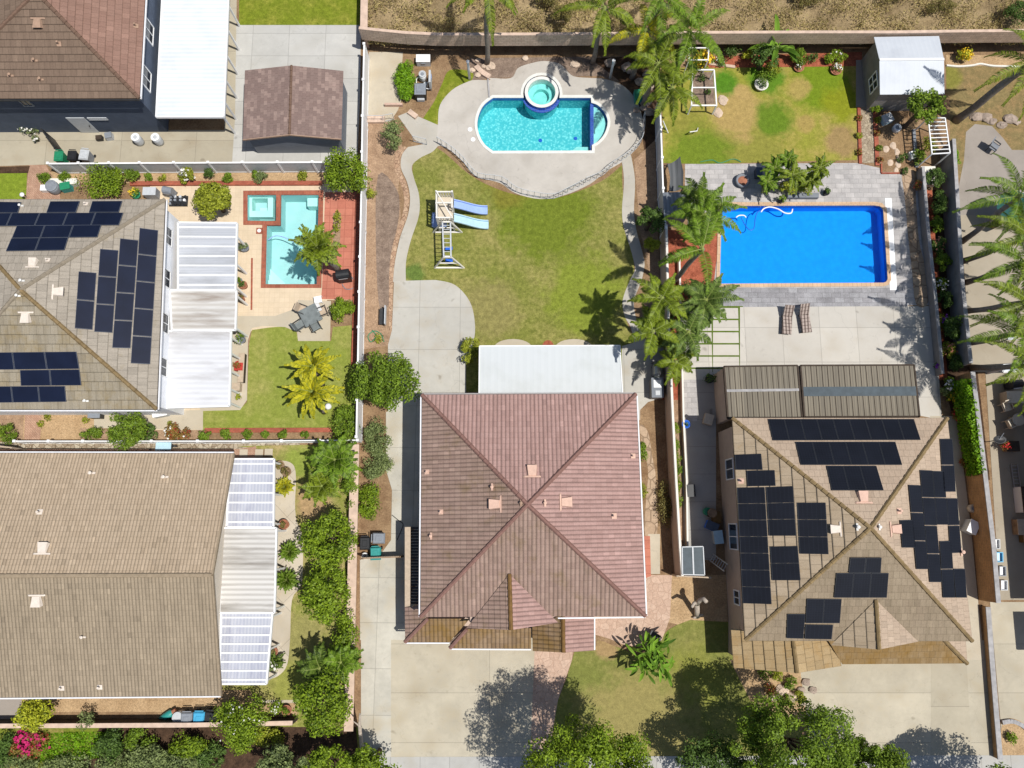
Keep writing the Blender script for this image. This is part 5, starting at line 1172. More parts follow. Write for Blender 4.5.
# ------------------------------------------------------------------ swimming pools
def pool(label, out, depth, basin, water, coping, cw, name='swimming_pool', cop_h=.06, holes=(), zw=-.10, wallmat=None, copex=None, band=None):
    cx = sum(p[0] for p in out)/len(out); cy = sum(p[1] for p in out)/len(out)
    t = thing(name, label, 'swimming pool', P(cx, cy, 0)); q = [P(*p, 0) for p in out]
    flat, tri = tess([q]); fl = MB().add([(p.x, p.y, -depth) for p in flat], up_tris(flat, tri)); wl = MB(); n = len(q); bd = MB()
    for i in range(n):
        a, b = q[i], q[(i+1) % n]; wl.add([(a.x, a.y, -depth), (b.x, b.y, -depth), (b.x, b.y, 0.02), (a.x, a.y, 0.02)], [(0, 1, 2, 3)])
    fl.add(wl.v, wl.f); fl.build('basin', MAT[basin], t)
    if band:
        iq = [P(*p, 0) for p in offset(out, -.22)]
        for i in range(n):
            a, b = iq[i], iq[(i+1) % n]; bd.add([(a.x, a.y, -.32), (b.x, b.y, -.32), (b.x, b.y, .0), (a.x, a.y, .0)], [(0, 1, 2, 3)])
        bd.build('tile_band', MAT[band], t)
    MB().add([(p.x, p.y, zw) for p in flat], up_tris(flat, tri)).build('water', MAT[water], t)
    k = MB(); o = copex or offset(out, cw); slab(k, o, 0.0, cop_h, [offset(out, -.15)]); k.build('coping', MAT[coping], t); return t
MAT['pl_main'] = plaster('turquoise_ripple_light_plaster', (.27, .70, .71), (.08, .46, .51), 6.0, (.10, .50))  # pale mottling is painted sparkle of light through the water
MAT['pl_spa'] = plaster('pale_turquoise_plaster', (.40, .72, .68), (.30, .60, .58), 3, (.3, .8))
MAT['pl_blue'] = plaster('blue_pool_liner', (.010, .36, .80), (.008, .32, .75), 3.4, (.15, .7))
MAT['pl_left'] = plaster('pale_aqua_plaster', (.42, .64, .64), (.37, .60, .61), 1.5, (.2, .8))
MAT['pl_leftspa'] = plaster('spa_plaster', (.55, .80, .76), (.48, .76, .72), 1.5, (.2, .8))
MAT['w_main'] = watermat('pool_water', (.80, .97, .98), .35, 2.6); MAT['w_blue'] = watermat('deep_blue_water', (.55, .86, .99), .3, 3.2); MAT['w_left'] = watermat('clear_pool_water', (.88, .98, .98), .2, 2.2)
MAT['bluetile'] = bricks('blue_pool_tile', (.02, .06, .30), (.03, .09, .38), (.10, .14, .3), .15, .15, .01, .3, .5, 0, .1)
MAT['bandtile'] = bricks('blue_band_tile', (.02, .08, .36), (.03, .12, .42), (.1, .15, .3), .15, .15, .01, .3, .5, 0, .1, True)
MAT['copwhite'] = plain('white_coping', (.66, .66, .62), .8, .2, .1, 3); MAT['copsand'] = bricks('sand_coping', K(222, 190, 158), K(212, 178, 146), K(180, 150, 122), .3, .6, .012, var=.08)
MAT['copred'] = bricks('red_brick_coping', K(184, 108, 84), K(166, 92, 70), K(150, 110, 94), .11, .24, .012, var=.15)
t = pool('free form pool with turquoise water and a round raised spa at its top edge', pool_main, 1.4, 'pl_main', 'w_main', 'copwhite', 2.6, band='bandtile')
sx, sy = 541.5, 94; spc = P(sx, sy, 0); r_o, r_i = 18.2*M, 14.8*M
k = MB(); n = 40
ring = lambda r, z: [(spc.x+r*math.cos(2*math.pi*i/n), spc.y+r*math.sin(2*math.pi*i/n), z) for i in range(n)]
rs = [ring(r_i, -.75), ring(r_i, .28), ring(r_o, .28)]
vs = sum(rs, []); fs = [(j*n+i, j*n+(i+1) % n, (j+1)*n+(i+1) % n, (j+1)*n+i) for j in range(2) for i in range(n)]
k.add(vs, fs); k.build('spa_rim', MAT['copwhite'], t)
for za, zb_, mt in ((-.12, .27, 'bluetile'), (-1.38, -.12, 'pl_main')):
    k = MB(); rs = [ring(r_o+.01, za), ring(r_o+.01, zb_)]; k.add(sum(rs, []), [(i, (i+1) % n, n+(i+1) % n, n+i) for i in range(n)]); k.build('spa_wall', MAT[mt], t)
k = MB(); half = [(spc.x+(r_o+dr)*math.cos(R(200+140*i/20)), spc.y+(r_o+dr)*math.sin(R(200+140*i/20))) for dr in (.20,) for i in range(21)]; inn = [(spc.x+(r_o+.012)*math.cos(R(200+140*i/20)), spc.y+(r_o+.012)*math.sin(R(200+140*i/20))) for i in range(21)]
k.prism(half+inn[::-1], -.13, -.04); k.build('spa_spillway', MAT['bluetile'], t)
k = MB(); k.add(ring(r_i, -.72), [tuple(range(n))]); k.add(ring(r_i, -.35)+ring(r_i*.58, -.35)+ring(r_i*.58, -.72), [(j*n+i, j*n+(i+1) % n, (j+1)*n+(i+1) % n, (j+1)*n+i) for j in range(2) for i in range(n)]); k.build('spa_seat', MAT['pl_spa'], t)
MB().add(ring(r_i-.005, .18), [tuple(range(n))]).build('spa_water', MAT['w_left'], t)
for i in range(6): 
    a = R(40+i*55); 
shelf = [(594, 104.6), (598, 106.4), (603.8, 113), (606.9, 122), (604.2, 132.6), (598.4, 140.2), (594, 143.5)]; k = MB(); k.prism([tuple(P(*p, 0))[:2] for p in spl(shelf, 5)], -1.38, -.3); k.build('tanning_shelf', MAT['pl_spa'], t)
k = MB(); k.prism([tuple(P(*p, 0))[:2] for p in ((590.4, 98.4), (591.6, 103.2), (593.8, 104.7), (593.8, 143.7), (591.6, 145.6), (591.4, 150.6), (590.4, 150.6))], -1.38, -.085); k.build('shelf_wall', MAT['bluetile'], t)
k = MB(); k.prism([tuple(P(*p, 0))[:2] for p in ((570, 149.6), (590, 149.6), (590, 144), (577, 144))], -1.38, -.45); k.build('entry_step', MAT['pl_spa'], t)
k = MB(); 
for x, y in ((541, 131), (577, 129)): p = P(x, y, 0); k.lathe((p.x, p.y, -1.39), [(.14, 0), (.12, .03)], 12)
k.build('drain', MAT['blue'], t)
pool('rectangular pool with deep blue water and sand coloured coping', pool_blue, 1.0, 'pl_blue', 'w_blue', 'copsand', 3.4, band='bandtile')
t = pool('small pale aqua pool with red brick coping and a square spa in its corner', pool_left, 1.25, 'pl_left', 'w_left', 'copred', 4.0, copex=[(243.5, 191), (323.5, 190.5), (321.5, 288), (261, 288), (262.5, 225), (243.5, 225)])
pp = lambda pts: [tuple(P(*p, 0))[:2] for p in pts]
k = MB(); dv = pp([(276.5, 195.2), (281, 195.2), (280.5, 225.5), (266.5, 225.5), (267.5, 221.3), (276.2, 221.2)]); k.prism(dv, -.12, .064); k.build('spa_divider', MAT['copred'], t); k = MB(); k.prism(dv, -1.2, -.121); k.build('divider_wall', MAT['pl_left'], t)
k = MB(); slab(k, [(247.8, 195.3), (276.3, 195.3), (276, 221.2), (247.8, 221)], -1.2, -.45, [[(255.5, 202.5), (271, 202.5), (270.8, 215), (255.5, 215)]]); k.prism(pp([(255.5, 202.5), (271, 202.5), (270.8, 215), (255.5, 215)]), -1.2, -.95); k.build('spa_seat', MAT['pl_leftspa'], t)
k = MB(); k.prism(pp([(305.5, 195.2), (318.6, 195.2), (318.4, 203.5), (305.5, 203.5)]), -1.2, -.5)
for i, w_ in enumerate((15, 10, 5)): k.prism(pp([(266, 284), (266, 284-w_*1.3), (266+w_*1.35, 284)]), -1.22, -.95+i*.22+i*.001)
k.build('entry_step', MAT['pl_leftspa'], t)
def hose(label, px, z, mat, r=.035, name='pool_hose', cat='hose'):
    k = MB(); k.tube([P(*p, z) for p in spl(px, 5)], r, 6); return tag(k.build(name, MAT[mat], None, True), label, cat)
hose('white pool cleaner hose floating near the top edge of the deep blue water', [(761, 212), (764, 208.5), (770, 207), (778, 209), (785, 213), (791, 213), (792.5, 209)], -.08, 'white', .05)
hose('thin blue hose looping in the deep blue water by the palms', [(741, 217), (745, 225), (750, 230), (754, 228), (755, 220), (757, 213), (761, 210)], -.09, 'blue', .03)
hose('dark cleaner hose curling in the pale aqua water', [(268, 240), (275, 236), (283, 237), (290, 240), (296, 243)], -.09, 'slideblue', .035)
hose('white cleaner float by the palm side of the deep blue water', [(736, 217.5), (739, 215.5), (744, 215.5), (746, 217.5)], -.08, 'white', .045, 'cleaner_float', 'float')
# ------------------------------------------------------------------ play set
t = thing('play_set', 'white and blue wooden play set with two slides and monkey bars on the lawn', 'play set', P(446, 230, 0)); zd = 1.5
W = MAT['offwhite']
dk = [P(437.5, 197, zd), P(453, 197, zd), P(453, 222.5, zd), P(438, 222.5, zd)]
k = MB(); k.hexa([p-Vector((0, 0, .1)) for p in dk][::-1], dk[::-1]); k.build('deck', MAT['beigeplastic'], t)
for p in dk+[dk[0].lerp(dk[3], .45), dk[1].lerp(dk[2], .45)]:
    k = MB(); k.box((p.x, p.y, 0), .12, .12, zd+.95); k.build('post', W, t)
def rail_(a, b, z0, z1, slats): 
    k = MB(); k.bar(a+Vector((0, 0, z1)), b+Vector((0, 0, z1)), .09, .07); k.bar(a+Vector((0, 0, z0)), b+Vector((0, 0, z0)), .05, .07)
    for i in range(slats): p = a.lerp(b, (i+.5)/slats); k.box((p.x, p.y, p.z+z0), .09, .05, z1-z0)
    k.build('guard_rail', W, t)
rail_(dk[0], dk[1], .15, .85, 6); rail_(dk[3], dk[2], .15, .85, 6); rail_(dk[0], dk[3], .15, .85, 9); rail_(dk[1].lerp(dk[2], .3), dk[1].lerp(dk[2], .62), .15, .85, 3)
k = MB(); k.bar(dk[0]+Vector((0, 0, 1.0)), dk[2]+Vector((0, 0, 1.0)), .07); k.bar(dk[0].lerp(dk[3], .45)+Vector((0, 0, .95)), dk[1].lerp(dk[2], .45)+Vector((0, 0, .95)), .09); k.build('top_beam', W, t)
def slide(y0, y1, xe, mat):
    a0, a1 = P(454, y0-3.2, zd-.05), P(454, y0+3.2, zd-.05); b0, b1 = P(xe, y1-3.4, .22), P(xe, y1+3.4, .22); k = MB(); ns = 12; prev = None; L = []
    for i in range(ns+1):
        s = i/ns; z = zd*(1-s)**1.25*.97+.2*(s**2); wv = .06*math.sin(s*6.3)
        p, q = a0.lerp(b0, s), a1.lerp(b1, s); p.z = q.z = z+wv; L.append((p, q))
    for (p, q), (p2, q2) in zip(L[:-1], L[1:]):
        u = Vector((0, 0, .16)); d = (q-p).normalized()*.07
        k.hexa([p-u*.3, q-u*.3, q2-u*.3, p2-u*.3], [p, q, q2, p2])
        k.hexa([p-d, p, p2, p2-d], [p-d+u, p+u, p2+u, p2-d+u]); k.hexa([q, q+d, q2+d, q2], [q+u, q+d+u, q2+d+u, q2+u])
    k.build('slide', MAT[mat], t)
slide(204, 210.5, 487.5, 'slideblue'); slide(218, 225, 488.5, 'slidepale')
lad = [P(435.5, 205, 0), P(435.5, 217, 0)]
k = MB()
for p in lad: k.bar(p, p+Vector((.28, 0, zd+.7)), .08)
for i in range(5): s = (i+.5)/5; k.bar(lad[0]+Vector((.28*s*.7, 0, zd*s)), lad[1]+Vector((.28*s*.7, 0, zd*s)), .05, .1)
k.build('ladder', W, t)
zm = 2.05; m0, m1, m2, m3 = P(442.5, 222, zm), P(450.5, 222, zm), P(443.8, 257, zm), P(451, 257, zm)
k = MB(); k.bar(m0, m2, .09); k.bar(m1, m3, .09)
for i in range(8): s = (i+.7)/8; k.bar(m0.lerp(m2, s)-Vector((0, 0, .06)), m1.lerp(m3, s)-Vector((0, 0, .06)), .04)
k.build('monkey_bars', MAT['lightgrey'], t)
def aframe(pa, pb, fa, fb): 
    k = MB(); k.bar(pa, fa, .09); k.bar(pb, fb, .09); k.bar(fa+Vector((0, 0, .05)), fb+Vector((0, 0, .05)), .1); k.bar(pa, pb, .09); k.bar(pa.lerp(fa, .55), pb.lerp(fb, .55), .07); k.build('end_frame', W, t)
aframe(m2, m3, P(434.5, 268, 0), P(464, 268, 0)); aframe(m0, m1, P(433, 232.5, 0), P(462, 232.5, 0))
for i in range(2):
    a = m2.lerp(m0, .12+.35*i).lerp(m3.lerp(m1, .12+.35*i), .5); k = MB(); k.bar(a+Vector((-.2, 0, 0)), a+Vector((-.2, 0, -1.5)), .02); k.bar(a+Vector((.2, 0, 0)), a+Vector((.2, 0, -1.5)), .02); k.box((a.x, a.y, a.z-1.55), .5, .22, .05); k.build('swing', MAT['blue'], t)
k = MB(); p = P(440, 217, 0); k.box((p.x, p.y-.35, 0), .9, .9, .35); k.box((p.x, p.y-.35, .36), 1.0, 1.0, .06); k.build('sand_box', MAT['slideblue'], t)
# ------------------------------------------------------------------ bins
def wheelie(mat, lidmat, label, loc, rz, cat='wheelie bin', s=1.0, h=1.0, group=None):
    t = thing('wheelie_bin', label, cat, (0, 0, 0), group); k = MB()
    k.hexa([(-.24, -.28, .06), (.24, -.28, .06), (.24, .26, .06), (-.24, .26, .06)], [(-.30, -.36, h-.08), (.30, -.36, h-.08), (.30, .34, h-.08), (-.30, .34, h-.08)]); k.build('body', MAT[mat], t)
    k = MB(); k.hexa([(-.33, -.40, h-.075), (.33, -.40, h-.075), (.33, .38, h-.075), (-.33, .38, h-.075)], [(-.27, -.32, h+.03), (.27, -.32, h+.03), (.27, .32, h+.0), (-.27, .32, h+.0)]); k.bar((-.25, .44, h-.06), (.25, .44, h-.06), .05); l = k.build('lid', MAT[lidmat], t)
    k = MB(); k.hexa([(-.16, -.2, h+.028), (.16, -.2, h+.028), (.16, .18, h+.01), (-.16, .18, h+.01)], [(-.14, -.18, h+.05), (.14, -.18, h+.05), (.14, .16, h+.03), (-.14, .16, h+.03)]); k.build('lid_rib', MAT[lidmat], l)
    for sx_ in (-1, 1): k = MB(); k.tube([(sx_*.24, .32, .1), (sx_*.31, .32, .1)], .1, 12); k.build('wheel', MAT['black'], t)
    t.location = loc; t.rotation_euler = (0, 0, rz); t.scale = (s, s, 1); return t
GB = 'bins by the white fence of the navy walled house'
wheelie('greenbin', 'greenbin', 'green wheelie bin by the white fence, left of a black and a grey one', P(66, 162, 0), .02, s=.95)
wheelie('black', 'black', 'black wheelie bin between the green and the grey one at the white fence', P(79, 161.5, 0), -.03, s=.92)
wheelie('grey', 'lightgrey', 'grey wheelie bin, right end of the row of three at the white fence', P(91, 160.5, 0), -.1, s=.98)
wheelie('black', 'black', 'black wheelie bin beside the pinkish wall at the central driveway', P(367.5, 543, 0), .02)
wheelie('grey', 'grey', 'grey wheelie bin standing on the central driveway above the teal one', P(381, 538, 0), 1.57)
wheelie('teal', 'teal', 'teal green wheelie bin beside the dark board gate on the central driveway', P(378, 553, 0), .05)
wheelie('grey', 'grey', 'grey wheelie bin with pale label, left of the bright blue one under the slope wall', P(192.5, 716, 0), .02, s=1.05)
wheelie('bluebin', 'bluebin', 'bright blue wheelie bin among grey ones below the beige gabled house', P(204.5, 715.5, 0), 0, s=1.05)
wheelie('grey', 'black', 'dark grey wheelie bin, right of the bright blue one by the white flowering bush', P(216, 715.5, 0), -.05, s=1.15)
def drum(label, px, py, r, h, mat, lid=None, cat='barrel', name='barrel', hole=None):
    c = P(px, py, 0); t = thing(name, label, cat, c); k = MB(); k.lathe(c, [(r*.9, 0), (r, h*.3), (r, h*.7), (r*.95, h)], 18); k.build('body', MAT[mat], t, True)
    k = MB(); k.lathe((c.x, c.y, h), [(r*.98, .002), (r*.98, .05), (r*.75, .06), (r*.7, .03)], 18); k.build('lid', MAT[lid or mat], t)
    if hole: k = MB(); k.lathe((c.x, c.y, h+.032), [(r*.5, 0), (r*.5, .02)], 14); k.build('centre', MAT[hole], t)
    return t
drum('white lidded drum near the navy wall, left of two', 141, 143, .30, .85, 'lightgrey', 'white', hole='lightgrey'); drum('white lidded drum near the navy wall, right of two by the white patio cover', 160.5, 143, .30, .85, 'lightgrey', 'white', hole='lightgrey')
drum('pale round tub with lid left of the grey bins below the beige gabled house', 182.5, 714.5, .33, .75, 'lightgrey', 'lightgrey')
drum('small white bucket beside the teal bin at the central driveway', 366, 555.5, .2, .4, 'white', 'white', hole='grey', cat='bucket', name='bucket')
# ------------------------------------------------------------------ boxes, pumps and furniture
def boxthing(name, label, cat, px, py, sx, sy, h, mat, lid=None, rz=0, parts=()):
    c = P(px, py, 0); t = thing(name, label, cat, c); k = MB(); k.box(c, sx, sy, h, rz); k.build('body', MAT[mat], t)
    k = MB(); k.box((c.x, c.y, h+.002), sx*1.04, sy*1.04, .06, rz); k.build('lid', MAT[lid or mat], t)
    for (dx, dy, z, a, b, hh, mt, nm) in parts: k = MB(); k.box((c.x+dx, c.y+dy, z), a, b, hh, rz); k.build(nm, MAT[mt], t)
    return t
boxthing('deck_box', 'white storage box below the tan block wall beside the pool pump', 'storage box', 424, 63, .95, .55, .55, 'lightgrey', 'white', parts=((0, -.29, .35, .3, .04, .06, 'grey', 'handle'),))
tt = boxthing('pool_heater', 'dark grey pool heater among white pipes on the bare soil', 'heater', 421.5, 95.5, .75, .8, .8, 'black', 'grey', parts=((0, 0, .863, .5, .5, .04, 'grey', 'grille'), (0, -.46, .1, .5, .12, .25, 'lightgrey', 'pipe_stub')))
drum('white pool filter tank left of the pump pipes', 423.5, 80, .26, .75, 'white', 'lightgrey', 'filter', 'pool_filter', 'grey')
t = thing('pool_pump', 'white and black pool pump with pipes between filter tank and heater', 'pump', P(421, 87, 0)); c = P(421, 86.5, 0)
k = MB(); k.tube([c+Vector((-.35, 0, .2)), c+Vector((.25, 0, .2))], .14, 12); k.build('motor', MAT['black'], t); k = MB(); k.lathe((c.x+.35, c.y, 0), [(.16, 0), (.16, .35), (.12, .4)], 12); k.build('strainer', MAT['lightgrey'], t)
k = MB(); k.tube([c+Vector((.35, 0, .3)), c+Vector((.6, .2, .3)), c+Vector((.6, .8, .3))], .04, 8); k.tube([c+Vector((-.3, 0, .25)), c+Vector((-.3, .45, .25)), c+Vector((.1, .5, .6))], .04, 8); k.tube([c+Vector((.1, -.3, .3)), c+Vector((.7, -.35, .3))], .04, 8); k.build('pipes', MAT['white'], t)
t = thing('control_panel', 'upright white pump control panel right of the pool filter', 'panel', P(431.5, 86, 0)); c = P(431.5, 86, 0); k = MB(); k.box((c.x, c.y, .4), .14, .9, .9); k.build('cabinet', MAT['lightgrey'], t); k = MB(); k.box((c.x, c.y+.35, 0), .08, .08, .4); k.box((c.x, c.y-.35, 0), .08, .08, .4); k.build('legs', MAT['steel'], t); k = MB(); k.box((c.x+.08, c.y+.1, .8), .02, .3, .3); k.build('door', MAT['slideblue'], t)
def post_thing(label, base, h, r=.09):
    c = P(*base, 0); t = thing('pole', label, 'pole', c); k = MB(); k.lathe(c, [(r, 0), (r, h), (r*.7, h+.03)], 10); k.build('shaft', MAT['lightgrey'], t, True); k = MB(); k.lathe((c.x, c.y, h+.031), [(r*1.3, 0), (r*1.3, .06), (r*.6, .1)], 10); k.build('cap', MAT['white'], t); return t
post_thing('white pole left of the pool by the short rough lawn', (469.5, 79), 2.1); post_thing('white pole right of the pool at the boulder bed', (610, 78), 2.1)
for i, (x, y) in enumerate(((470, 129.5), (473, 139.5))): c = P(x, y, .02); k = MB(); k.lathe(c, [(.16, 0), (.16, .03), (.1, .04)], 14); tag(k.build('deck_skimmer', MAT['white']), ('upper' if i == 0 else 'lower')+' of two white skimmer lids on the deck left of the pool', 'lid')
c = P(259.5, 231, .01); k = MB(); k.box(c, .42, .42, .05); b_ = tag(k.build('skimmer_box', MAT['copred']), 'red brick skimmer box with a white lid beside the pale pool', 'skimmer'); ORG[b_.name] = Vector((0, 0, 0)); k = MB(); k.lathe((c.x, c.y, .062), [(.13, 0), (.13, .03)], 12); k.build('lid', MAT['white'], b_)
def lounger(label, px, py, rz, mat):
    t = thing('sun_lounger', label, 'sun lounger', (0, 0, 0)); k = MB()
    for x in (-.28, .28): k.bar((x, -.95, .3), (x, .35, .3), .04)
    for x in (-.28, .28):
        for y in (-.85, .3): k.box((x, y, 0), .04, .04, .3)
    k.build('frame', MAT['darkwood'], t)
    def cush(nm, y0, y1, z0, z1, mt): 
        k = MB(); n = max(1, int(abs(y1-y0)/.22))
        for i in range(n):
            a, b = y0+(y1-y0)*i/n, y0+(y1-y0)*(i+.99)/n; za, zb_ = z0+(z1-z0)*i/n, z0+(z1-z0)*(i+.99)/n
            k.hexa([(-.32, a, za), (.32, a, za), (.32, b, zb_), (-.32, b, zb_)], [(-.30, a+.02, za+.09), (.30, a+.02, za+.09), (.30, b-.02, zb_+.09), (-.30, b-.02, zb_+.09)])
        k.build(nm, mt, t)
    cush('seat_cushion', -.95, .25, .33, .33, mat); cush('back_cushion', .26, .92, .34, .78, mat)
    t.location = P(px, py, 0); t.rotation_euler = (0, 0, rz); return t
MAT['striped'] = stripes('striped_cushion', (.16, .12, .105), (.40, .33, .29), .21, 0, .5, soft=.05, rough=.9)
lounger('left of two brown striped sun loungers on the pale patio, tilted slightly right', 785.5, 321.5, -.10, MAT['striped']); lounger('right of two brown striped sun loungers on the pale patio, tilted slightly left', 803, 320, .10, MAT['striped'])
def chair(label, px, py, rz, mat, frame='darkmetal', name='patio_chair', s=1.0, cat='chair', group=None):
    t = thing(name, label, cat, (0, 0, 0), group); k = MB(); k.box((0, 0, .42), .5, .5, .05); k.build('seat', MAT[mat], t)
    k = MB(); k.hexa([(-.25, .22, .45), (.25, .22, .45), (.25, .27, .45), (-.25, .27, .45)], [(-.25, .34, .95), (.25, .34, .95), (.25, .39, .95), (-.25, .39, .95)]); k.build('backrest', MAT[mat], t)
    for x in (-.22, .22):
        for y in (-.22, .22): k = MB(); k.box((x, y, 0), .04, .04, .42); k.build('leg', MAT[frame], t)
        k = MB(); k.bar((x*1.15, -.2, .64), (x*1.15, .3, .66), .05); k.bar((x*1.15, -.2, .42), (x*1.15, -.2, .64), .04); k.build('armrest', MAT[frame], t)
    t.location = P(px, py, 0); t.rotation_euler = (0, 0, rz); t.scale = (s, s, s); return t
def table(label, px, py, r, h, mat, square=False, rz=0, leg='darkmetal', name='patio_table', legs=4):
    c = P(px, py, 0); t = thing(name, label, 'table', c); k = MB()
    if square: k.box((c.x, c.y, h-.05), r*2, r*2, .05, rz)
    else: k.lathe((c.x, c.y, h-.05), [(r, 0), (r, .05), (r*.95, .06)], 24)
    k.build('table_top', MAT[mat], t)
    for i in range(legs): a = rz+i*2*math.pi/legs+.78; k = MB(); k.bar((c.x+r*.75*math.cos(a), c.y+r*.75*math.sin(a), 0), (c.x+r*.6*math.cos(a), c.y+r*.6*math.sin(a), h-.05), .05); k.build('leg', MAT[leg], t)
    return t
MAT['slatgrey'] = plain('grey_sling', (.17, .19, .19), .8, .2, .25, 3)
table('grey patio table with chairs around it on the cream pad by the pale pool', 313, 318, .62, .74, 'slatgrey', True, .5)
for x, y, rz, lb in ((302, 327, 2.2, 'lower left'), (317.5, 328, 3.7, 'lower right'), (324, 314, 5.1, 'right hand'), (305, 312, 1.2, 'upper left')): chair('grey patio chair, %s one at the grey table by the pale pool' % lb, x, y, rz, 'slatgrey' if 'lower' in lb else 'tan', group='chairs round the grey patio table', s=1.15)
t = thing('pool_chair', 'white plastic folding lounge chair beside the pale pool corner', 'chair', P(317, 303, 0)); a = [P(313.5, 297, .4), P(321, 295.5, .4), P(322, 302, .35), P(314.5, 303.5, .35)]; b = [P(314.5, 303.8, .35), P(318.5, 303, .35), P(322, 310, .75), P(317, 312, .75)]
k = MB(); k.hexa([p-Vector((0, 0, .05)) for p in a][::-1], a[::-1]); k.build('seat', MAT['white'], t); k = MB(); k.hexa([p-Vector((0, 0, .05)) for p in b][::-1], b[::-1]); k.build('backrest', MAT['white'], t)
for p in (a[0], a[1], a[2], a[3]): k = MB(); k.box((p.x, p.y, 0), .04, .04, p.z-.05); k.build('leg', MAT['white'], t)
def barbecue(label, px, py, rz, mat, side=True, cover_=False, s=1.0):
    t = thing('barbecue', label, 'barbecue', (0, 0, 0)); k = MB(); k.box((0, 0, .1), .7, .5, .7); k.build('cabinet', MAT[mat], t)
    k = MB(); k.tube([(-.36, 0, .86), (.36, 0, .86)], .27, 14); k.build('hood', MAT[mat], t); k = MB(); k.bar((-.25, -.3, .92), (.25, -.3, .92), .03); k.build('handle', MAT['steel'], t)
    if side:
        for x in (-.55, .55): k = MB(); k.box((x, 0, .78), .36, .45, .04); k.build('side_shelf', MAT['grey' if mat == 'black' else mat], t)
    for x in (-.3, .3): k = MB(); k.tube([(x, .2, .08), (x+.05, .2, .08)], .08, 10); k.build('wheel', MAT['black'], t)
    t.location = P(px, py, 0); t.rotation_euler = (0, 0, rz); t.scale = (s, s, s); return t
barbecue('black covered kettle barbecue on the red tiled terrace', 346, 279, .15, 'black', False, s=1.2); barbecue('grey steel grill trolley right of the flat white patio cover', 655, 372, 1.57, 'steel', s=.9)
boxthing('outdoor_counter', 'grey outdoor counter with a white sink next to the grill trolley', 'counter', 655, 390, .75, 1.25, .9, 'wallgrey', 'stucco_grey', 0, ((-.0, .25, .965, .5, .5, .02, 'white', 'sink'), (0, -.35, .965, .3, .3, .03, 'lightgrey', 'burner')))
boxthing('outdoor_counter', 'low grey counter above the grill trolley beside the pale walk', 'counter', 656, 357, .75, .9, .85, 'stucco_grey', 'wallgrey')
# striped grey hammock-like canopy seat and small grey shed by the blue pool
t = thing('canopy_swing', 'dark grey slung canopy between palms left of the blue pool paving', 'canopy', P(675, 178, 0)); A0, A1, B0, B1 = P(667.5, 164, 1.9), P(680, 157, 1.9), P(669, 191, 1.9), P(683, 188, 1.9); k = MB(); ns = 8; vs = []
for i in range(ns+1):
    s = i/ns; u = Vector((0, 0, -.25*math.sin(s*math.pi))); p, q = A0.lerp(A1, s)+u, B0.lerp(B1, s)+u; vs += [p, p.lerp(q, .5)+Vector((.12, 0, .05)), q]
fs = []
for i in range(ns): fs += [(3*i, 3*i+1, 3*i+4, 3*i+3), (3*i+1, 3*i+2, 3*i+5, 3*i+4)]
k.add(vs, fs); k.add([v-Vector((0, 0, .03)) for v in vs], [f[::-1] for f in fs])
MAT['canopy'] = stripes('grey_canopy_cloth', (.085, .09, .095), (.12, .125, .13), .35, 0, .5, rough=.9); k.build('cloth', MAT['canopy'], t)
for p in (A0, A1, B0, B1): k = MB(); k.box((p.x, p.y, 0), .07, .07, p.z-.02); k.build('post', MAT['darkmetal'], t)
sg = thing('small_shed', 'small grey hip roofed shed under palms beside the blue pool', 'shed', P(672, 205, 0)); c = [P(*p, 2.1) for p in ((663, 192.5), (690, 191.5), (690, 216), (664, 217))]; rdg = (P(678, 203, 2.55), P(684, 203, 2.55)); k = MB()
MAT['shedroof'] = stripes('ribbed_grey_roof', (.17, .185, .21), (.22, .24, .27), .25, 0, .6, rough=.6)
k.add([*c, *rdg], [(0, 4, 5, 1)[::-1], (3, 2, 5, 4)[::-1][::-1], (0, 3, 4), (1, 5, 2)]); k.add([p-Vector((0, 0, .06)) for p in c], [(0, 1, 2, 3)]); k.build('roof', MAT['shedroof'], sg); walls(sg, [(663, 192.5), (690, 191.5), (690, 216), (664, 217)], 2.1, MAT['stucco_grey'], .12)
# fire bowl
c = P(741.5, 182.5, 0); t = thing('fire_bowl', 'round grey fire bowl with rusty centre on the pool paving', 'fire bowl', c); k = MB(); k.lathe(c, [(.35, 0), (.48, .2), (.5, .42), (.38, .42), (.34, .3)], 22); k.build('bowl', MAT['stucco_grey'], t, True); k = MB(); k.lathe((c.x, c.y, .302), [(.33, 0), (.2, .06), (.05, .09)], 14); k.build('ember_bed', MAT['terracotta'], t)
# pergola frame in the top right garden
def pergola(label, px, h, nb=3, mat='white', name='garden_pergola', w_=.09, cat='frame'):
    c = [P(*p, h) for p in px]; t = thing(name, label, cat, P(*px[3], 0)); k = MB()
    for i in range(4): k.bar(c[i], c[(i+1) % 4], w_)
    k.build('top_frame', MAT[mat], t)
    for i in range(nb): s = (i+1)/(nb+1); k = MB(); k.bar(c[0].lerp(c[3], s), c[1].lerp(c[2], s), w_*.8); k.build('cross_beam', MAT[mat], t)
    for p in c: k = MB(); k.box((p.x, p.y, 0), w_, w_, h); k.build('post', MAT[mat], t)
    return t
pergola('white pipe garden frame over a bare bed on the patchy lawn', [(692.5, 70), (714, 70), (716.5, 105.5), (691.5, 105.5)], 1.2, 1); pergola('white pipe frame behind the orange shrub at the top block wall', [(689, 48), (709, 48), (708, 60), (689, 60)], 1.6, 0, w_=.07)
S('bare_bed', [(693, 72), (713, 72), (715, 104), (693, 104)], 5, m['mulchgrey'])
pergola('white lattice arbour beside the garden soil under the small tree', [(928, 118), (945, 118), (950, 153), (932, 154)], 2.0, 8, name='arbour', cat='arbour', w_=.07)
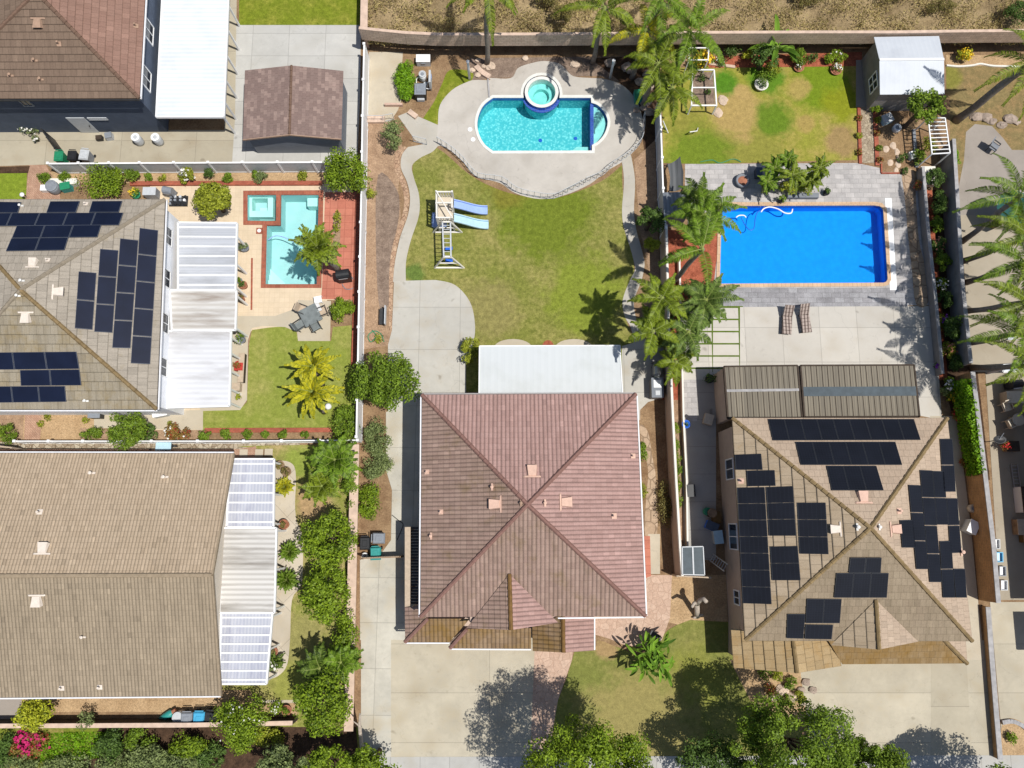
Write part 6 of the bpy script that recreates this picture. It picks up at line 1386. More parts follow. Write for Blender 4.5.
t = thing('swing_frame', 'small white swing frame at the left edge of the patchy lawn', 'frame', P(664, 128, 0)); k = MB(); a, b = P(663, 121, 1.3), P(668, 133, .05); k.bar(a, b, .06); k.bar(P(690, 132, .6), P(697, 131, .6), .05); k.bar(P(697, 131, .6), P(698, 128, 0), .05); k.bar(P(690, 132, .6), P(690, 132, 0), .05); k.build('tubes', MAT['white'], t)
boxthing('planter_box', 'white square planter box at the end of the flower bed right of the stone path', 'planter', 926, 178, .95, 1.3, .35, 'offwhite', 'mulchdark' if False else 'offwhite')
# ------------------------------------------------------------------ pots
def pot(label, px, py, r, h, mat, leaf, pl=None, n=160, name='potted_plant', lr=None, cat='potted plant', lsz=.10, flowers=None):
    c = P(px, py, 0); t = thing(name, label, cat, c); k = MB(); k.lathe(c, [(r*.7, 0), (r*.95, h*.8), (r, h), (r*.85, h), (r*.8, h*.9)], 16); k.build('pot', MAT[mat], t, True)
    lr = lr or r*.95; foliage('foliage', MAT[leaf], t, (c.x, c.y, h+lr*.6), (lr, lr, lr*.7), n, lsz, 8, .5, -.4)
    if flowers:
        q, nor, _ = crown_pts((c.x, c.y, h+lr*.7), (lr, lr, lr*.7), flowers[1], 8, .5, 0); V, Fq = leaf_quads(q, nor, np.full(flowers[1], .1), np.full(flowers[1], .09)); fast_mesh('blossoms', V, Fq, MAT[flowers[0]], t)
    return t
pot('round dark succulent pot at the edge of the clear sheet patio cover', 246, 249, .32, .4, 'stucco_grey', 'lf_grey'); pot('smaller potted cactus left of the round dark succulent pot', 239.5, 248, .25, .4, 'stucco_grey', 'lf_grey')
pot('terracotta pot beside the post between clear and streaked patio covers', 245, 286.5, .28, .4, 'terracotta', 'lf_dark', lr=.2); pot('small leafy pot above the terracotta one by the streaked cover', 241, 282, .2, .3, 'grey', 'lf')
pot('leafy green pot beside the lowest patio cover of the grey roofed house', 243, 340.5, .3, .4, 'stucco_grey', 'lf', lr=.38); pot('low yellowish pot near the rounded lawn corner below the white sheets', 239.5, 397.5, .22, .3, 'beigeplastic', 'lf_olive')
pot('dry leafed pot under the post right of the streaked patio cover', 243, 300, .22, .35, 'terracotta', 'lf_olivedry'); pot('terracotta pot in the gap by the lowest white patio cover', 240, 366, .28, .4, 'red', 'lf_red', lr=.25)
pot('brown pot of dry stems at the top of the curved patio, left one', 281.5, 465.5, .3, .4, 'wood', 'lf_olivedry'); pot('brown pot of dry stems at the top of the curved patio, right one', 288, 472, .32, .4, 'wood', 'lf_olivedry'); pot('terracotta urn on a pink tile by the lavender patio cover', 286, 524.5, .33, .55, 'terracotta', 'lf_olivedry', lr=.2)
pot('terracotta bowl above the white flowered rosette by the clipped patio cover', 275, 651, .28, .35, 'terracotta', 'lf_olivedry', lr=.2); pot('terracotta pot in the bare bed left of the big hedge tree', 288, 709, .32, .4, 'terracotta', 'lf', lr=.25)
pot('white rimmed pot of purple leaved succulents on the patchy lawn', 760, 86.5, .50, .35, 'offwhite', 'lf_dark', lr=.4, n=260); pot('brick ringed pot with pale flowers left below the banana plant', 798, 68.5, .38, .2, 'terracotta', 'lf', flowers=('fl_white', 40), lr=.3); pot('brick ringed pot with pale flowers near the shed corner of the lawn', 835, 71, .42, .2, 'terracotta', 'lf', flowers=('fl_white', 50), lr=.34)
pot('bright blue pot in the shaded side yard of the sand roofed house', 684.5, 425, .28, .5, 'blue', 'lf_dark', lr=.12, n=40); pot('dark plant pot by the patio wall at the top of the shaded side yard', 708, 380, .3, .5, 'black', 'lf_dark', lr=.42)
pot('dark pot beside the bushes at the upper pool coping', 743+37, 202, .18, .3, 'black', 'lf', lr=.3); pot('small pot by the pool corner right of the dense cycads', 825, 194, .22, .3, 'black', 'lf_dark', lr=.25)
# ------------------------------------------------------------------ small items
boxthing('storage_bench', 'pale storage bench against the shaded wall of the sunken side yard', 'bench', 707, 420, .55, .65, .45, 'tan', 'beigeplastic', -.3)
boxthing('air_conditioner', 'white box shaped air conditioner in the narrow path right of the black panels', 'air conditioner', 967, 527, .6, .8, .7, 'lightgrey', 'white', -.5)
drum('pale round planter in the shaded path above the white air conditioner', 970, 508.5, .26, .4, 'beigeplastic', 'beigeplastic', 'planter', 'planter', 'grey'); drum('pale round planter in the shaded path below the white air conditioner', 978, 545.5, .24, .4, 'beigeplastic', 'beigeplastic', 'planter', 'planter', 'grey')
boxthing('compost_bin', 'black square tub on the floor of the sunken side yard', 'tub', 689.5, 491, .5, .75, .5, 'black', 'black', .05)
drum('brown round barrel beside yellow cushions in the sunken side yard', 710, 513, .3, .6, 'darkwood', 'wood'); boxthing('cushion_pile', 'mustard yellow cushions stacked against the side wall of the sand roofed house', 'cushions', 715, 517, .5, .7, .4, 'cap_mossy', 'cap_mossy'); drum('green round tub touching the brown barrel', 706, 511.5, .25, .45, 'greenbin', 'greenbin', 'tub', 'tub')
boxthing('laundry_tub', 'pale blue plastic box by the lower side window of the sand roofed house', 'box', 716, 537, .55, .8, .6, 'lightgrey', 'slidepale', .1); boxthing('tool_box', 'navy blue box above the pale blue plastic box in the side yard', 'box', 710.5, 526, .75, .5, .5, 'blue', 'stucco_navy', -.4)
t, c = cover('dark blue glazed lean-to roof above the tan gate in the sunken side yard', [(682, 547), (703, 546.5), (704.5, 575), (682.5, 574.5)], 2.0, 'poly_glass', 1, 'y', ((683, 549), (703, 572)), .05, 'lightgrey', True, fascia=.06, name='lean_to')
boxthing('deck_box', 'grey storage box behind the black bird cage in the upper left side yard', 'box', 151-12, 134-3, .4, .3, .25, 'grey', 'lightgrey') if False else None
t = thing('ladder', 'pale ladder leaning over the dark end of the sunken side yard', 'ladder', P(716, 560, 0)); k = MB(); a, b = P(711, 557, .2), P(726, 568, 1.8)
for o in (-.2, .2): k.bar(a+Vector((o*.6, o, 0)), b+Vector((o*.6, o, 0)), .06)
for i in range(7): p = a.lerp(b, (i+.5)/7); k.bar(p+Vector((-.12, -.2, 0)), p+Vector((.12, .2, 0)), .04)
k.build('rails', MAT['steel'], t)
# white objects and bags along the top of the grey roofed house
boxthing('air_conditioner', 'grey air conditioner between bags and kettle barbecue above the grey roofed house', 'air conditioner', 154, 195.5, .85, .55, .7, 'grey', 'lightgrey'); barbecue('grey kettle barbecue next to the tray of pots above the grey roofed house', 172.5, 195, -.2, 'grey', False, s=.9)
t = thing('pot_tray', 'dark tray crowded with little pots beside the olive round tree', 'tray', P(179, 201, 0)); c = P(179, 201.5, 0); k = MB(); k.box(c, 1.25, .75, .08); k.build('tray', MAT['black'], t)
for i in range(12): k = MB(); x, y = c.x-.5+(i % 4)*.33+random.uniform(-.06, .06), c.y-.25+(i//4)*.25; k.lathe((x, y, .081), [(.07, 0), (.1, .2), (.07, .2)], 8); k.build('pot', MAT[random.choice(['white', 'grey', 'lightgrey', 'black'])], t)
pot('bright green pot with yellow flowers peeping over the grey roof edge', 138, 196.5, .3, .35, 'greenbin', 'lf_bright', flowers=('fl_yellow', 50), lr=.36)
boxthing('white_crate', 'white crate left of the grey covered tub near the brick path', 'crate', 47, 190, .45, .4, .35, 'white', 'white'); drum('grey covered tub between white crate and green tub by the hedge shrub', 57, 190, .42, .7, 'grey', 'grey', 'tub', 'tub'); boxthing('storage_tub', 'teal green tub in front of the big shrub above the grey roof', 'tub', 69, 189, .65, .5, .5, 'teal', 'greenbin', .2)
boxthing('bench', 'white bench slab behind the grey and teal tubs', 'bench', 66, 184, 1.9, .4, .4, 'offwhite', 'offwhite'); t = thing('birdbath', 'white post light at the corner lawn by the grey roof', 'lamp', P(27, 198, 0)); c = P(27, 198, 0); k = MB(); k.lathe(c, [(.05, 0), (.05, .5), (.16, .52), (.16, .62), (.04, .7)], 10); k.build('post', MAT['white'], t, True)
# items in the side strip beside the beige gabled house
boxthing('air_conditioner', 'dark air conditioner below the grey roof eave next to the fan tree', 'air conditioner', 99, 414.5, .75, .6, .6, 'black', 'grey'); boxthing('utility_cart', 'pale mower cart beneath the lowest white patio cover', 'cart', 163, 414, .9, .45, .5, 'lightgrey', 'white', .2, ((.4, .15, .5, .2, .06, .3, 'darkmetal', 'handle'),))
t = thing('bird_bath', 'pale blue wheelbarrow on the cobble strip under the rose shrub', 'wheelbarrow', P(167, 446, 0)); c = P(167, 446.5, 0); k = MB(); k.hexa([(c.x-.35, c.y-.2, .3), (c.x+.35, c.y-.2, .3), (c.x+.35, c.y+.2, .3), (c.x-.35, c.y+.2, .3)], [(c.x-.5, c.y-.3, .55), (c.x+.5, c.y-.28, .55), (c.x+.5, c.y+.28, .55), (c.x-.5, c.y+.3, .55)]); k.build('tray', MAT['slidepale'], t); k = MB(); k.tube([(c.x+.55, c.y-.04, .2), (c.x+.55, c.y+.04, .2)], .2, 12); k.build('wheel', MAT['black'], t); k = MB(); k.bar((c.x-.95, c.y-.25, .45), (c.x+.5, c.y-.1, .28), .04); k.bar((c.x-.95, c.y+.25, .45), (c.x+.5, c.y+.1, .28), .04); k.build('handles', MAT['darkmetal'], t); t.name = 'wheelbarrow'
t = thing('paddle_float', 'teal and pink kayak lying left of the tub under the beige house', 'kayak', P(170, 715, 0)); k = MB(); pts = [P(159, 718, .2), P(165, 716.5, .25), P(171, 713.5, .28), P(176, 711, .25)]; k.tube(pts, [.05, .22, .26, .06], 9); k.build('hull', MAT['teal'], t, True); k = MB(); k.tube([P(172.5, 712.5, .48), P(176, 710.5, .45)], [.16, .16], 8); k.build('seat', MAT['terracotta'], t); t.name = 'kayak'
for i, (x, y) in enumerate(((241, 368), (238, 388))): boxthing('side_table', ('red' if i == 0 else 'tan')+' topped side table behind the %s post of the lowest white patio cover' % ('middle' if i == 0 else 'lower'), 'table', x, y, .55, .5, .45, 'red' if i == 0 else 'tan', 'red' if i == 0 else 'tan')
boxthing('patio_bench', 'grey slatted bench between lowest white patio cover and lawn', 'bench', 243.5, 369, .35, 1.9, .42, 'darkwood', 'tan')
for i, (x, y) in enumerate(((237, 453), (252.5, 453), (262, 452.5))): boxthing('stepping_stone', '%s of three square stepping stones beside the lavender patio cover' % ('left', 'middle', 'right')[i], 'stepping stone', x+7, y, .5, .45, .03, 'stucco_cream', 'con_sun')
c = P(329, 407, 0); k = MB(); k.blob((c.x, c.y, .22), .22, .22, .22, 3, .05, 12, 8); tag(k.build('ball', MAT['white'], None, True), 'white ball lying at the foot of the golden palm', 'ball')
t = thing('bench_swing', 'small blue grey garden bench by the stone edging on the bare side bed', 'bench', P(385, 318, 0)); c = P(385, 318, 0)
k = MB(); k.box((c.x-.1, c.y, .4), .4, 1.1, .05); k.build('seat', MAT['darkmetal'], t); k = MB(); k.box((c.x+.13, c.y, .45), .06, 1.25, .5); k.build('backrest', MAT['lightgrey'], t)
for y in (-.45, .45): k = MB(); k.box((c.x-.1, c.y+y, 0), .4, .06, .4); k.build('leg', MAT['darkmetal'], t)
t.name = 'garden_bench'
chair('black metal chair near the broadleaf plant in front of the pink roofed house', 652, 636.5, 2.6, 'black', 'black', s=1.35); 
boxthing('storage_tub', 'green lidded box on the pool deck under the palm cluster', 'box', 637, 99, .45, .8, .5, 'teal', 'greenbin', .1); boxthing('tool_box', 'small grey box on the paving below the navy wall, left of the white drums', 'box', 111, 138, .45, .4, .4, 'lightgrey', 'grey', .2); boxthing('tool_box', 'small dark box on the paving below the navy wall, farthest left', 'box', 101, 139.5, .4, .3, .3, 'black', 'darkwood', .1)
hose('green garden hose coiled across the lower end of the bare side bed', [(372, 330), (376, 336), (371, 342), (368, 336), (374, 331), (381, 334), (384, 342)], .05, 'greenbin', .03, 'garden_hose')
hose('grey hose trailing round the covered barbecue on the red terrace', [(342, 284), (346, 289), (353, 288), (354, 281), (351, 276)], .04, 'grey', .03, 'garden_hose')
hose('dark hose trailing over the driveway by the three bins', [(392, 515), (398, 520), (403, 524), (401, 531), (397, 540)], .05, 'black', .025, 'garden_hose')
hose('green hose lying along the foot of the patchy lawn by the pool paving', [(700, 162), (712, 160), (720, 163), (733, 159), (741, 162)], .05, 'greenbin', .03, 'garden_hose')
# bare pruned trunk
t = thing('pruned_tree', 'bare pale pruned tree stump with two forked arms beside the front lawn', 'tree', P(698, 612, 0)); k = MB(); b = P(697, 616, 0); f_ = P(697, 604, 1.3); k.tube([b, P(697, 610, .7), f_], [.2, .17, .15], 9); k.tube([f_, P(700, 600, 1.9), P(704, 599, 2.2), P(706.5, 602, 2.4)], [.15, .14, .13, .12], 9); k.tube([f_, P(694, 603, 1.8), P(692, 607, 2.1)], [.13, .11, .08], 9); k.tube([b+Vector((0, 0, .2)), P(703, 614.5, .5)], [.12, .06], 7); k.tube([b+Vector((0, 0, .15)), P(693, 618, .2)], [.12, .05], 7); MAT['palebark'] = plain('pale_bark', (.42, .36, .30), .9, .1, .3, 5, 0, .5); k.build('trunk', MAT['palebark'], t, True)
# boulders
for i in range(16):
    x, y = random.uniform(600, 648), random.uniform(62, 112); 
    if x < 638-(y-62)*.0 and y > 78 and x < 636: x = random.uniform(640, 652)
    c = P(x, y, .12); k = MB(); r = random.uniform(.22, .5); k.blob(c, r, r*.8, r*.6, i, .22); tag(k.build('boulder', MAT['rock']), 'brown boulder heaped with others in the bed right of the turquoise pool', 'boulder', 'boulders right of the turquoise pool')
for i, (x, y, r) in enumerate(((722.5, 100, .42), (718, 113, .40))): k = MB(); k.blob(P(x, y, .02), r*.9, r, .14, i+40, .15, 9, 5); tag(k.build('flat_stone', MAT['palerock']), ('upper' if i == 0 else 'lower')+' of two flat pinkish stones beside the white garden frame', 'stone')
for i, (x, y) in enumerate(((886, 149), (893, 146), (897, 152), (899, 159), (898, 165), (890, 163), (896, 171))): k = MB(); k.blob(P(x, y, .0), .22, .28, .07, i+50, .2, 8, 5); tag(k.build('stepping_stone', MAT['palerock']), 'irregular pale stepping stone set in the garden soil below the white roofed shed', 'stepping stone', 'stepping stones in the garden soil')
for i, (x, y) in enumerate(((775, 697), (770, 686), (783, 690), (792, 697), (801, 690), (806, 682), (813, 690), (803, 702))): k = MB(); r = random.uniform(.25, .45); k.blob(P(x, y, .08), r, r*.8, r*.5, i+70, .22); tag(k.build('rock', MAT['rock' if i > 3 else 'palerock']), 'rounded rock in the front bed beside the right hand driveway', 'rock', 'rocks in the right front bed')
for i, (x, y) in enumerate(((484, 66), (478, 60), (472, 70), (478, 75), (490, 66), (525, 58), (575, 64))): k = MB(); r = random.uniform(.2, .38); k.blob(P(x, y, .06), r, r*.8, r*.5, i+90, .25); tag(k.build('rock', MAT['palerock']), 'pale rock lying in the mulch below the tan block wall', 'rock', 'rocks below the tan block wall')
for i, (x, y) in enumerate(((986, 118), (1010, 119), (992, 121), (1016, 122), (976, 117), (1002, 125))): k = MB(); r = random.uniform(.3, .5); k.blob(P(x, y, .06), r, r*.7, r*.5, i+99, .25); tag(k.build('rock', MAT['rock']), 'grey brown rock edging the aged patio by the leaning palm', 'rock', 'rocks by the leaning palm')
# edging rows
def curb(label, pts, w_, h, mat, name='edging', cat='edging'):
    q = [P(*p, 0) for p in pts]; k = MB()
    for a, b in zip(q[:-1], q[1:]): d = (b-a).normalized(); n = Vector((-d.y, d.x, 0))*w_/2; e = d*.003; k.prism([a+e-n, b-e-n, b-e+n, a+e+n], 0, h)
    return tag(k.build(name, MAT[mat]), label, cat)
curb('red brick edging along the planter above the small pool', [(131, 184.3), (200, 184), (322, 183.8)], .3, .18, 'redbrick', 'brick_edging'); curb('red brick edging along the right side of the poolside lawn and terrace', [(359, 186), (357.5, 240), (356, 300), (354, 365)], .32, .2, 'redbrick', 'brick_edging'); curb('red brick edging under the poolside lawn', [(205, 430.5), (345, 430)], .3, .12, 'redbrick', 'brick_edging')
curb('pale wavy stone edging on the brown grass right of the shed', spl([(946, 66), (958, 67), (972, 66), (980, 64.5), (992, 66.5), (1010, 67), (1030, 68)], 4), .12, .12, 'offwhite', 'stone_edging'); curb('red brick edging round the garden soil corner', [(881, 164), (881, 173.5), (899, 173.5)], .1, .1, 'redbrick', 'brick_edging')
curb('red brick edging between gravel path and lawn', [(858.5, 108), (860, 164)], .22, .1, 'redbrick', 'brick_edging'); curb('red brick edging right of the gravel path', [(874.5, 110), (877, 166)], .28, .1, 'redbrick', 'brick_edging'); curb('pink brick edging before the red bed at the top wall', [(709, 64), (735, 67.5)], .2, .12, 'blockcap', 'brick_edging')
curb('thin brick line curving along the pool terrace', [(252, 258), (251.5, 310)], .12, .02, 'redbrick', 'brick_line')
curb('dark steel edging between soil bed and stone path', [(913, 130), (916, 168)], .2, .15, 'stucco_grey', 'bed_edging')
curb('curved grey kerb around the small front planter at the right', spl([(1001, 722), (1012, 721), (1024, 727), (1034, 738)], 4), .25, .18, 'capgrey', 'planter_kerb')
curb('grey stone steps edge left of the pool coping', [(488, 79), (489.5, 98)], .12, .1, 'capgrey', 'step_edge'); curb('pink kerb at the slab corner below the cream pad', [(385, 106), (403, 106)], .15, .3, 'blockpink', 'kerb_block'); curb('pink kerb on the low side of the cream slab', [(368, 120.5), (385, 120.5)], .5, .25, 'blockcap', 'kerb_block'); curb('pinkish step stones at the top of the apron', [(409, 112), (417, 118)], .35, .2, 'blockcap', 'step_stone'); curb('stone border curving to the left palm base', spl([(476, 67), (482, 73), (490, 78)], 4), .35, .2, 'blockcap', 'stone_border')
# far right side yard things
chair('beige plastic chair, upper of two below the dark kettle in the shaded side yard', 1002, 408, .3, 'beigeplastic', 'beigeplastic', s=1.1); chair('beige plastic chair, lower of two in the shaded side yard', 1006, 424, 2.0, 'beigeplastic', 'beigeplastic', s=1.1); table('small round beige table in the shaded side yard', 1012, 421, .4, .7, 'beigeplastic', leg='beigeplastic')
boxthing('storage_cabinet', 'beige cabinet between kettle barbecue and beige chairs at the right edge', 'cabinet', 1007, 399, 1.0, .75, .8, 'beigeplastic', 'beigeplastic'); barbecue('black kettle barbecue at the right edge above the beige cabinet', 1008, 386, .1, 'black', False)
boxthing('planter_box', 'wooden half barrel planter with red flowers at the right edge', 'planter', 1008, 447, .8, .65, .5, 'wood', 'darkwood'); shrub(1004, 446.5, 5, .9, 'red flowering plant in the wooden planter at the right edge', MAT['lf_red'], flowers=(MAT['fl_red'], 40, .12), n=120, stem=False)
for i, (x, y, mt, lb) in enumerate(((994, 544, 'lightgrey', 'pale clear storage tub, top of the four'), (997, 557, 'bluebin', 'sky blue storage tub below the pale clear one'), (1000, 571, 'grey', 'grey storage tub, third from the top'), (1001.5, 585, 'lightgrey', 'pale grey storage tub nearest the driveway wall'))):
    c = P(x, y, 0); t = thing('storage_tub', lb+' right of the brown wall', 'storage tub', c); k = MB(); slab(k, [(x-3.4, y-5), (x+3.4, y-5), (x+3.6, y+5), (x-3.4, y+5)], 0, .3, [[(x-2.6, y-4.2), (x+2.6, y-4.2), (x+2.8, y+4.2), (x-2.6, y+4.2)]]); k.build('body', MAT[mt], t); q = [P(*p) for p in ((x-2.6, y-4.2), (x+2.6, y-4.2), (x+2.8, y+4.2), (x-2.6, y+4.2))]; k = MB(); k.prism([(p.x, p.y) for p in q], .02, .12); k.build('bottom', MAT['white' if mt != 'bluebin' else 'slidepale'], t)
boxthing('workbench', 'white workbench with brown top at the right edge', 'bench', 1021, 500, .9, 1.6, .85, 'white', 'darkwood'); boxthing('crate_stack', 'cardboard crates stacked in the shade at the right edge', 'crates', 1016, 527, .55, .95, .6, 'wood', 'tan'); boxthing('crate_stack', 'yellow brown crates near the shaded right border', 'crates', 1023, 536, .6, .8, .5, 'cap_mossy', 'wood')
t = thing('ladder', 'aluminium ladder lying in the shaded yard at the right edge', 'ladder', P(1016, 478, 0)); k = MB(); a, b = P(1014, 464, .12), P(1018, 492, .12)
for o in (-.2, .2): k.bar(a+Vector((o, 0, 0)), b+Vector((o, 0, 0)), .06)
for i in range(8): p = a.lerp(b, (i+.5)/8); k.bar(p+Vector((-.2, 0, 0)), p+Vector((.2, 0, 0)), .04)
k.build('rails', MAT['steel'], t)
c = P(986, 442, 0); t = thing('satellite_dish', 'dark oval satellite dish on a pole standing on the pale strip beside the brown wall', 'satellite dish', c); k = MB(); k.lathe((c.x, c.y, 0), [(.03, 0), (.03, 1.4)], 8); k.build('pole', MAT['grey'], t); k = MB(); k.lathe((c.x, c.y, 1.4), [(.05, 0), (.35, .06), (.44, .14), (.34, .09), (.05, .04)], 18, 1, .6); k.build('dish', MAT['black'], t, True); k = MB(); k.bar((c.x, c.y, 1.42), (c.x+.15, c.y+.4, 1.75), .03); k.build('arm', MAT['grey'], t)
chair('grey reclining chair on the aged patio under the right palms', 990, 150, .9, 'stucco_grey', 'darkmetal', s=1.1); pot('terracotta pot on the pale terrace between the right palms', 992.5, 226, .28, .45, 'wood', 'lf_olivedry', lr=.3)
t = thing('umbrella', 'dark teal garden umbrella half hidden by the right palms', 'umbrella', P(1022, 207, 0)); c = P(1018, 206, 2.4); k = MB(); k.lathe((c.x, c.y, 2.15), [(1.25, 0), (.6, .3), (.05, .48)], 8); MAT['tealcloth'] = plain('teal_cloth', (.03, .11, .10), .8, .2, .15); k.build('canopy', MAT['tealcloth'], t); k = MB(); k.lathe((c.x, c.y, 0), [(.04, 0), (.04, 2.5)], 8); k.build('pole', MAT['steel'], t)
t = thing('lamp_post', 'pale lamp on a thin pole among the lower right palms', 'lamp', P(992, 345, 0)); c = P(992, 345, 0); k = MB(); k.lathe(c, [(.04, 0), (.04, 2.1)], 8); k.build('pole', MAT['grey'], t); k = MB(); k.box((c.x, c.y, 2.1), .6, .3, .12); k.build('lamp_head', MAT['lightgrey'], t)
t, c = cover('narrow pale roof edge of a structure at the right border under the lowest right palm', [(1003, 365), (1080, 361), (1080, 369), (1003, 372)], 2.2, 'sheetwhite', 0, 'x', ((1006, 368),), .08, name='pergola_roof')
boxthing('cooler', 'grey metal chest by the flower bed fence under the small garden tree', 'chest', 885, 121, .7, .6, .4, 'slidepale', 'lightgrey', .4); drum('white round basin left of the small garden tree shade', 895, 130, .28, .35, 'lightgrey', 'white', 'basin', 'basin', 'grey'); boxthing('white_crate', 'white crate by the steel edging below the small garden tree', 'crate', 911, 157, .5, .5, .35, 'lightgrey', 'white', .3)
boxthing('pool_equipment', 'dark box beside the cycads at the upper edge of the blue pool paving', 'box', 757, 175, .4, .6, .5, 'stucco_navy', 'stucco_navy')
t = thing('waterfall_bench', 'grey stone ledge behind the pool coping beneath the cycads', 'ledge', P(803, 198, 0)); k = MB(); k.prism(pp([(786, 195), (817, 195), (817, 199.5), (786, 199.5)]), 0, .35); k.build('ledge', MAT['stucco_grey'], t); k = MB(); k.prism(pp([(788, 191), (796, 191), (796, 194.8), (788, 194.8)]), 0, .5); k.build('stone_block', MAT['palerock'], t)
# ------------------------------------------------------------------ trees and palms
T = MAT
# upper-left planter and small pool property
shrub(105, 183, (26, 15), 1.9, 'large light green shrub behind the tubs, wider than any other in the upper planter', T['lf_bright'], leaf=.13, clumps=26); shrub(45, 178, 6.5, .8, 'small round shrub at the left end of the upper planter', T['lf']); shrub(65, 178, 6.5, .8, 'small round shrub second from the left in the upper planter', T['lf'])
shrub(132, 175, 8, 1.0, 'round shrub just right of the large light green one in the upper planter', T['lf']); shrub(148, 177.5, 4.5, .5, 'tiny bush left of the white rose in the upper planter', T['lf']); shrub(163, 178, 5, .4, 'tiny sparse bush next to the white rose in the upper planter', T['lf_olive'], n=120)
shrub(187, 176, 8.5, 1.2, 'white flowering rose bush in the upper planter', T['lf_olive'], flowers=(T['fl_white'], 26, .22)); shrub(209, 174, 5.5, .9, 'small dark shrub hidden behind the olive round tree', T['lf_dark']); shrub(228, 178, 5.5, .7, 'small round shrub right of the olive round tree', T['lf']); shrub(256, 175.5, 5, .6, 'little bush left of the grey green mound in the upper planter', T['lf']); shrub(261, 178, 7.5, .7, 'grey green mound of a bush below the shingled shed', T['lf_grey']); shrub(302, 175.5, 5.5, .6, 'yellowish little bush left of the corner tree in the upper planter', T['lf_olive'])
tree(213.5, 200, 1.9, (20, 19), 'round olive leaved tree beside the small pale pool', T['lf_olive'], leaf=.15, clumps=60, cr=.28, n=8500); tree(347, 173, 2.4, (25, 27), 'green tree in the corner below the shingled shed against the white fence', T['lf_bright'], leaf=.15, clumps=34, cr=.33)
palm(317.5, 247.5, 4.6, 1.75, 'palm leaning over the small pale pool from the red terrace', T['fr_olive'], base=(338, 270), nf=24, nl=26, ll=.42, lw=.075, droop=1.1, elr=(-.45, 1.2), ldroop=.15, tr=.17)
shrub(342.5, 311, (12, 14), 1.3, 'square clipped bush on the red terrace corner', T['lf_bright'], leaf=.11); shrub(337, 222, (4, 13), .5, 'low planting in the gap of the red terrace', T['lf_olive'], n=260); shrub(371.5, 194, 5.5, .7, 'small bush on the bare side bed against the white fence', T['lf_olive'])
palm(313, 367, 3.0, 1.85, 'golden yellow palm, upper of the pair on the poolside lawn', T['fr_gold'], base=(322, 385), nf=18, nl=24, ll=.40, lw=.14, fwd=1.6, droop=1.25, elr=(-.3, 1.2), ldroop=.1); palm(312.5, 392, 3.0, 2.0, 'golden yellow palm, lower of the pair on the poolside lawn', T['fr_gold'], base=(324, 412), nf=19, nl=24, ll=.42, lw=.14, fwd=1.6, droop=1.25, elr=(-.35, 1.2), ldroop=.1)
shrub(345.5, 426, (12, 21), 1.8, 'tall dark narrow bush at the lower corner of the poolside lawn', T['lf'], leaf=.13, clumps=26); tree(388, 381, 2.6, (37, 33), 'big olive green tree above the central driveway beside the white fence', T['lf'], leaf=.16, clumps=60, cr=.25); tree(363, 385, 1.6, (16, 22), 'darker tree mass left of the big olive green tree at the fence', T['lf'], leaf=.15)
shrub(377, 436, (14, 17), 1.4, 'dark green shrub, upper one along the central side bed', T['lf_grey'], leaf=.12, clumps=24); shrub(377, 464, (15, 18), 1.2, 'grey green shrub in the middle of the central side bed', T['lf_grey'], leaf=.11, clumps=24); shrub(370, 501, (15, 17), 1.3, 'bright green round bush at the lower end of the central side bed', T['lf_bright'], leaf=.12, clumps=22)
for i, (x, y, r, lb) in enumerate(((7, 433, 10, 'round green shrub at the left edge under the grey eave'), (92, 434, (12, 6), 'flat hedge clump left of the fan tree'), (148, 432, 9, 'dark rose shrub right of the fan tree'), (178, 433, (15, 8), 'red and white rose hedge beside the terrace pad'), (205, 435, 6.5, 'first round bush along the fence after the rose hedge'), (226, 434.5, 6, 'second round bush along the fence after the rose hedge'), (248, 434.5, 5, 'third small bush along the fence strip'), (265, 434.5, 4, 'tiny fourth bush along the fence strip'), (283, 434.5, 5, 'fifth bush along the fence strip'), (305, 435, 4.5, 'last small bush along the fence strip by the palm stem'))): shrub(x, y, r, .9 if i < 4 else .6, lb, T['lf_red' if i in (3,) else ('lf_dark' if i == 2 else 'lf')], flowers=(T['fl_white'], 24, .16) if i == 3 else None)
tree(128, 430, 1.7, (23, 20), 'spreading fan leaved tree between the grey roof and the beige gabled house', T['lf'], leaf=.19, asp=.35, clumps=40, cr=.25)
for i, (x, y) in enumerate(((40, 424), (86, 421), (48, 417), (170, 424))): shrub(x, y, 4, .3, 'tuft of weeds, %s on the pale soil below the grey roof' % ('leftmost low one', 'right one under the eave', 'upper left one', 'one on the terrace pad')[i], T['lf_olive'], n=80, stem=False)
shrub(28, 131, (12, 5), .8, 'straggly pale plants at the foot of the navy wall near the black gate', T['lf_grey'], n=170, flowers=(T['fl_white'], 14, .16)); shrub(36, 139, 4, .6, 'small pale potted plants left of the black gate', T['lf_grey'], n=90, flowers=(T['fl_white'], 10, .18))
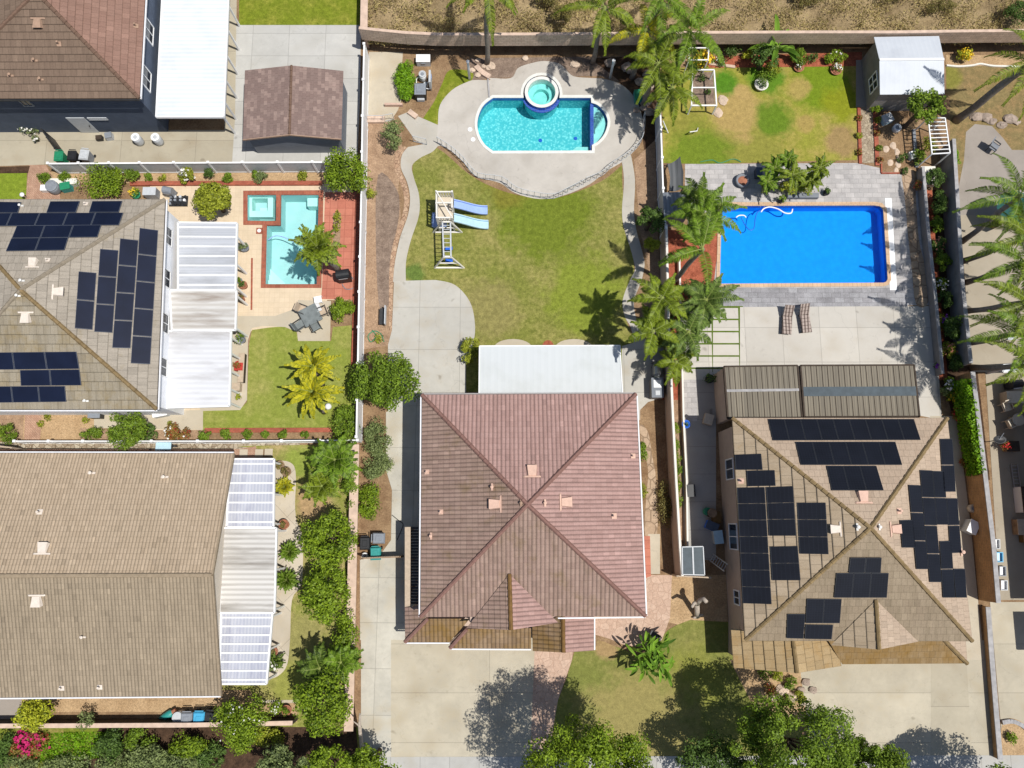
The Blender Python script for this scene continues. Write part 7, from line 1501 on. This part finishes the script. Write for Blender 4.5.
# garden of the beige gabled house
palm(335, 460, 2.6, 1.85, 'wide green feather palm in the garden corner below the white fence', T['fr'], nf=24, nl=26, ll=.42, lw=.095, droop=1.35, elr=(-.2, 1.1), ldroop=.15); palm(322, 486, 2.2, 1.5, 'smaller green palm just below the wide feather palm', T['fr_olive'], nf=20, nl=22, ll=.40, lw=.09, droop=1.35, elr=(-.2, 1.1), ldroop=.15)
shrub(351, 490, (6, 30), 1.3, 'narrow climber bush against the pinkish wall beside the palms', T['lf'])
def cycad(px, py, r, label, mat, n=34, z=.55, lw=.055): return palm(px, py, z, r*M, label, T[mat], nf=n, nl=20, ll=.20, lw=lw, droop=1.0, elr=(-.05, 1.25), name='cycad', cat='cycad', ldroop=.05, vee=.45)
cycad(285, 487, 10.5, 'yellowish cycad at the lavender patio cover', 'fr_gold'); cycad(289.5, 552, 12, 'green cycad, upper of two beside the cream patio cover', 'fr'); cycad(287, 580, 13, 'green cycad, lower of two beside the cream patio cover', 'fr'); cycad(274, 662, 12, 'dark rosette plant at the clipped patio cover', 'fr_dark', 22); shrub(277, 664, 6, .9, 'white blossoms rising from the dark rosette plant', T['lf'], flowers=(T['fl_white'], 22, .2), n=80)
tree(330, 540, 2.3, (30, 31), 'large round hedge tree, uppermost along the pinkish wall', T['lf_bright'], leaf=.17, clumps=60, cr=.25); tree(327, 592, 2.3, (29, 30), 'large round hedge tree, middle one along the pinkish wall', T['lf_bright'], leaf=.17, clumps=60, cr=.25); shrub(346, 632, (9, 22), 2.0, 'narrow hedge below the middle hedge tree', T['lf_bright'], leaf=.14, clumps=24)
palm(320, 668, 2.2, 1.6, 'dark feather palm above the lowest hedge tree', T['fr_dark'], nf=20, nl=26, ll=.42, lw=.07, elr=(-.2, 1.0)); palm(341, 662, 2.2, 1.5, 'bright feather palm between hedge and pinkish wall', T['fr'], nf=20, nl=26, ll=.42, lw=.07, elr=(-.2, 1.0))
tree(323, 702, 2.6, (30, 33), 'large round hedge tree, lowest one along the pinkish wall', T['lf_bright'], leaf=.17, clumps=60, cr=.25)
tree(35, 714, 1.7, (19, 17), 'yellow green round tree below the beige gabled house at the left', T['lf_yellow'], leaf=.15, clumps=34); tree(88, 719, 1.1, (11, 10), 'thin grey leaved shrub casting spiky shade below the beige roof', T['lf_grey'], leaf=.11, n=420, clumps=12, trunk_r=.05); tree(243, 723, 2.0, (30, 24), 'yellow green bush with white flowers right of the bins', T['lf_bright'], leaf=.13, clumps=40)
q, nor, _ = crown_pts(P(243, 722, 2.2), (1.5, 1.4, 1.2), 40, 14, .3, .2); V, Fq = leaf_quads(q, nor, np.full(40, .13), np.full(40, .12)); fast_mesh('blossoms', V, Fq, T['fl_white'], bpy.data.objects[[o.name for o in C.objects if o.get('label', '').startswith('yellow green bush with white')][0]])
shrub(277, 708, 6, .7, 'small flowering plant in the bed left of the lowest hedge tree', T['lf_bright'], flowers=(T['fl_white'], 16, .14))
shrub(28, 742, (22, 12), .6, 'magenta bougainvillea sprawling on the slope at the left', T['lf_red'], flowers=(T['fl_pink'], 170, .20), leaf=.11, stem=False); ground_cover('ground_cover', [(45, 733), (112, 731), (104, 758), (40, 762)], 2600, T['lf_cover'], .14, .25)
for i, (x, y, r, mt, h) in enumerate(((112, 745, (16, 14), 'lf_dark', 1.6), (140, 740, (16, 10), 'lf', 1.2), (150, 760, (26, 16), 'lf_grey', 1.8), (118, 765, (20, 12), 'lf_grey', 1.4), (190, 745, (20, 14), 'lf_bright', 1.4), (180, 764, (22, 12), 'lf_grey', 1.6), (212, 756, (14, 12), 'lf_dark', 1.3), (16, 765, (22, 8), 'lf_grey', .9), (70, 768, (30, 9), 'lf_grey', .8), (6, 750, (10, 16), 'lf_dark', 1.0), (270, 735, (20, 9), 'lf_olive', 1.1))):
    shrub(x, y, r, h, ('dark bush at the end of the green ground cover', 'green bush right of the ground cover under the long wall', 'pale grey green bush at the bottom, left of centre of the slope', 'grey bush at the bottom edge below the ground cover', 'bright green bush under the bins on the slope', 'grey green bush at the bottom edge under the bright green one', 'dark bush in the hollow left of the white flowered bush', 'grey bush in the bottom left corner', 'low grey bush along the bottom edge beside the bougainvillea', 'dark bush at the left edge of the slope', 'olive bush under the wall right of the white flowered bush')[i], T[mt], leaf=.13, clumps=22)
for i, (x, y, r, z) in enumerate(((285, 768, (32, 20), 2.4), (330, 762, (30, 18), 2.6), (372, 764, (28, 18), 2.8))): tree(x, y, z, r, ('feathery green tree at the bottom edge, left of three', 'feathery green tree at the bottom edge, middle of three', 'feathery green tree at the bottom edge by the driveway, right of three')[i], T['lf_bright' if i else 'lf_grey'], leaf=.15, clumps=44, cr=.24)
t = thing('bare_tree', 'leaning bare brown trunk at the lower end of the pinkish wall', 'tree', P(364, 758, 0)); k = MB(); k.tube([P(363, 756, 0), P(361, 740, 1.2), P(359.5, 726, 2.0), P(360, 714, 2.6)], [.14, .12, .1, .06], 8); k.tube([P(359.5, 726, 2.0), P(353, 721, 2.4)], [.06, .02], 6); k.build('trunk', T['palebark'], t)
tree(369, 733, 2.4, (20, 20), 'loose dark crown over the bare trunk beside the driveway', T['lf_dark'], leaf=.13, n=380, clumps=18, trunk_r=.06) if False else None
# middle property
palm(487, -16, 8.0, 3.1, 'tall palm with ringed trunk, left of two above the turquoise pool', T['fr_olive'], base=(487, 65), nf=16, nl=46, ll=.6, lw=.06, elr=(-.75, 1.0), droop=1.3); palm(604.5, 8, 6.6, 3.0, 'tall palm with dark trunk, right of two above the turquoise pool', T['fr_olive'], base=(592.5, 63), nf=16, nl=46, ll=.6, lw=.06, elr=(-.65, 1.0), droop=1.3)
palm(662, -4, 7.0, 3.2, 'palm crown at the top edge left of the big palm cluster', T['fr'], base=(640, 62), nf=16, nl=46, ll=.6, lw=.06, elr=(-.6, 1.0)); palm(690, 32, 6.2, 3.2, 'tallest dense palm of the cluster beside the white pipe frame', T['fr'], base=(668, 88), nf=20, nl=46, ll=.62, lw=.06, elr=(-.5, 1.1)); palm(658, 64, 5.6, 2.9, 'palm of the cluster nearest the boulders', T['fr_olive'], base=(643, 104), nf=18, nl=44, ll=.6, lw=.06, elr=(-.6, 1.0)); palm(672, 88, 4.8, 2.6, 'lowest palm of the cluster with fronds over the garden frame', T['fr_olive'], base=(656, 116), nf=18, nl=42, ll=.58, lw=.06, elr=(-.6, 1.0)); palm(646, 30, 5.2, 2.6, 'yellowish palm of the cluster over the mulch bed', T['fr_gold'], base=(632, 78), nf=14, nl=40, ll=.56, lw=.055, elr=(-.6, .8))
tree(394, 135, 1.3, (14, 17), 'dusty grey green shrub tree beside the stone edging', T['lf_grey'], leaf=.12, n=1500, clumps=30, cr=.28, trunk_r=.07); shrub(405, 84, (10, 26), .8, 'tall ornamental grass hedge beside the cream slab', T['lf_cover'], leaf=.22, asp=.22, clumps=24, n=2600)
shrub(471, 353, (12, 14), 1.2, 'bushy plant with long leaves at the left end of the flat white patio cover', T['lf_olive'], leaf=.22, asp=.3, clumps=14); shrub(378, 339, 6, .3, 'sparse weeds on the lower end of the bare side bed', T['lf_olive'], n=110, stem=False); shrub(560, 27, (17, 9), 1.0, 'dark round bush on the dry hillside behind the left palm', T['lf_olivedry'], n=1500); shrub(545, 12, (14, 10), 1.0, 'dry bush on the hillside between the two tall palms', T['lf_olivedry'], n=1100)
shrub(1005, 25, (16, 14), 1.3, 'green bush on the dry hillside at the right edge', T['lf_dark'], n=1600); shrub(880, 8, (20, 8), .7, 'low brown bush on the dry hillside above the white roofed shed', T['lf_olivedry'], n=900); shrub(800, 12, (24, 8), .6, 'low brown bush on the dry hillside above the banana plant', T['lf_olivedry'], n=900); shrub(930, 20, (18, 8), .6, 'low brown bush on the dry hillside right above the shed', T['lf_olivedry'], n=800)
for o in list(C.objects):
    if 'dry hillside' in o.get('label', '') or 'on the hillside' in o.get('label', ''): o.location.z += 1.5
tree(650, 221, 1.5, (15, 17), 'grey green bush in the side bed against the white picket topped fence', T['lf_dark'], leaf=.13, clumps=24); tree(652, 245, 1.2, (11, 8), 'yellowish leafy plant under the grey green bush at the fence', T['lf_olive'], leaf=.2, asp=.3, n=700, clumps=14)
shrub(641, 452, (5.5, 12), .7, 'green shrub against the right wall of the pink roofed house', T['lf'], leaf=.1); shrub(643, 490, (3.5, 10), .5, 'low weeds along the right wall of the pink roofed house', T['lf_olive'], n=220)
shrub(664, 505, (4, 30), .6, 'brown dead creeper under the tan wall beside the flagstone strip', T['lf_olivedry'], n=1100, leaf=.1)
for i, y in enumerate((430, 444, 457, 470, 485, 498)): shrub(673+i*.9, y, (4.5, 9), .9, 'green bush %s in the narrow planted strip of the sunken side yard' % ('first from the top', 'second from the top', 'third from the top', 'fourth from the top', 'fifth from the top', 'lowest')[i], T['lf' if i % 2 else 'lf_bright'], n=520)
broad(653, 657, 2.2, 'broad leaved plant with long paddle leaves on the front lawn', T['pad'], n=110, L=1.25, W=.17, zhead=1.8, elr=(-.5, 1.2), droop=1.5, base=(650, 652))
# palms by the blue pool
palm(702, 249, 7.2, 2.9, 'palm with a bent trunk rising from the red bark at the blue pool corner', T['fr'], base=(672, 283), az=[R(d) for d in (185, 100, 120, 80, 60, 140, 200, 100, 75, 265, 285, 245, 30, 160)], nf=15, nl=46, ll=.62, lw=.062, elr=(-.25, .9), droop=1.2); palm(705, 215, 5.6, 2.4, 'dense palm over the upper left corner of the blue pool', T['fr'], base=(690, 238), nf=22, nl=44, ll=.6, lw=.065, elr=(-.4, 1.1)); palm(699, 199, 4.2, 1.9, 'palm over the small grey shed', T['fr_dark'], base=(690, 214), nf=18, nl=42, ll=.56, lw=.062, elr=(-.4, 1.0)); palm(706, 300, 4.8, 2.2, 'greyish palm over the lower left corner of the blue pool', T['fr_grey'], base=(690, 318), nf=22, nl=44, ll=.58, lw=.065, elr=(-.4, 1.1)); palm(662, 298, 7.0, 2.1, 'palm left of the kerb wall by the red bark bed', T['fr_olive'], base=(652, 322), nf=18, nl=42, ll=.54, lw=.06, elr=(-.4, 1.0)); palm(688, 332, 4.4, 1.9, 'lowest palm over the turf grid at the blue pool', T['fr_grey'], base=(678, 345), nf=20, nl=42, ll=.56, lw=.062, elr=(-.45, 1.0)); palm(653, 331, 6.2, 2.0, 'palm over the curved walk opposite the turf grid', T['fr_olive'], base=(650, 350), nf=15, nl=40, ll=.54, lw=.06, elr=(-.4, .8)); palm(676, 362, 3.4, 1.7, 'small yellow green palm right of the low grey counter', T['fr_olive'], base=(671, 368), nf=14, nl=38, ll=.5, lw=.06, elr=(-.4, .9)); shrub(697, 300, (20, 22), 2.0, 'dark undergrowth beneath the greyish palm', T['lf_dark'], leaf=.16, asp=.35); shrub(660, 318, (14, 18), 1.2, 'dark undergrowth beside the curved walk', T['lf_dark'], leaf=.16, asp=.35); shrub(668, 345, (12, 16), 1.0, 'leafy undergrowth at the top of the narrow planted strip', T['lf_olive'], leaf=.16, asp=.35)
# top right garden
broad(778, 46, 2.6, 'banana plant with long leaves at the top block wall', T['pad'], n=16, L=2.2, W=.36, zhead=1.6, elr=(.0, 1.2), base=(775, 58)); tree(765, 57, 1.5, (16, 13), 'dark leafy tree left of the banana plant', T['lf_dark'], leaf=.15, clumps=24); shrub(772, 68, (10, 7), .8, 'yellow green bush under the dark leafy tree', T['lf_olive']); shrub(768, 77, (13, 7), .7, 'low green citrus bush above the white rimmed pot', T['lf'], n=420); shrub(702, 60, (12, 10), 1.3, 'orange and yellow croton shrub in the white pipe frame', T['lf_orange'], flowers=(T['fl_yellow'], 90, .2)); shrub(733, 52, (9, 7), 1.0, 'spiky dark plant at the brown block wall', T['lf_dark'], n=360); shrub(748, 56, 6, .8, 'yellowish plant in the red bark by the brown block wall', T['lf_yellow'], n=260); shrub(798, 57, (9, 9), 1.2, 'leafy bush right of the banana plant', T['lf']); shrub(835, 58, (15, 7), .7, 'row of lily leaves near the shed at the top wall', T['lf_bright'], leaf=.2, asp=.25, n=600, flowers=(T['fl_white'], 10, .15)); shrub(812, 58, (8, 6), .6, 'small dark plant between banana and lily leaves', T['lf_dark'], n=260); shrub(720, 62, (9, 5), .4, 'low succulents in the red bark bed', T['lf_dark'], n=200, flowers=(T['fl_white'], 10, .12)); shrub(702, 78, (5, 6), .4, 'small dark plant inside the white garden frame, upper', T['lf_dark'], n=120); shrub(708, 92, (4, 4), .3, 'small plant inside the white garden frame, lower', T['lf_dark'], n=90)
for i, (x, y, r) in enumerate(((793, 175, 1.35), (775, 168, 1.05), (812, 180, 1.2), (768, 182, .95), (820, 168, 1.0), (788, 160, .9))): palm(x, y, (2.9, 2.2, 1.7, 2.0, 2.5, 2.6)[i], r, 'small palm in the dense clump above the blue pool, %s' % ('centre one', 'upper left one', 'lower right one', 'lower left one', 'upper right one', 'topmost one')[i], T['fr' if i % 2 else 'fr_olive'], nf=12, nl=24, ll=.26, lw=.06, elr=(-.4, .9), droop=1.2, tr=.08, base=(793+(x-793)*.45, 181+(y-176)*.4))
shrub(797, 186, (22, 10), .9, 'leafy base of the dense palm clump above the blue pool', T['lf_olive'], leaf=.15, asp=.35); shrub(768, 186, 9, 1.0, 'pale flowered shrub left of the dense palm clump', T['lf_olive'], flowers=(T['fl_white'], 16, .16))
shrub(876, 108, 6.5, .8, 'small clipped round bush at the front corner of the white roofed shed', T['lf_bright'], leaf=.08, clumps=24); tree(925, 106, 2.9, (21, 22), 'leafy garden tree at the corner of the white roofed shed', T['lf'], leaf=.18, clumps=40, cr=.27); shrub(963.5, 55, (8, 7), .9, 'bright yellow shrub right of the white roofed shed', T['lf_yellow'], flowers=(T['fl_yellow'], 150, .17)); shrub(955, 158, (5, 10), .4, 'lush green grass clump beside the aged patio', T['lf_cover'], n=500, stem=False)
for i, (x, y, mt) in enumerate(((859, 118, 'lf_red'), (859, 135, 'lf_olive'), (859, 152, 'lf_red'), (877, 120, 'lf_olive'), (877, 133, 'lf_red'), (879, 148, 'lf'), (880, 160, 'lf_red'), (905, 171, 'lf_dark'))): shrub(x, y, 3.6, .4, 'small border plant, %s' % ('upper one left of the gravel path', 'middle one left of the gravel path', 'lower one left of the gravel path', 'uppermost one right of the gravel path', 'second one right of the gravel path', 'third one right of the gravel path', 'lowest one right of the gravel path', 'dark one at the lower edge of the garden soil')[i], T[mt], n=130, stem=False)
shrub(918, 158, (5, 10), .9, 'shrub between steel edging and white lattice arbour', T['lf']); shrub(930, 145, (8, 10), 1.6, 'climber on the white lattice arbour', T['lf_olive'], n=500); shrub(918, 186, (5, 5), .7, 'reddish plant at the end of the stone path', T['lf_red'], n=200); shrub(902, 158, (6, 5), .5, 'purple plant at the edge of the garden soil', T['lf_dark'], n=150)
# flower bed right of the blue pool
for i, (x, y, rx, ry, h, mt, fl) in enumerate(((934, 178, 9, 10, 1.3, 'lf_dark', None), (939, 205, 7, 14, 1.2, 'lf_dark', None), (936, 225, 7, 10, 1.0, 'lf', None), (938, 245, 7, 10, .9, 'lf_dark', 'fl_salmon'), (943, 262, 8, 10, 1.1, 'lf', None), (941, 285, 7, 8, .8, 'lf_bright', 'fl_white'), (945, 300, 8, 10, 1.1, 'lf_dark', None), (942, 322, 6, 7, .8, 'lf_olive', 'fl_purple'), (952, 328, 11, 13, 1.4, 'lf_dark', None), (947, 350, 8, 9, 1.0, 'lf_olive', 'fl_salmon'), (955, 362, 9, 9, 1.1, 'lf_dark', None), (950, 385, 7, 8, .8, 'lf', 'fl_white'), (953, 396, 7, 6, .7, 'lf_orange', 'fl_yellow'), (944, 392, 4, 5, .6, 'lf_grey', None), (957, 414, 5, 7, .6, 'lf_red', 'fl_red'), (962, 436, 4, 6, .5, 'lf_red', None), (965, 462, 6, 5, .5, 'lf_red', None), (937, 366, 3, 3, .6, 'lf_dark', 'fl_purple'))):
    shrub(x, y, (rx, ry), h, ('dark shrub at the top of the flower bed by the white planter box', 'dark tall shrub in the upper flower bed under the first palm frond', 'green shrub below the dark tall one in the flower bed', 'dark shrub dotted with salmon flowers in the flower bed', 'green shrub level with the lower pool edge in the flower bed', 'white flowered light shrub level with the pool corner', 'dark rounded shrub below the white flowered one', 'purple flowered plant halfway down the flower bed', 'large dark shrub filling the flower bed next to the patio shade', 'salmon and cream flowered shrub beside the low wall end', 'dark shrub behind the salmon flowered one at the tall wall', 'white flowered plant above the orange ones at the patio corner', 'orange and yellow flower cluster at the patio corner', 'small grey plant shading the patio corner', 'red flowered plant at the upper end of the ivy', 'reddish plant by the side path, middle', 'reddish plant by the side path, lowest', 'tiny purple pot flower on the low wall end')[i], T[mt], flowers=(T[fl], 40, .15) if fl else None, leaf=.11)
ivy = thing('ivy_hedge', 'bright green ivy hedge hanging down the brown wall beside the black panels', 'hedge', P(972, 430, 0)); qs = []
for i in range(4200): s = random.random(); x = 953+14*s+random.uniform(-7, 2.5)*(1-.45*s); y = 384+92*s; p = P(x, y, 0); qs.append((p.x, p.y, random.uniform(.3, 2.0)))
V, Fq = leaf_quads(np.array(qs), unit(rng.normal(size=(4200, 3))*.7+np.array([-.3, 0, .7])), rng.uniform(.13, .26, 4200), rng.uniform(.09, .17, 4200)); fast_mesh('leaves', V, Fq, T['lf_cover'], ivy); k = MB(); k.tube([P(965, 395, .1), P(974, 430, .3), P(985, 480, .3)], .05, 6); k.build('stem', T['bark'], ivy)
# right edge palms
palm(1032, 62, 7.2, 3.3, 'leaning palm with thick dark trunk at the upper right', T['fr_olive'], base=(956, 121), nf=16, nl=46, ll=.62, lw=.06, elr=(-.6, 1.0), tr=.24)
for i, (hx_, hy, bx, by, z) in enumerate(((1024, 196, 962, 242, 7.0), (1034, 236, 962, 262, 7.2), (1030, 262, 966, 283, 6.8), (1034, 302, 964, 312, 7.2), (1028, 332, 962, 345, 6.8), (1042, 366, 972, 368, 6.8))): palm(hx_-4, hy, z, 3.3, 'tall palm in the row at the right edge, %s' % ('first from the top', 'second from the top', 'third from the top', 'fourth from the top', 'fifth from the top', 'lowest')[i], T['fr_olive' if i % 2 else 'fr'], base=(bx, by), nf=18, nl=48, ll=.6, lw=.055, elr=(-.6, .95), droop=1.3, tr=.17)
# front trees along the street
tree(588, 790, 7.4, (74, 76), 'leafy street tree at the bottom centre in front of the pink roofed house', T['lf_bright'], leaf=.15, n=30000, clumps=150, cr=.17, asp=.5, rz=3.0, low=-.6); tree(796, 748, 6.4, (66, 52), 'wide leafy street tree at the bottom right beside the front bed', T['lf'], leaf=.15, n=22000, clumps=120, cr=.17, asp=.5, rz=3.0, low=-.6); tree(712, 766, 3.2, (46, 30), 'darker low street tree left of the wide one at the front lawn edge', T['lf_dark'], leaf=.14, n=9000, clumps=60, cr=.22, rz=2.0); tree(866, 766, 4.0, (44, 24), 'leafy tree overlapping the right driveway at the bottom edge', T['lf'], leaf=.15, n=11000, clumps=80, cr=.2, asp=.5, rz=2.2, low=-.6); tree(1010, 806, 5.0, (52, 40), 'street tree below the bottom right corner that shades the driveway', T['lf'], leaf=.16, n=12000, clumps=80, cr=.2, rz=2.4)
for i, (x, y, r, mt) in enumerate(((778, 676, 6, 'lf_olive'), (791, 683, 7, 'lf'), (770, 690, 6, 'lf_red'), (800, 697, 6, 'lf_olive'), (765, 672, 8, 'lf'), (785, 702, 9, 'lf_bright'))): shrub(x, y, r, .6, 'small shrub in the rocky front bed, %s' % ('upper middle one', 'one beside the boulders', 'reddish one', 'rightmost one', 'one under the porch eave', 'brightest low one')[i], T[mt], n=320)
shrub(1012, 738, 5.5, .5, 'single green shrub in the small kerbed planter at the lower right', T['lf_bright'], n=260)
